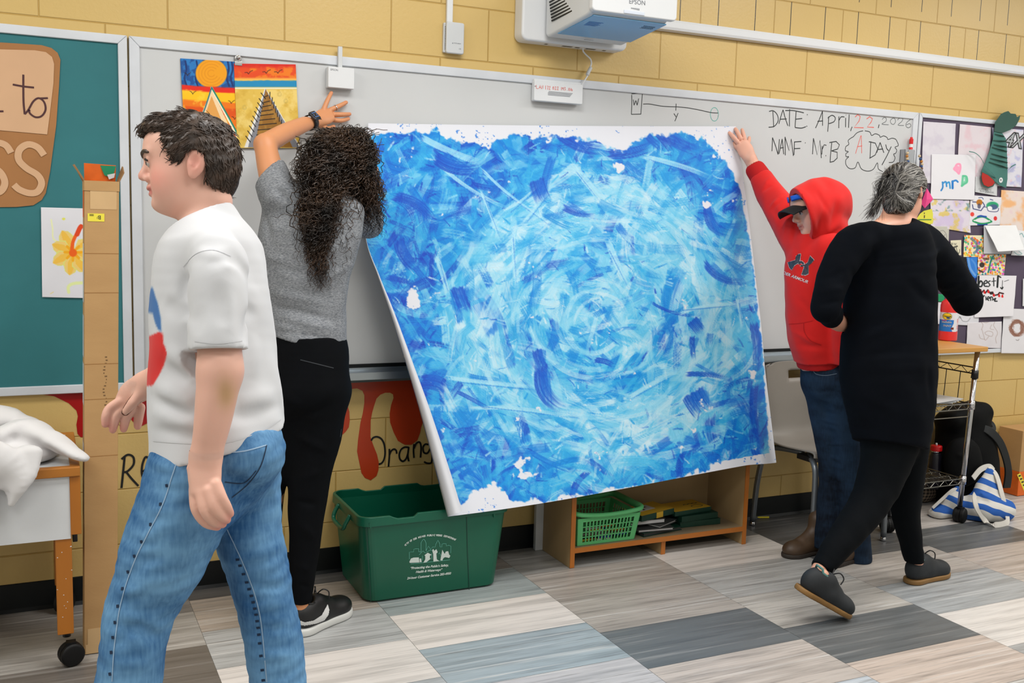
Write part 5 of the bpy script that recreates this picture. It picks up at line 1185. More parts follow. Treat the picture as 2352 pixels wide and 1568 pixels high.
mb.add(vs, [(i*nr+k, i*nr+(k+1) % nr, (i+1)*nr+(k+1) % nr, (i+1)*nr+k) for i in range(len(rings)-1) for k in range(nr)]+[tuple(range(nr-1, -1, -1))])
mb.build('body', m_bin, e, smooth=False, solid=0.004)
def notch(p):
    x, y, z = p; u = (x-TX0_)/(TX1_-TX0_); dz = 0
    if y < -0.38 or y > -0.05:
        for c in (0.28, 0.70): dz = max(dz, 0.013*(1-sstep(0.06, 0.085, abs(u-c))))
    return np.array([x, y, z-dz])
r0 = dens(ring(*lerp4(0.9), 0.045, H_*0.895)); r1 = dens(ring(TX0_-0.008, TX1_+0.008, TY0_+0.004, TY1_-0.008, 0.05, H_*0.895)); r2 = [notch(p) for p in dens(ring(TX0_-0.006, TX1_+0.006, TY0_+0.003, TY1_-0.006, 0.05, H_))]; r3 = [notch(p) for p in dens(ring(TX0_+0.006, TX1_-0.006, TY0_-0.006, TY1_+0.006, 0.04, H_))]; r4 = dens(ring(*lerp4(0.9), 0.04, H_*0.88))
R_ = [r0, r1, r2, r3, r4]; mb = MB(); mb.add([p for r_ in R_ for p in r_], [(i*nr+k, i*nr+(k+1) % nr, (i+1)*nr+(k+1) % nr, (i+1)*nr+k) for i in range(4) for k in range(nr)])
mb.build('rim', m_bin, e, bevel=0.003)
mb = MB(); hx = TX0_-0.006
mb.tube(smoothline([(hx, -0.29, 0.315), (hx-0.018, -0.29, 0.285), (hx-0.024, -0.27, 0.262), (hx-0.024, -0.16, 0.262), (hx-0.018, -0.14, 0.285), (hx, -0.14, 0.315)], 5), 0.008, 10); mb.build('handle', m_bin, e, smooth=True)
mb = MB(); hx = TX1_+0.006
mb.tube(smoothline([(hx, -0.29, 0.315), (hx+0.018, -0.29, 0.285), (hx+0.024, -0.27, 0.262), (hx+0.024, -0.16, 0.262), (hx+0.018, -0.14, 0.285), (hx, -0.14, 0.315)], 5), 0.008, 10); mb.build('handle', m_bin, e, smooth=True)
def binface(px, py, off=0.0012):
    d_ = 0.385
    for _ in range(5):
        p = W(px, py, d_); t = min(max(p[2]/H_, 0), 1); d_ = -(BY1+(TY1_-BY1)*t)+0.0022+off
    return W(px, py, d_)
for pts in (((848, 1200), (850, 1212)), ((1133, 1173), (1134, 1187))):
    MB().prism([binface(pts[0][0]-1.5, pts[0][1], 0), binface(pts[0][0]+1.5, pts[0][1], 0), binface(pts[1][0]+1.5, pts[1][1], 0), binface(pts[1][0]-1.5, pts[1][1], 0)], (0, -0.008, 0)).build('rib', m_bin, e)
cG = crop(740, 1080, 4.9)
def gline(name, lines, wpx, mt):
    mb = MB()
    for l in lines: mb.ribbon([binface(*cG(x, y)) for x, y in l], wpx*0.00152, (0, -1, -0.1))
    mb.build(name, mt, e)
gline('groove', [[(500, 600), (520, 1000), (548, 1480)], [(1625, 500), (1635, 900), (1655, 1350)]], 2.0, M('dark_green', (2, 56, 44), rough=0.5))
gline('skyline_print', [[(982, 1000), (980, 920), (1030, 915), (1032, 885), (1055, 880), (1085, 880), (1088, 915), (1112, 918)], [(1112, 918), (1112, 815), (1128, 785), (1142, 772), (1158, 788), (1168, 815), (1168, 905)], [(1168, 905), (1195, 852), (1225, 890), (1240, 862), (1272, 862), (1278, 830), (1290, 808), (1302, 784), (1315, 808), (1325, 830), (1328, 862), (1345, 862), (1348, 828), (1368, 822), (1395, 824), (1398, 850), (1420, 842), (1448, 850), (1446, 930)],
 [(1090, 950), (1135, 905), (1160, 930)], [(1165, 925), (1215, 895), (1262, 912)], [(995, 1052), (1440, 1006)], [(1128, 960), (1128, 1010)], [(1232, 930), (1236, 1000)], [(1305, 940), (1322, 925), (1335, 960)]], 1.0, m_bint)
def gpoly(name, polys, mt):
    for p_ in polys: flat_poly(name, [binface(*cG(x, y)) for x, y in p_], mt, e)
gpoly('vehicle_print', [[(982, 1025), (1000, 990), (1030, 980), (1088, 978), (1092, 1035), (985, 1040)], [(1096, 992), (1114, 990), (1120, 1030), (1096, 1034)], [(1150, 955), (1188, 925), (1232, 950), (1212, 958), (1212, 990), (1225, 990), (1170, 1035), (1138, 1040), (1160, 1000), (1160, 962)],
 [(1238, 900), (1250, 882), (1262, 905), (1285, 885), (1300, 920), (1285, 935), (1290, 1000), (1320, 1020), (1252, 1028), (1250, 940)], [(1330, 1010), (1352, 892), (1378, 940), (1392, 912), (1418, 908), (1428, 945), (1442, 960), (1430, 985), (1385, 975), (1365, 985), (1352, 1015)]], m_binw)
def gtext(s, x0, y0, x1, y1, size, shear=0.0, bold=0.0004):
    a, b_ = binface(*cG(x0, y0)), binface(*cG(x1, y1)); o = text('print_line', s, size, m_binw, a, b_-a, (0, -0.09, 1), e, shear=shear, bold=bold)
    L_ = max(v.co.dot(Vector(b_-a).normalized()) for v in o.data.vertices)-Vector(a).dot(Vector(b_-a).normalized()); k = np.linalg.norm(b_-a)/L_
    M_ = Matrix.Translation(Vector(a)) @ Matrix.Scale(k, 4, Vector(b_-a).normalized()) @ Matrix.Translation(-Vector(a)); o.data.transform(M_); return o
gtext('\u201cProtecting the Public\u2019s Safety,', 990, 1112, 1420, 1076, 0.0125, 0.25); gtext('Health & Waterways\u201d', 1052, 1154, 1352, 1126, 0.0125, 0.25); gtext('24-hour Customer Service 283-4950', 955, 1226, 1450, 1168, 0.0125, 0.25)
arc = smoothline([(935, 852), (1000, 800), (1080, 765), (1180, 742), (1290, 738), (1400, 752), (1500, 790)], 12); al_ = np.r_[0, np.cumsum([np.linalg.norm(b_-a) for a, b_ in zip(arc[:-1], arc[1:])])]
ss = 'CITY OF DES MOINES PUBLIC WORKS DEPARTMENT'
for i, ch in enumerate(ss):
    if ch == ' ': continue
    q0 = al_[-1]*i/len(ss); q1 = al_[-1]*(i+0.9)/len(ss); A_ = np.array(arc); f_ = lambda q: (np.interp(q, al_, A_[:, 0]), np.interp(q, al_, A_[:, 1]))
    a, b_ = binface(*cG(*f_(q0))), binface(*cG(*f_(q1))); text('print_letter', ch, 0.0095, m_binw, a, b_-a, (0, -0.09, 1), e, bold=0.0005)

# white board standing between the bin and the low shelf
a = W(1219, 1160, 0.02)[0]+0.03
e = mesh_obj('x', [(0, 0, 0)], [], m_lam); bpy.data.objects.remove(e)
wbx = FL(1219, 1258)[0]
o = MB().box((wbx, -0.058, 0.001), (wbx+0.036, -0.036, 0.36)).build('white_post', m_lam, None, bevel=0.002)
tag(o, 'white upright strip standing by the wall between the green bin and the low shelf', 'post')

# ================================================================== low bookshelf
m_ply = M('beige_laminate', (176, 148, 106), rough=0.5, noise=(5, 0.12), stretch=(1, 1, 0.3)); m_edge = M('wood_edge_band', (186, 110, 40), rough=0.4, noise=(4, 0.2), c2=(150, 84, 26)); m_plyw = M('worn_shelf', (148, 128, 98), rough=0.55, noise=(9, 0.4), c2=(96, 96, 90))
SX0, SX1, SY0, SY1, SZ = 1.945, 2.838, -0.03, -0.305, 0.42
e = empty('low_bookshelf', ((SX0+SX1)/2, -0.17, 0), 'low open wooden bookshelf under the blue painting', 'bookshelf')
for x0 in (SX0, SX1-0.02):
    pn_ = MB().box((x0, SY1+0.004, 0.001), (x0+0.02, SY0, SZ)).build('side_panel', m_ply, e); MB().box((x0-0.0002, SY1, 0.001), (x0+0.0202, SY1+0.004, SZ)).build('edge_band', m_edge, pn_)
b_ = MB().box((SX0+0.02, SY1+0.004, 0.062), (SX1-0.02, SY0, 0.082)).build('bottom_shelf', m_plyw, e); MB().box((SX0+0.02, SY1, 0.0615), (SX1-0.02, SY1+0.004, 0.0825)).build('edge_band', m_edge, b_)
b_ = MB().box((SX0+0.02, SY1+0.004, SZ-0.02), (SX1-0.02, SY0, SZ)).build('top_shelf', m_ply, e); MB().box((SX0+0.02, SY1, SZ-0.02), (SX1-0.02, SY1+0.004, SZ)).build('edge_band', m_edge, b_)
MB().box((SX0+0.02, SY0-0.006, 0.082), (SX1-0.02, SY0, SZ-0.02)).build('back_panel', m_ply, e)
fx = FL(1518, 1271)[0]
b_ = MB().box((fx-0.008, SY1+0.016, 0.001), (fx+0.012, SY0-0.02, 0.062)).build('foot', m_ply, e); MB().box((fx-0.0082, SY1+0.012, 0.001), (fx+0.0122, SY1+0.016, 0.062)).build('edge_band', m_edge, b_)
for x_, z_, r_ in ((2.03, 0.0822, 0.02), (2.3, 0.0822, 0.03), (2.34, 0.0822, 0.018), (2.4, 0.0822, 0.022)):
    pass
# green basket
m_gb = M('mint_green_plastic', (96, 190, 120), rough=0.4)
e = empty('plastic_basket', (2.13, -0.18, 0.083), 'light green perforated plastic basket on the low bookshelf', 'basket')
bz0, bz1 = 0.0835, 0.215; gx0, gx1, gy0, gy1 = 1.985, 2.262, -0.06, -0.285; tx0, tx1, ty0, ty1 = 1.972, 2.292, -0.045, -0.302
def perf(name, q, nx, ny, n, mu=0.12, mv=0.14, th=0.0025):
    """wall between four corners (bl, br, tr, tl) with a grid of tall openings"""
    q = [np.array(c, float) for c in q]; P = lambda u, v: (q[0]*(1-u)+q[1]*u)*(1-v)+(q[3]*(1-u)+q[2]*u)*v; n = np.array(n, float)*th; mb = MB()
    def cell(u0, u1, v0, v1): mb.prism([P(u0, v0), P(u1, v0), P(u1, v1), P(u0, v1)], n)
    cell(0, 1, 0, mv*0.8); cell(0, 1, 1-mv, 1); cell(0, mu, mv*0.8, 1-mv); cell(1-mu, 1, mv*0.8, 1-mv)
    du = (1-2*mu)/nx; dv = (1-1.8*mv)/ny
    for i in range(1, nx): cell(mu+du*i-du*0.17, mu+du*i+du*0.17, mv*0.8, 1-mv)
    for j in range(1, ny): cell(mu, 1-mu, mv*0.8+dv*j-dv*0.09, mv*0.8+dv*j+dv*0.09)
    return mb.build(name, m_gb, e)
perf('front_wall', [(gx0, gy1, bz0), (gx1, gy1, bz0), (tx1-0.01, ty1+0.006, bz1-0.014), (tx0+0.006, ty1+0.006, bz1-0.014)], 15, 4, (0, 1, 0), 0.09)
perf('back_wall', [(gx0, gy0, bz0), (gx1, gy0, bz0), (tx1-0.01, ty0-0.006, bz1-0.014), (tx0+0.006, ty0-0.006, bz1-0.014)], 15, 4, (0, -1, 0), 0.09)
perf('side_wall', [(gx0, gy0, bz0), (gx0, gy1, bz0), (tx0+0.006, ty1+0.006, bz1-0.014), (tx0+0.006, ty0-0.006, bz1-0.014)], 10, 4, (1, 0, 0), 0.14)
perf('side_wall', [(gx1, gy0, bz0), (gx1, gy1, bz0), (tx1-0.01, ty1+0.006, bz1-0.014), (tx1-0.01, ty0-0.006, bz1-0.014)], 10, 4, (-1, 0, 0), 0.14)
MB().box((gx0, gy1, bz0), (gx1, gy0, bz0+0.003)).build('base', m_gb, e)
def rimring(off, z, up): return [p+np.array([0, 0, (up*(0.5-0.5*math.cos(2*math.pi*(p[0]-tx0)/(tx1-tx0))) if 0 else up*abs((p[0]-(tx0+tx1)/2)/(tx1-tx0)*2)**2)]) for p in dens(ring(tx0-off, tx1+off, ty0+off, ty1-off, 0.03+off, z))]
RR_ = [rimring(-0.008, bz1-0.018, 0.012), rimring(0.010, bz1-0.012, 0.012), rimring(0.012, bz1-0.004, 0.014), rimring(0.004, bz1+0.004, 0.014), rimring(-0.007, bz1, 0.012)]; nn = len(RR_[0])
mb = MB(); mb.add([p for r_ in RR_ for p in r_], [(i*nn+k, i*nn+(k+1) % nn, ((i+1) % 5)*nn+(k+1) % nn, ((i+1) % 5)*nn+k) for i in range(5) for k in range(nn)]); mb.build('rim', m_gb, e, smooth=True)
rr = random.Random(12); cm = [M('crayon_yellow', (222, 196, 60)), M('crayon_green', (70, 120, 60)), M('crayon_orange', (220, 120, 40)), M('crayon_blue', (40, 80, 150)), M('crayon_grey', (120, 120, 110)), M('crayon_white', (214, 210, 196))]
first = None
for k in range(30):
    c = np.array([rr.uniform(gx0+0.045, gx1-0.045), gy1+0.014+0.012*(k % 5), bz0+0.011+0.0098*(k//7)]); a = rr.uniform(-0.25, 0.25); v = np.array([math.cos(a), math.sin(a)*0.2, 0])*0.034
    mb = MB(); mb.tube([c-v, c+v*0.8, c+v*0.9, c+v*1.1], [0.0045, 0.0045, 0.0042, 0.001], 8); o = mb.build('crayon', cm[rr.randrange(6)], None, smooth=False)
    tag(o, 'loose used crayon lying in the light green basket', 'crayon', 'crayons in the green basket')
# book and crayon-box stacks
m_bg = M('dark_green_card', (12, 58, 44), rough=0.5, noise=(20, 0.2)); m_by = M('yellow_card', (206, 164, 44), rough=0.5); m_bwht = M('paper_block', (206, 204, 204), rough=0.7); m_bgry = M('dark_grey_cover', (58, 60, 60), rough=0.5); m_bk = M('black_cover', (24, 28, 26), rough=0.5)
def slab(name, c, ang, hx, hy, hz, cover, block, label, group, tilt=0.0):
    e = empty(name, (c[0], c[1], c[2]), label, 'book' if 'book' in name or 'pad' in name else 'box', group)
    ax = np.array([math.cos(ang), math.sin(ang), tilt]); ay = np.array([-math.sin(ang), math.cos(ang), 0]); az = np.cross(ax/np.linalg.norm(ax), ay); cc = np.array(c)+np.array([0, 0, hz])
    if block is not None:
        MB().obox(cc, (ax, ay, az), (hx-0.004, hy-0.004, hz-0.0022)).build('page_block', block, e)
        MB().obox(cc+az*(hz-0.001), (ax, ay, az), (hx, hy, 0.0011)).build('cover', cover, e); MB().obox(cc-az*(hz-0.001), (ax, ay, az), (hx, hy, 0.0011)).build('cover', cover, e)
    else: MB().obox(cc, (ax, ay, az), (hx, hy, hz)).build('carton', cover, e, bevel=0.001)
    return e, cc, ax, ay, az
z0 = 0.083
slab('sketch_book', (2.41, -0.19, z0), 0.15, 0.11, 0.075, 0.008, m_bg, m_bgry, 'dark green book lowest of the stack right of the green basket', 'books on the low shelf')
slab('sketch_book', (2.385, -0.215, z0+0.017), -0.1, 0.085, 0.06, 0.006, m_bgry, m_bwht, 'thin grey covered book on top of the lowest green one', 'books on the low shelf')
slab('sketch_book', (2.435, -0.205, z0+0.03), 0.45, 0.07, 0.05, 0.005, m_bgry, m_bwht, 'grey covered book turned slantwise in the middle of the stack', 'books on the low shelf')
slab('sketch_book', (2.36, -0.185, z0+0.0415), -0.05, 0.085, 0.06, 0.010, m_bk, m_bwht, 'thick white paged book under the yellow crayon box', 'books on the low shelf')
e, cc, ax, ay, az = slab('crayon_box', (2.395, -0.175, z0+0.063), 0.22, 0.10, 0.065, 0.013, m_bg, None, 'yellow topped green crayon box on the book stack beside the basket', 'crayon boxes on the low shelf', 0.02)
MB().obox(cc+az*0.0132, (ax, ay, az), (0.098, 0.063, 0.0004)).build('lid_print', m_by, e); MB().obox(cc+az*0.0138-ax*0.02+ay*0.012, (ax, ay, az), (0.05, 0.03, 0.0003)).build('picture_print', m_bwht, e)
for q in ((-0.05, 0.02), (-0.03, -0.005), (0.0, 0.02)): MB().obox(cc+az*0.0143+ax*q[0]+ay*q[1], (ax, ay, az), (0.007, 0.006, 0.0002)).build('print_block', m_bk, e)
MB().obox(cc-ay*0.0655+ax*0.01, (ax, ay, az), (0.02, 0.0004, 0.0128)).build('side_stripe', m_by, e)
slab('crayon_box', (2.645, -0.16, z0), -0.05, 0.105, 0.07, 0.013, m_bg, None, 'dark green flat crayon box lowest of the pair at the right end of the shelf', 'crayon boxes on the low shelf')
slab('crayon_box', (2.635, -0.165, z0+0.027), 0.04, 0.10, 0.065, 0.013, m_bg, None, 'dark green crayon box in the middle of the right hand pile', 'crayon boxes on the low shelf')
e, cc, ax, ay, az = slab('crayon_box', (2.605, -0.15, z0+0.0545), 0.1, 0.105, 0.065, 0.010, m_bg, None, 'yellow fronted green crayon box topmost at the right end of the shelf', 'crayon boxes on the low shelf')
MB().obox(cc+az*0.0103, (ax, ay, az), (0.103, 0.063, 0.0004)).build('lid_print', m_by, e)
mb = MB(); oc = cc+az*0.011+ax*0.05-ay*0.03; mb.ribbon([oc+ax*0.03*math.cos(a)+ay*0.014*math.sin(a) for a in np.linspace(0, 6.3, 24)], 0.004, az); mb.build('oval_print', m_bg, e)
mb = MB(); mb.ribbon([oc+ay*0.035-ax*0.05+ax*0.012*i+ay*0.006*(i % 2) for i in range(8)], 0.006, az); mb.build('lettering', m_bg, e)
o = MB().tube([FL(1738, 1188, 0.005), FL(1766, 1187.5, 0.005)], 0.0045, 8).build('crayon', M('floor_crayon_yellow', (226, 206, 40)), None); tag(o, 'yellow crayon lying on the floor by the grey chair', 'crayon')

# ================================================================== school chair by the wall
m_seat = M('grey_brown_plastic', (136, 130, 122), rough=0.42, noise=(7, 0.06), bump=(140, 0.08)); m_navy = M('navy_plastic', (24, 36, 84), rough=0.4); m_tube = M('grey_steel_tube', (120, 126, 132), rough=0.35, metal=0.6); m_chrome = M('chrome', (200, 200, 204), rough=0.14, metal=1.0)
def school_chair(x, y, rz, seat_z, mt, label, dz=0, hole=True, legs=True):
    e = empty('school_chair', (x, y, 0), label, 'chair')
    c, s_ = math.cos(rz), math.sin(rz); Wp = lambda u, v, z: np.array([x+u*c-v*s_, y+u*s_+v*c, z])
    # shell profile from the seat's front lip (v = -0.2) to the top of the back
    prof = [(-0.20, seat_z-0.02), (-0.185, seat_z+0.0), (-0.1, seat_z-0.004), (0.02, seat_z-0.012), (0.10, seat_z-0.006), (0.145, seat_z+0.03), (0.165, seat_z+0.10), (0.178, seat_z+0.2), (0.19, seat_z+0.3), (0.195, seat_z+0.345), (0.197, seat_z+0.36)]
    P = smoothline([(a, b_, 0) for a, b_ in prof], 4); n = 29; grid = []
    for i, p in enumerate(P):
        f = i/(len(P)-1); hw = 0.225-0.02*sstep(0.85, 1, f)-0.012*math.sin(3.14*f); row = []
        for k in range(n):
            u = (k/(n-1)*2-1); uu = u*hw; curve = 0.03*u*u*sstep(0.5, 0.75, f)*-1+0.0; z = p[1]+0.012*abs(u)**3*(1-sstep(0.35, 0.55, f)); z -= 0.02*abs(u)**6*sstep(0.9, 1, f)
            row.append(Wp(uu, p[0]+curve, z))
        grid.append(row)
    fs = []; vs = [q for r_ in grid for q in r_]; m = len(grid)
    for i in range(m-1):
        for k in range(n-1):
            zc = (vs[i*n+k][2]+vs[(i+1)*n+k+1][2])/2
            if hole and seat_z+0.285 < zc < seat_z+0.312 and abs(k-(n-2)/2) <= 4: continue
            fs.append((i*n+k, i*n+k+1, (i+1)*n+k+1, (i+1)*n+k))
    mb = MB(); mb.add(vs, fs); mb.build('seat_shell', mt, e, smooth=True, solid=0.007)
    if not legs: return e
    for u in (-1, 1):
        fr = [Wp(u*0.12, -0.05, seat_z-0.03), Wp(u*0.17, -0.12, seat_z-0.028), Wp(u*0.195, -0.17, seat_z-0.045), Wp(u*0.202, -0.19, seat_z-0.09), Wp(u*0.208, -0.2, 0.2), Wp(u*0.212, -0.205, 0.02)]
        MB().tube(smoothline(fr, 5), 0.0135, 12).build('leg', m_tube, e, smooth=True)
        bk = [Wp(u*0.12, -0.02, seat_z-0.03), Wp(u*0.17, 0.10, seat_z-0.03), Wp(u*0.195, 0.15, seat_z-0.05), Wp(u*0.2, 0.17, seat_z-0.1), Wp(u*0.206, 0.19, 0.2), Wp(u*0.21, 0.2, 0.02)]
        MB().tube(smoothline(bk, 5), 0.0135, 12).build('leg', m_tube, e, smooth=True)
        for v in (-0.205, 0.2): MB().lathe(Wp(u*0.211, v, 0.001), (0, 0, 1), [(0.013, 0), (0.015, 0.006), (0.012, 0.014), (0.009, 0.022)], 14).build('glide', m_chrome, e, smooth=True)
    MB().obox(Wp(0, -0.1, seat_z-0.032), ((c, s_, 0), (-s_, c, 0), (0, 0, 1)), (0.19, 0.05, 0.012)).build('seat_bracket', m_blackm, e, bevel=0.003)
    return e
school_chair(3.262, -0.285, 0.0, 0.425, m_seat, 'grey brown plastic school chair against the wall behind the boy in the red hoodie')

# ================================================================== wire shelf cart
m_wire = M('dark_chrome_wire', (120, 118, 112), rough=0.25, metal=0.9); m_top = M('pale_wood_top', (206, 152, 76), rough=0.4, noise=(3, 0.2), stretch=(0.5, 4, 4), c2=(186, 128, 58))
e = empty('wire_cart', (3.82, -0.22, 0), 'chrome wire shelf cart with a pale wood top beside the dark shirted woman', 'cart')
WX0, WX1, WY0, WY1 = 3.585, 4.05, -0.07, -0.405
lean = lambda z: 0.045*z
post = lambda x, y, z: np.array([x+lean(z), y, z])
for x in (WX0, WX1):
    for y in (WY0, WY1):
        p_ = MB().tube([post(x, y, 0.085), post(x, y, 0.845)], 0.0125, 14).build('post', m_chrome, e, smooth=True)
        for z in (0.215, 0.585, 0.735): MB().tube([post(x, y, z-0.022), post(x, y, z+0.018)], [0.0175, 0.016], 14).build('collar', m_chrome if z < 0.7 else m_blackm, p_, smooth=True)
        caster(e, post(x, y, 0.1)[0], y, 0.1, 0.036, 0.026, ang=0.4 if x > 3.8 else 1.2)
MB().hexa([post(WX0-0.035, WY1-0.03, 0.845), post(WX1+0.035, WY1-0.03, 0.845), post(WX1+0.035, WY0+0.03, 0.845), post(WX0-0.035, WY0+0.03, 0.845)], [post(WX0-0.035, WY1-0.03, 0.868), post(WX1+0.035, WY1-0.03, 0.868), post(WX1+0.035, WY0+0.03, 0.868), post(WX0-0.035, WY0+0.03, 0.868)]).build('wood_top', m_top, e, bevel=0.003)
def wires(z):
    mb = MB()
    for x in np.arange(WX0+0.022, WX1-0.01, 0.022): mb.tube([post(x, WY0, z), post(x, WY1, z)], 0.0016, 5)
    for y in (WY0-0.09, WY0-0.17, WY0-0.25): mb.tube([post(WX0, y, z-0.004), post(WX1, y, z-0.004)], 0.003, 6)
    for a, b_ in (((WX0, WY1), (WX1, WY1)), ((WX1, WY1), (WX1, WY0)), ((WX0, WY0), (WX1, WY0)), ((WX0, WY0), (WX0, WY1))):
        for dz in (0.004, -0.022): mb.tube([post(a[0], a[1], z+dz), post(b_[0], b_[1], z+dz)], 0.0032, 7)
        L_ = math.hypot(b_[0]-a[0], b_[1]-a[1]); n = int(L_/0.03); pts = [post(a[0]+(b_[0]-a[0])*i/n, a[1]+(b_[1]-a[1])*i/n, z+(0.004 if i % 2 else -0.022)) for i in range(n+1)]; mb.tube(pts, 0.0018, 5)
    mb.build('wire_shelf', m_wire, e)
wires(0.215); wires(0.585)
mb = MB()
for a, b_ in (((WX1, WY1), (WX1, WY0)), ((WX0, WY0), (WX1, WY0))):
    for dz in (0.735, 0.765): mb.tube([post(a[0], a[1], dz), post(b_[0], b_[1], dz)], 0.0032, 7)
    L_ = math.hypot(b_[0]-a[0], b_[1]-a[1]); n = int(L_/0.04); mb.tube([post(a[0]+(b_[0]-a[0])*i/n, a[1]+(b_[1]-a[1])*i/n, 0.735 if i % 2 else 0.765) for i in range(n+1)], 0.0018, 5)
    for f in (0.25, 0.5, 0.75): mb.tube([post(a[0]+(b_[0]-a[0])*f, a[1]+(b_[1]-a[1])*f, z) for z in (0.585, 0.735)], 0.0022, 5)
mb.build('side_rail', m_blackm, e)
mb = MB(); mb.tube([post(WX0+0.01, WY1-0.012, 0.53), post(WX1-0.03, WY1-0.012, 0.53), post(WX1-0.02, WY1-0.008, 0.56)], 0.0025, 6); mb.build('hanging_rod', m_wire, e)
for k in range(5):
    o = MB().obox((3.84+0.012*k+lean(0.6), -0.25-0.01*k, 0.591+0.0035*k), ((math.cos(0.1*k-0.2), math.sin(0.1*k-0.2), 0), (-math.sin(0.1*k-0.2), math.cos(0.1*k-0.2), 0), (0, 0, 1)), (0.14, 0.10, 0.0016)).build('paper_sheet', m_lam, None)
    tag(o, 'loose white paper sheet in the pile on the wire cart middle shelf', 'paper', 'paper pile on the wire cart')
# paint bottle
bb = None
for d_ in np.linspace(0.05, 0.42, 60):
    q = W(2176, 781, d_)
    if bb is None or abs(q[2]-0.869) < abs(bb[2]-0.869): bb = q
bb = np.array([bb[0], bb[1], 0.869]); sc = (np.linalg.norm(bb-CAM)/FPX); br_ = 18.5*sc; bh = 88*sc
m_rp = M('red_paint_bottle', (226, 52, 52), rough=0.3); e = empty('paint_bottle', bb, 'red washable paint bottle on the wood top of the wire cart', 'bottle')
MB().lathe(bb, (0, 0, 1), [(br_*0.92, 0), (br_, 0.004), (br_, bh*0.2), (br_*0.97, bh*0.22), (br_*0.97, bh*0.68), (br_, bh*0.70), (br_, bh*0.84), (br_*0.9, bh*0.92), (br_*0.5, bh), (br_*0.42, bh*1.02)], 36).build('bottle_body', m_rp, e, smooth=True, bevel=0.001)
MB().lathe(bb+[0, 0, bh*1.02], (0, 0, 1), [(br_*0.45, 0), (br_*0.45, 0.014), (br_*0.2, 0.018), (br_*0.14, 0.04)], 24).build('cap', m_lam, e, smooth=True)
vd = CAM-bb; th0 = math.atan2(vd[1], vd[0]); nu, nv = 70, 60; u, v = np.meshgrid(np.linspace(-1.75, 1.75, nu), np.linspace(0, 1, nv)); u = u.ravel(); v = v.ravel()
Lr = br_*0.975; LP = np.stack([bb[0]+Lr*np.cos(th0+u), bb[1]+Lr*np.sin(th0+u), bb[2]+bh*(0.225+0.45*v)], -1)
lc = np.tile(np.array((222, 224, 230), float), (len(u), 1)); sx_ = np.sin(u)
def lmix(m, c): lc[:] = lc*(1-m[:, None])+np.array(c, float)*m[:, None]
lmix(((sx_ < 0.45-0.1*np.sin(v*9)) & (v < 0.62)).astype(float), (38, 120, 206)); lmix(((np.hypot((sx_+0.22)/0.52, (v-0.80)/0.19)) < 1).astype(float), (30, 90, 60)); lmix(((np.hypot((sx_+0.22)/0.47, (v-0.80)/0.165)) < 1).astype(float), (240, 200, 40)); lmix(((np.hypot((sx_+0.1)/0.22, (v-0.72)/0.05)) < 1).astype(float), (30, 70, 130)); lmix(((np.abs(v-0.17) < 0.06) & (np.abs(sx_-0.42) < 0.17)).astype(float), (120, 50, 40)); lmix(((v > 0.56) & (v < 0.61) & (np.abs(sx_+0.5) < 0.25)).astype(float), (220, 60, 60)); lmix(((sx_ > 0.85) & ((v*14 % 1) < 0.4) & (v < 0.7)).astype(float), (210, 70, 80))
i = np.arange(nu*nv).reshape(nv, nu); np_mesh('label', LP, np.stack([i[:-1, :-1].ravel(), i[:-1, 1:].ravel(), i[1:, 1:].ravel(), i[1:, :-1].ravel()], 1), paper_mat(), e, True, lc)
def wrap_text(name, s, size, mt, u0, z0, parent, shear=0.0, bold=0.0):
    o = text(name, s, size, mt, (0, 0, 0), (1, 0, 0), (0, 0, 1), None, shear=shear, bold=bold)
    for vv in o.data.vertices:
        a = th0+u0+vv.co.x/Lr; vv.co = (bb[0]+(Lr+0.0006)*math.cos(a), bb[1]+(Lr+0.0006)*math.sin(a), z0+vv.co.z)
    return attach(o, parent)
wrap_text('lettering', 'Crayola', 0.0125, M('logo_green', (20, 90, 60)), -0.72, bb[2]+bh*0.57, e, 0.2, 0.0003); wrap_text('lettering', 'washable', 0.0135, m_wht, -0.85, bb[2]+bh*0.43, e, 0.15, 0.0005); wrap_text('lettering', 'PAINT', 0.0135, m_wht, -0.6, bb[2]+bh*0.34, e, 0.15, 0.0005)

# ================================================================== bags on the floor at the right
m_bag = M('black_nylon', (7, 8, 9), rough=0.75, spec=0.15, noise=(30, 0.2), bump=(45, 0.25, 0.004)); m_strap = M('black_webbing', (24, 27, 28), rough=0.7, bump=(300, 0.2))
e = empty('backpack', FL(2215, 1120), 'black backpack leaning on the wall behind the wire cart', 'backpack')
A = lambda x, y, d: W(x, y, d)
F_ = Field((4.02, -0.36, 0.0), (4.75, -0.004, 0.62), 0.007)
F_.chain([(4.37, -0.19, 0.05), (4.36, -0.17, 0.22), (4.35, -0.14, 0.42)], [(0.165, 0.12), (0.165, 0.12), (0.14, 0.10)], 0.03)
F_.chain([A(2180, 965, .15), A(2215, 950, .15), A(2250, 945, .15)], [(0.05, 0.08), (0.055, 0.08), (0.05, 0.08)], 0.04)
F_.ell(A(2212, 1060, .27), (0.095, 0.13, 0.05), k=0.02)
for a, b_, am in (((2170, 1000, .27), (2235, 985, .27), -.012), ((2160, 1040, .3), (2225, 1050, .3), .008), ((2235, 960, .25), (2240, 1090, .3), -.012), ((2270, 1000, .2), (2275, 1090, .2), .01)): F_.fold(A(*a), A(*b_), 0.014, am)
F_.wobble(0.0025, 7, 5); g = np.meshgrid(*F_.ax, indexing='ij', sparse=True); F_.d = np.maximum(F_.d, np.maximum(0.003-g[2], g[1]+0.014).astype(np.float32)+0*F_.d)
F_.build('pack_body', m_bag, e)
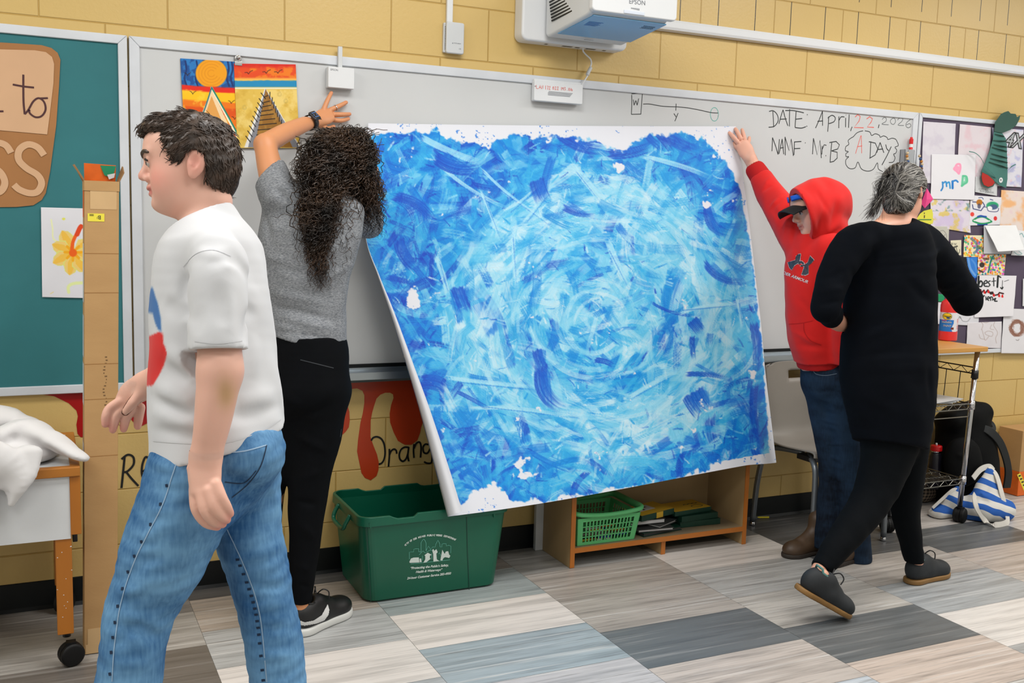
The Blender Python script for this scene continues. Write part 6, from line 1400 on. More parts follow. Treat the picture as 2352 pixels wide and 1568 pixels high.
MB().ribbon(smoothline([A(2256, 982, .24), A(2276, 992, .27), A(2296, 1015, .28), A(2310, 1050, .28), A(2316, 1085, .27), A(2312, 1120, .26)], 6), 0.04, (-0.3, -1, 0.2)).build('shoulder_strap', m_strap, e, solid=0.012, bevel=0.003)
MB().ribbon(smoothline([A(2262, 978, .2), A(2275, 972, .2), A(2282, 982, .22), A(2275, 994, .24)], 5), 0.03, (0, -1, 0.3)).build('strap_anchor', m_strap, e, solid=0.01)
MB().tube(smoothline([A(2212, 938, .15), A(2225, 922, .13), A(2242, 924, .13), A(2250, 938, .14)], 5), 0.007, 8).build('haul_loop', m_strap, e, smooth=True)
bx = A(2152, 1062, .17); bx[2] = 0.16
e = empty('water_bottle', bx, 'dark water bottle with a red cap in the backpack side pocket', 'bottle')
bt = A(2150, 1037, .17)
MB().lathe((bt[0], bt[1], bt[2]-0.19), (0, 0, 1), [(0.027, 0), (0.03, 0.004), (0.03, 0.165), (0.024, 0.18), (0.022, 0.19)], 24).build('flask', M('dark_flask', (26, 24, 34), rough=0.3), e, smooth=True)
MB().lathe((bt[0], bt[1], bt[2]-0.002), (0, 0, 1), [(0.0245, 0), (0.0245, 0.008)], 24).build('neck_ring', m_chrome, e, smooth=True)
MB().lathe((bt[0], bt[1], bt[2]+0.006), (0, 0, 1), [(0.028, 0), (0.029, 0.004), (0.028, 0.024), (0.025, 0.027)], 24).build('cap', m_rcap, e, smooth=True, bevel=0.001)
MB().tube([(bt[0], bt[1], bt[2]+0.03), (bt[0]-0.002, bt[1], bt[2]+0.045)], 0.005, 10).build('spout', m_grayp, e, smooth=True)
def fabric_stripes(name, cA_, cB_, scale, nrm, checker=False):
    m = bpy.data.materials.new(name); m.use_nodes = True; N = m.node_tree.nodes; L = m.node_tree.links; b = N['Principled BSDF']; b.inputs['Roughness'].default_value = 0.85
    tc = N.new('ShaderNodeTexCoord'); mx = N.new('ShaderNodeMix'); mx.data_type = 'RGBA'; mx.inputs[6].default_value = rgba(cA_); mx.inputs[7].default_value = rgba(cB_)
    def half(v):
        d_ = N.new('ShaderNodeVectorMath'); d_.operation = 'DOT_PRODUCT'; L.new(tc.outputs['Object'], d_.inputs[0]); d_.inputs[1].default_value = v
        n_ = N.new('ShaderNodeTexNoise'); n_.inputs['Scale'].default_value = 6; L.new(tc.outputs['Object'], n_.inputs[0]); mn = N.new('ShaderNodeMath'); mn.operation = 'MULTIPLY_ADD'; L.new(n_.outputs[0], mn.inputs[0]); mn.inputs[1].default_value = 0 if checker else 0.06; L.new(d_.outputs['Value'], mn.inputs[2])
        f = N.new('ShaderNodeMath'); f.operation = 'MULTIPLY'; L.new(mn.outputs[0], f.inputs[0]); f.inputs[1].default_value = scale; g = N.new('ShaderNodeMath'); g.operation = 'FRACT'; L.new(f.outputs[0], g.inputs[0]); h = N.new('ShaderNodeMath'); h.operation = 'GREATER_THAN'; L.new(g.outputs[0], h.inputs[0]); h.inputs[1].default_value = 0.5; return h.outputs[0]
    o1 = half(nrm)
    if checker:
        o2 = half(checker); ad = N.new('ShaderNodeMath'); ad.operation = 'ADD'; L.new(o1, ad.inputs[0]); L.new(o2, ad.inputs[1]); ml = N.new('ShaderNodeMath'); ml.operation = 'MULTIPLY'; L.new(ad.outputs[0], ml.inputs[0]); ml.inputs[1].default_value = 0.5; o1 = ml.outputs[0]
    L.new(o1, mx.inputs[0]); L.new(mx.outputs[2], b.inputs['Base Color']); return m
m_ging = fabric_stripes('gingham_fabric', (30, 30, 30), (150, 134, 116), 56, (1, 0.3, 0), (0, 0, 1)); m_strp = fabric_stripes('blue_stripe_canvas', (34, 92, 176), (218, 216, 210), 15, (0.35, 0, 0.94)); m_canv = M('white_canvas', (212, 208, 200), rough=0.85, bump=(260, 0.2))
e = empty('gingham_bag', FL(2145, 1165), 'small black and tan checked cloth bag under the wire cart', 'bag')
c = FL(2150, 1160); F_ = Field((c[0]-0.2, c[1]-0.02, 0), (c[0]+0.22, c[1]+0.24, 0.22), 0.006); F_.ell((c[0]+0.0, c[1]+0.1, 0.07), (0.125, 0.075, 0.085), [(1, 0, 0), (0, 1, 0), (0, 0, 1)], 0.01); F_.ell((c[0]+0.02, c[1]+0.1, 0.16), (0.10, 0.05, 0.05), [(1, 0, 0), (0, 1, 0), (0, 0, 1)], 0.01, 'sub'); F_.wobble(0.004, 8, 9); g = np.meshgrid(*F_.ax, indexing='ij', sparse=True); F_.d = np.maximum(F_.d, (0.003-g[2]).astype(np.float32)+0*F_.d); F_.build('bag_body', m_ging, e)
e = empty('striped_tote', FL(2225, 1195), 'blue and white striped canvas tote slumped on the floor by the wire cart', 'bag')
c = FL(2225, 1195); F_ = Field((c[0]-0.42, c[1]-0.12, 0), (c[0]+0.34, c[1]+0.22, 0.34), 0.006)
FA = lambda x, y, dd: W(x, y, dd)
F_.chain([FA(2150, 1178, .30), FA(2200, 1172, .32), FA(2255, 1170, .40), FA(2300, 1170, .43)], [(0.03, 0.05), (0.06, 0.06), (0.075, 0.085), (0.06, 0.07)], 0.03)
F_.chain([FA(2272, 1085, .37), FA(2268, 1120, .39), FA(2265, 1165, .42)], [(0.022, 0.02), (0.06, 0.035), (0.085, 0.06)], 0.03)
F_.chain([FA(2200, 1125, .30), FA(2185, 1150, .31)], [(0.02, 0.02), (0.045, 0.04)], 0.03)
for a, b_, am in (((2240, 1125, .42), (2285, 1150, .44), .012), ((2250, 1150, .44), (2310, 1160, .45), -.016), ((2180, 1150, .42), (2240, 1175, .45), -.014), ((2160, 1165, .4), (2230, 1190, .46), .012), ((2275, 1100, .4), (2255, 1150, .43), -.010), ((2290, 1150, .45), (2270, 1195, .47), .012)): F_.fold(FA(*a), FA(*b_), 0.013, am)
F_.wobble(0.003, 8, 12); g = np.meshgrid(*F_.ax, indexing='ij', sparse=True); F_.d = np.maximum(F_.d, (0.003-g[2]).astype(np.float32)+0*F_.d); F_.build('tote_body', m_strp, e)
MB().ribbon(smoothline([FA(2272, 1072, .36), FA(2288, 1090, .40), FA(2300, 1130, .45), FA(2312, 1180, .49), FL(2312, 1200, 0.012), FL(2285, 1205, 0.012), FL(2262, 1195, 0.02), FA(2245, 1170, .50), FA(2238, 1145, .48), FA(2240, 1135, .46)], 6), 0.028, (0, -1, 0.35)).build('handle', m_canv, e, solid=0.004)
MB().ribbon(smoothline([FA(2235, 1098, .36), FA(2252, 1078, .355), FA(2272, 1071, .355), FA(2282, 1080, .36)], 6), 0.026, (0, -1, 0.3)).build('top_hem', m_canv, e, solid=0.004)
MB().ribbon(smoothline([FA(2142, 1166, .30), FA(2165, 1145, .31), FA(2190, 1124, .31), FA(2206, 1128, .31)], 6), 0.014, (0, -1, 0.5)).build('top_hem', m_canv, e, solid=0.004)
# carton at the right edge
ox = W(2336, 1100, 0.15)[0]-0.012
e = empty('carton', (ox+0.2, -0.12, 0), 'cardboard carton with an orange lower band at the right edge of the photo', 'box')
MB().box((ox, -0.17, 0.002), (ox+0.4, -0.02, 0.135)).build('printed_band', m_orp, e, bevel=0.002); MB().box((ox+0.002, -0.168, 0.135), (ox+0.398, -0.022, 0.36)).build('upper_side', m_card, e, bevel=0.002)
yl0 = W(2338, 1088, 0.1705); MB().prism([W(2336, 1090, 0.1702), W(2343, 1086, 0.1702), W(2362, 1124, 0.1702), W(2352, 1128, 0.1702)], (0, -0.0005, 0)).build('barcode_label', m_yl, e)
mb = MB()
for k in range(4): mb.prism([W(2339+3.4*k, 1092+7*k, 0.1709), W(2344+3.4*k, 1090+7*k, 0.1709), W(2345+3.4*k, 1093+7*k, 0.1709), W(2340+3.4*k, 1095+7*k, 0.1709)], (0, -0.0002, 0))
mb.build('barcode', m_ink, e)
# ================================================================== people
UPV = np.array([0, 0, 1.0])
def multi(name, prims, pts, vox, fines, mat, parent, col=None, smooth=1, margin=0.12):
    """one continuous mesh from a distance field: coarse overall, finer where head and hands are"""
    A = np.array([p for p in pts]); lo = A.min(0)-margin; hi = A.max(0)+margin
    F_ = Field(lo, hi, vox); prims(F_); V, Q = F_.mesh(smooth)
    for flo, fhi, fv in fines:
        flo = np.array(flo); fhi = np.array(fhi)
        ins = ((V > flo+fv*2.5+vox*0.6) & (V < fhi-fv*2.5-vox*0.6)).all(1)
        Q = Q[~ins[Q].all(1)]
    VS = [V]; QS = [Q]; n = len(V)
    for flo, fhi, fv in fines:
        f2 = Field(flo, fhi, fv); prims(f2); v, q = f2.mesh(smooth)
        VS.append(v); QS.append(q+n); n += len(v)
    V = np.concatenate(VS); Q = np.concatenate(QS)
    return np_mesh(name, V, Q, mat, parent, True, None if col is None else col(V))
def bvh_of(o):
    me = o.data; n = len(me.vertices); co = np.zeros(n*3, np.float32); me.vertices.foreach_get('co', co)
    return BVHTree.FromPolygons([tuple(c) for c in co.reshape(-1, 3)], [tuple(p.vertices) for p in me.polygons])
def hit(bv, px, py):
    r = ray(px, py); r = r/np.linalg.norm(r); h = bv.ray_cast(Vector(CAM), Vector(r))
    if h[0] is None: return None, None
    n = np.array(h[1]); n = n if n@r < 0 else -n
    return np.array(h[0]), n
def seam(name, bv, pts, w, mat, parent, off=0.0012, n=6):
    """stitched line lying on a garment"""
    P = smoothline(pts, n) if len(pts) > 2 else [np.array(pts[0])*(1-k/8)+np.array(pts[1])*k/8 for k in range(9)]
    vs = []; last = None; mb = MB(); run = []
    for p in P:
        h, nn = hit(bv, p[0], p[1])
        if h is None: continue
        run.append((h+nn*off, nn))
    for i in range(len(run)):
        t = run[min(i+1, len(run)-1)][0]-run[max(i-1, 0)][0]; t /= np.linalg.norm(t)+1e-9; q = np.cross(run[i][1], t); vs += [run[i][0]+q*w/2, run[i][0]-q*w/2]
    if len(run) < 2: return None
    mb.add(vs, [(2*i, 2*i+1, 2*i+3, 2*i+2) for i in range(len(run)-1)]); return mb.build(name, mat, parent, smooth=True)
def decal(name, bv, poly, mat, parent, step=1.0, off=0.0014):
    """printed shape lying on a garment"""
    A = np.array(poly, float); xs = np.arange(A[:, 0].min(), A[:, 0].max()+step, step); ys = np.arange(A[:, 1].min(), A[:, 1].max()+step, step)
    X, Y = np.meshgrid(xs, ys); sd = poly_sd(X, Y, poly); idx = {}; vs = []; fs = []
    def vert(i, j):
        if (i, j) in idx: return idx[i, j]
        h, n = hit(bv, X[j, i], Y[j, i]); idx[i, j] = None
        if h is not None: idx[i, j] = len(vs); vs.append(h+n*off)
        return idx[i, j]
    for j in range(len(ys)-1):
        for i in range(len(xs)-1):
            if max(sd[j, i], sd[j, i+1], sd[j+1, i], sd[j+1, i+1]) < 0.35*step:
                q = [vert(i, j), vert(i, j+1), vert(i+1, j+1), vert(i+1, j)]
                if None not in q: fs.append(q)
    return mesh_obj(name, vs, fs, mat, parent, True)
def decal_text(name, bv, s, size_px, o_px, xdir, mat, parent, shear=0.0, bold=0.0):
    o = text(name, s, 1.0, mat, (0, 0, 0), (1, 0, 0), (0, 1, 0), None, shear=shear, bold=bold, ext=0.0); d = np.array(xdir, float); d /= np.hypot(*d); e = np.array([d[1], -d[0]]); bad = []
    for v in o.data.vertices:
        p = np.array(o_px)+size_px*(v.co.x*d+v.co.y*e); h, n = hit(bv, p[0], p[1])
        if h is not None: v.co = h+n*0.0018
        else: bad.append(v.index)
    if bad:
        bm = bmesh.new(); bm.from_mesh(o.data); bm.verts.ensure_lookup_table(); bmesh.ops.delete(bm, geom=[bm.verts[i] for i in bad], context='VERTS'); bm.to_mesh(o.data); bm.free()
    return attach(o, parent)

def head(F_, c, f, u, s, sc=1.0, ears=True):
    """skull, jaw, nose, lips, eye sockets and ears; f, u, s are the face's forward, up and left directions"""
    ax = [f, u, s]; P = lambda a, b_, d_=0.0: np.array(c)+sc*(a*f+b_*u+d_*s); R_ = lambda *r: [q*sc for q in r]
    F_.ell(P(-.008, .032), R_(.084, .080, .073), ax, .02*sc); F_.ell(P(.015, -.028), R_(.058, .074, .060), ax, .03*sc)
    F_.ell(P(.043, .040), R_(.046, .046, .056), ax, .03*sc)
    F_.ell(P(.012, -.070), R_(.052, .030, .050), ax, .025*sc); F_.ell(P(.054, -.077), R_(.020, .015, .022), ax, .016*sc)
    for d_ in (-1, 1):
        F_.ell(P(.030, -.034, .036*d_), R_(.034, .034, .027), ax, .025*sc)
        F_.ell(P(.086, .005, .031*d_), R_(.016, .011, .016), ax, .012*sc, 'sub')
        F_.ell(P(.0665, .005, .031*d_), R_(.0135, .0135, .0135), ax, .004*sc)
        F_.seg(P(.083, .0225, .010*d_), P(.068, .024, .045*d_), .0075*sc, .006*sc, .012*sc)
        F_.seg(P(.0765, .0105, .018*d_), P(.0715, .0095, .044*d_), .0042*sc, .0036*sc, .005*sc)
    F_.seg(P(.0785, .013), P(.0895, -.014), .0075*sc, .0098*sc, .010*sc); F_.ell(P(.0915, -.0200), R_(.0110, .0095, .0105), ax, .005*sc)
    for d_ in (-1, 1):
        F_.ell(P(.0805, -.0260, .0115*d_), R_(.0095, .0075, .007), ax, .006*sc); F_.ell(P(.085, -.0325, .006*d_), R_(.004, .003, .003), ax, .002*sc, 'sub')
    F_.seg(P(.074, -.034), P(.077, -.044), .007*sc, .008*sc, .008*sc); F_.ell(P(.0745, -.0445), R_(.0095, .0072, .019), ax, .006*sc); F_.ell(P(.0725, -.0572), R_(.0092, .0066, .016), ax, .005*sc)
    F_.ell(P(.085, -.0508), R_(.012, .0016, .022), ax, .0025*sc, 'sub'); F_.ell(P(.079, -.0665), R_(.007, .0035, .014), ax, .005*sc, 'sub')
    if ears:
        for d_ in (-1, 1):
            e0 = np.array([-.026, -.004]); ear_ax = [f*math.cos(.15)+u*math.sin(.15), -f*math.sin(.15)+u*math.cos(.15), s]
            F_.ell(P(-.026, -.003, .073*d_), R_(.018, .027, .010), ear_ax, .006*sc); F_.ell(P(-.0245, .001, .083*d_), R_(.0105, .0165, .007), ear_ax, .002*sc, 'sub'); F_.ell(P(-.020, -.0245, .072*d_), R_(.009, .010, .008), ear_ax, .005*sc)
            F_.ell(P(-.018, -.006, .078*d_), R_(.004, .006, .004), ear_ax, .003*sc)
def skin_col(base, c, f, u, s, sc, lips=(186, 110, 104), blush=(214, 140, 126), extra=None):
    def fn(V):
        col = np.tile(np.array(base, float), (len(V), 1)); q = (V-np.array(c))/sc; a, b_, d_ = q@f, q@u, q@s
        def mix(m, k):
            nonlocal col; col = col*(1-m[:, None])+np.array(k, float)*m[:, None]
        for t in (-1, 1): mix(0.55*np.exp(-(((a-.05)/.035)**2+((b_+.03)/.03)**2+((d_-.05*t)/.03)**2)), blush)
        mix(0.35*np.exp(-(((a-.10)/.015)**2+((b_+.02)/.014)**2+(d_/.02)**2)), blush)
        for t in (-1, 1): mix(0.5*np.exp(-(((a+.026)/.02)**2+((b_+.003)/.03)**2+((d_-.08*t)/.014)**2)), blush)
        mix(((np.abs(d_) < .022) & (a > .066)).astype(float)*np.exp(-((b_+.051)/.0095)**4)*0.75, lips)
        if extra: col = extra(V, col)
        return col
    return fn
def eyes(parent, c, f, u, s, sc, iris=(60, 42, 30), brow=None):
    m_e = M('eye_white', (188, 178, 172), rough=0.25); m_i = M('iris_%d' % iris[0], iris, rough=0.15); m_l = M('eyelash', (34, 26, 22), rough=0.7)
    P = lambda a, b_, d_: np.array(c)+sc*(a*f+b_*u+d_*s)
    for d_ in (-1, 1):
        e_ = P(.0664, .004, .031*d_); mb = MB(); mb.lathe(e_-f*.0132*sc, f, [(.0132*sc*math.sin(t), .0132*sc*(1-math.cos(t))) for t in np.linspace(.05, 3.09, 16)], 20); eb = mb.build('eyeball', m_e, parent, smooth=True)
        mb = MB(); mb.lathe(e_+f*.0118*sc, f, [(.0075*sc, -.001*sc), (.006*sc, .0012*sc), (.002*sc, .0020*sc)], 16); mb.build('iris', m_i, eb, smooth=True)
        L_ = [P(.0765, .0065, .0185*d_), P(.0812, .0098, .026*d_), P(.0800, .0096, .035*d_), P(.0735, .0052, .045*d_)]; MB().tube(smoothline(L_, 4), .0022*sc, 6).build('eyelash', m_l, parent, smooth=True)
        if brow is not None:
            L_ = smoothline([P(.0885, .0165, .011*d_), P(.088, .0225, .024*d_), P(.081, .0250, .040*d_), P(.069, .0205, .053*d_)], 4); MB().tube(L_, [.003*sc, .0036*sc]+[.0042*sc]*(len(L_)-4)+[.003*sc, .0016*sc], 7).build('eyebrow', brow, parent, smooth=True)
def shoe(parent, heel, toe, up, width, m_up, m_sole, m_lin, name='shoe', swoosh=None, laces=None, sole_h=0.022, boot=False):
    heel = np.array(heel, float); toe = np.array(toe, float); f = toe-heel; L_ = np.linalg.norm(f); f /= L_; up = np.array(up, float); up = up-f*(up@f); up /= np.linalg.norm(up); s = np.cross(up, f)
    P = lambda a, b_, d_=0.0: heel+f*a*L_+up*b_+s*d_; ax = [f, up, s]; w = width/2
    lo = np.minimum(heel, toe)-0.13; hi = np.maximum(heel, toe)+np.array([.13, .13, .2])
    def upper(F_):
        F_.ell(P(.17, sole_h+.035), (.17*L_, .05, w*.80), ax, .02); F_.ell(P(.45, sole_h+.022), (.25*L_, .045, w*.88), ax, .03); F_.ell(P(.76, sole_h+.012), (.235*L_, .038, w*.98), ax, .03)
        F_.ell(P(.30, sole_h+.062), (.17*L_, .030, w*.62), ax, .025); F_.seg(P(.40, sole_h+.066), P(.58, sole_h+.044), .022, .018, .02)
        if boot: F_.seg(P(.2, sole_h+.04), P(.2, sole_h+.13), (.052, .042), (.05, .042), .02, dep=s)
        F_.ell(P(.21, sole_h+.112), (.110*L_, .050, w*.52), ax, .006, 'sub') if not boot else None
        F_.cut(P(.5, sole_h*.55), -up)
    F_ = Field(lo, hi, 0.004); upper(F_); U_ = F_.build('upper', m_up, parent)
    F_ = Field(lo, hi, 0.004); F_.ell(P(.17, sole_h*.5), (.185*L_, .05, w*.86), ax, .02); F_.ell(P(.45, sole_h*.5), (.25*L_, .05, w*.86), ax, .03); F_.ell(P(.75, sole_h*.5), (.26*L_, .05, w*1.04), ax, .03)
    F_.cut(P(.5, sole_h), up); F_.cut(P(.5, 0.0), -up); F_.build('sole', m_sole, parent, smooth=2)
    if m_lin is not None and not boot:
        ring_ = [P(.21+.104*math.cos(t), sole_h+.0775+.012*math.cos(t)*-0.3+.010*(math.cos(t) < -.6), w*.53*math.sin(t)) for t in np.linspace(0, 2*math.pi, 25)[:-1]]
        MB().tube(ring_, .0045, 8, closed=True).build('collar', m_lin, parent, smooth=True)
    if laces is not None:
        for k in range(4):
            a = .40+.055*k; b_ = sole_h+.088-.0085*k; MB().tube(smoothline([P(a, b_-.016, -.024), P(a+.012, b_+.001, 0), P(a+.02, b_-.016, .024)], 4), .0028, 6).build('lace', laces, parent, smooth=True)
        for q in (-1, 1): MB().tube(smoothline([P(.38, sole_h+.09, 0), P(.42, sole_h+.108, .018*q), P(.48, sole_h+.098, .03*q), P(.47, sole_h+.075, .034*q)], 5), .0024, 6).build('lace', laces, parent, smooth=True)
    return U_, P
def pbox(fn, px, dz, m): return fbox([fn(x, y, z) for x, y in px for z in dz], m)
def fbox(pts, m): A = np.array(pts); return A.min(0)-m, A.max(0)+m
m_skin1 = M('skin_fair', (230, 180, 160), rough=0.5, attr='Col', sss=0.12, bump=(260, 0.08, 0.0006), spec=0.35)
m_jean = None
def denim(name, dark, light, scale=5):
    m = bpy.data.materials.new(name); m.use_nodes = True; N = m.node_tree.nodes; L = m.node_tree.links; b = N['Principled BSDF']; b.inputs['Roughness'].default_value = 0.85; b.inputs['Specular IOR Level'].default_value = 0.2
    tc = N.new('ShaderNodeTexCoord'); n1 = N.new('ShaderNodeTexNoise'); n1.inputs['Scale'].default_value = scale; n1.inputs['Detail'].default_value = 4; L.new(tc.outputs['Object'], n1.inputs[0])
    mp = N.new('ShaderNodeMapping'); mp.inputs['Scale'].default_value = (160, 160, 26); L.new(tc.outputs['Object'], mp.inputs[0]); n2 = N.new('ShaderNodeTexNoise'); n2.inputs['Scale'].default_value = 1; n2.inputs['Detail'].default_value = 3; L.new(mp.outputs[0], n2.inputs[0])
    mp3 = N.new('ShaderNodeMapping'); mp3.inputs['Scale'].default_value = (9, 9, 26); L.new(tc.outputs['Object'], mp3.inputs[0]); n3 = N.new('ShaderNodeTexNoise'); n3.inputs['Scale'].default_value = 1; n3.inputs['Detail'].default_value = 3; L.new(mp3.outputs[0], n3.inputs[0])
    a = N.new('ShaderNodeMath'); a.operation = 'MULTIPLY_ADD'; L.new(n2.outputs[0], a.inputs[0]); a.inputs[1].default_value = 0.35; L.new(n1.outputs[0], a.inputs[2])
    a2 = N.new('ShaderNodeMath'); a2.operation = 'MULTIPLY_ADD'; L.new(n3.outputs[0], a2.inputs[0]); a2.inputs[1].default_value = 0.5; L.new(a.outputs[0], a2.inputs[2])
    r = N.new('ShaderNodeMapRange'); r.inputs[1].default_value = 0.72; r.inputs[2].default_value = 1.12; L.new(a2.outputs[0], r.inputs[0]); mx = N.new('ShaderNodeMix'); mx.data_type = 'RGBA'; mx.inputs[6].default_value = rgba(dark); mx.inputs[7].default_value = rgba(light); L.new(r.outputs[0], mx.inputs[0]); L.new(mx.outputs[2], b.inputs['Base Color'])
    bp = N.new('ShaderNodeBump'); bp.inputs['Strength'].default_value = 0.35; bp.inputs['Distance'].default_value = 0.004; L.new(n3.outputs[0], bp.inputs['Height']); L.new(bp.outputs[0], b.inputs['Normal']); return m
m_stitch = M('dark_stitch', (26, 44, 70), rough=0.9); m_stl = M('light_seam', (150, 178, 204), rough=0.9)

# ------------------------------------------------------------------ the boy walking past in front
Z0 = 2.08; PM = FPX/Z0
B = lambda x, y, dz=0.0: D(x, y, Z0+dz)
def r2(a, b_=None): return (a/PM, b_ if b_ is not None else a/PM)
boy_base = FL(470, 1760); boy_base = np.array([B(480, 1000)[0], B(480, 1000)[1], 0])
boy = empty('person', boy_base, 'person in a white t-shirt and blue jeans walking past in front, seen in profile', 'person')
bf = -CR*math.cos(.13)-CF*math.sin(.13); bu = CU; bs = np.cross(bu, bf); bc = B(435, 385)
def zfloor(dz): # picture row of the floor at that depth below x
    return lambda x: next(y for y in np.arange(1400, 2400, 4.0) if B(x, y, dz)[2] < 0.0)
lfy = zfloor(-.1)(275); rfy = zfloor(.1)(690)
knA = (327, 1395, -.09); anA = (272, lfy-95, -.1); knB = (607, 1375, .09); anB = (672, rfy-120, .1)
handL = [[(448, 1125, -.2), (451, 1168, -.208), (472, 1199, -.198), (499, 1209, -.178)], [(463, 1132, -.214), (471, 1172, -.222), (491, 1197, -.207), (511, 1203, -.186)], [(480, 1128, -.219), (491, 1162, -.224), (507, 1184, -.212), (521, 1193, -.192)], [(496, 1113, -.214), (508, 1141, -.218), (520, 1163, -.211), (528, 1179, -.196)]]
handR = [[(276, 922, .25), (252, 938, .245), (243, 956, .24), (242, 974, .24)], [(286, 934, .255), (268, 953, .25), (262, 972, .25), (259, 987, .25)], [(302, 940, .265), (290, 960, .262), (286, 974, .262), (284, 985, .262)], [(322, 936, .275), (319, 955, .275), (317, 970, .275), (316, 979, .275)]]
def boy_body(F_):
    head(F_, bc, bf, bu, bs)
    F_.chain([B(490, 462), B(478, 500), B(478, 550)], [r2(42, .048), r2(43, .048), r2(50, .056)], .03)
    F_.chain([B(485, 590), B(484, 780), B(495, 960)], [r2(92, .14), r2(112, .145), r2(120, .145)], .03)
    for pts in (([B(500, 620, -.155), B(506, 850, -.20)], [r2(50, .05), r2(43, .045)]), ([B(506, 850, -.20), B(498, 905, -.203), B(487, 977, -.2), B(473, 1045, -.195)], [r2(43, .045), r2(42, .042), r2(37, .036), r2(31, .024)]),
                ([B(470, 620, .155), B(440, 820, .21)], [r2(50, .05), r2(42, .042)]), ([B(440, 820, .21), B(385, 855, .23), B(335, 884, .25)], [r2(42, .042), r2(40, .038), r2(33, .026)])):
        F_.chain(pts[0], pts[1], .02)
    F_.chain([B(473, 1045, -.195), B(470, 1085, -.2), B(472, 1125, -.208)], [r2(31, .022), r2(35, .02), r2(32, .016)], .015)
    for fg in handL: F_.chain([B(*p) for p in fg], [.0118, .0108, .0098, .0082], .004)
    F_.chain([B(446, 1075, -.175), B(452, 1120, -.155), B(468, 1152, -.15), B(482, 1170, -.155)], [.014, .0115, .0105, .009], .008)
    F_.chain([B(335, 884, .25), B(305, 902, .255), B(288, 922, .258)], [r2(34, .022), r2(34, .018), r2(28, .015)], .015)
    for fg in handR: F_.chain([B(*p) for p in fg], [.0118, .011, .0102, .0085], .004)
    F_.chain([B(322, 905, .235), B(302, 928, .225), B(288, 946, .225)], [.014, .012, .009], .008)
    F_.chain([B(440, 1100, -.085), B(*knA), B(*anA)], [.075, .05, .036], .02); F_.chain([B(545, 1060, .085), B(*knB), B(*anB)], [.075, .05, .036], .02)
bruise_c = B(516, 905, -.245)
def bru(V, col):
    m = 0.5*np.exp(-((((V-bruise_c)@CR)/.014)**2+(((V-bruise_c)@CU)/.028)**2+(((V-bruise_c)@CF)/.05)**2)); col = col*(1-m[:, None])+np.array((150, 122, 60.))*m[:, None]
    for fg in handL+handR:
        m = 0.35*np.exp(-(np.linalg.norm(V-B(*fg[-1]), axis=1)/.016)**2); col = col*(1-m[:, None])+np.array((220, 120, 110.))*m[:, None]
    return col
hl = fbox([B(*p) for fg in handL for p in fg]+[B(470, 1060, -.2), B(452, 1120, -.15)], .022); hr = fbox([B(*p) for fg in handR for p in fg]+[B(320, 895, .25)], .022)
multi('body', boy_body, [bc+.05*CU, B(440, 820, .25), B(506, 850, -.25), B(*anA), B(*anB), B(250, 950, .3), B(640, 900, 0)], .0065, [(*fbox([bc], .135), .0032), (*hl, .0028), (*hr, .0028)], m_skin1, boy, skin_col((232, 182, 162), bc, bf, bu, bs, 1.0, lips=(190, 104, 98), blush=(226, 138, 124), extra=bru))
m_hair1 = M('brown_hair', (72, 54, 42), rough=0.45, noise=(50, 0.6), stretch=(1, 1, 1), bump=(120, 0.5, 0.003))
eyes(boy, bc, bf, bu, bs, 1.0, (52, 36, 26), m_hair1)
# hair: swept short cut, limited by the hairline seen from the side
hx = lambda x, y: ((435-x)/PM, (385-y)/PM)
line1 = [hx(*p) for p in ((300, 318), (332, 318), (345, 314), (362, 318), (374, 321), (377, 340), (398, 358), (412, 372), (417, 384), (424, 387), (436, 378), (446, 363), (460, 357), (477, 362), (487, 384), (487, 406), (484, 420), (497, 438), (522, 442), (600, 445), (600, 200), (300, 200))]
def boy_hair(F_):
    P = lambda a, b_, d_=0.0: bc+a*bf+b_*bu+d_*bs; ax = [bf, bu, bs]
    F_.ell(P(-.008, .032), (.092, .083, .080), ax, .01); F_.ell(P(-.03, .0), (.070, .075, .074), ax, .02); F_.ell(P(-.052, -.018), (.036, .052, .060), ax, .02)
    F_.ell(P(.045, .074), (.052, .028, .060), ax, .015); F_.ell(P(.066, .070), (.032, .018, .050), ax, .008); F_.ell(P(.02, .085), (.06, .026, .055), ax, .015)
    g = np.meshgrid(*F_.ax, indexing='ij'); q = [g[i]-bc[i] for i in range(3)]
    a = sum(q[i]*bf[i] for i in range(3)); b_ = sum(q[i]*bu[i] for i in range(3)); d_ = sum(q[i]*bs[i] for i in range(3))
    a0 = a+0.25*np.maximum(np.abs(d_)-.03, 0)*(b_ > .03)
    e = poly_sd(a0, b_, line1); F_.d = np.maximum(F_.d, (e+.0015*np.sin(a*900+b_*500)).astype(np.float32))
    for amp, fr, k in ((.0012, 300, 1), (.0008, 620, 2)):
        w_ = fr*(b_*0.8+a*0.45*np.sin(k)+d_*0.25)+2.5*np.sin(a*60*k)+2*np.sin(b_*80+d_*50); F_.d += (amp*np.sin(w_)*sstep(-.04, .05, b_)).astype(np.float32)
F_ = Field(*fbox([bc+.02*CU], .15), .0026); boy_hair(F_); hm = F_.build('hair', m_hair1, boy)
R = np.random.default_rng(3); hv = []; hf = []; nb = 0; cand = [v for v in hm.data.vertices if (np.array(v.co)-bc)@bu > -.05]
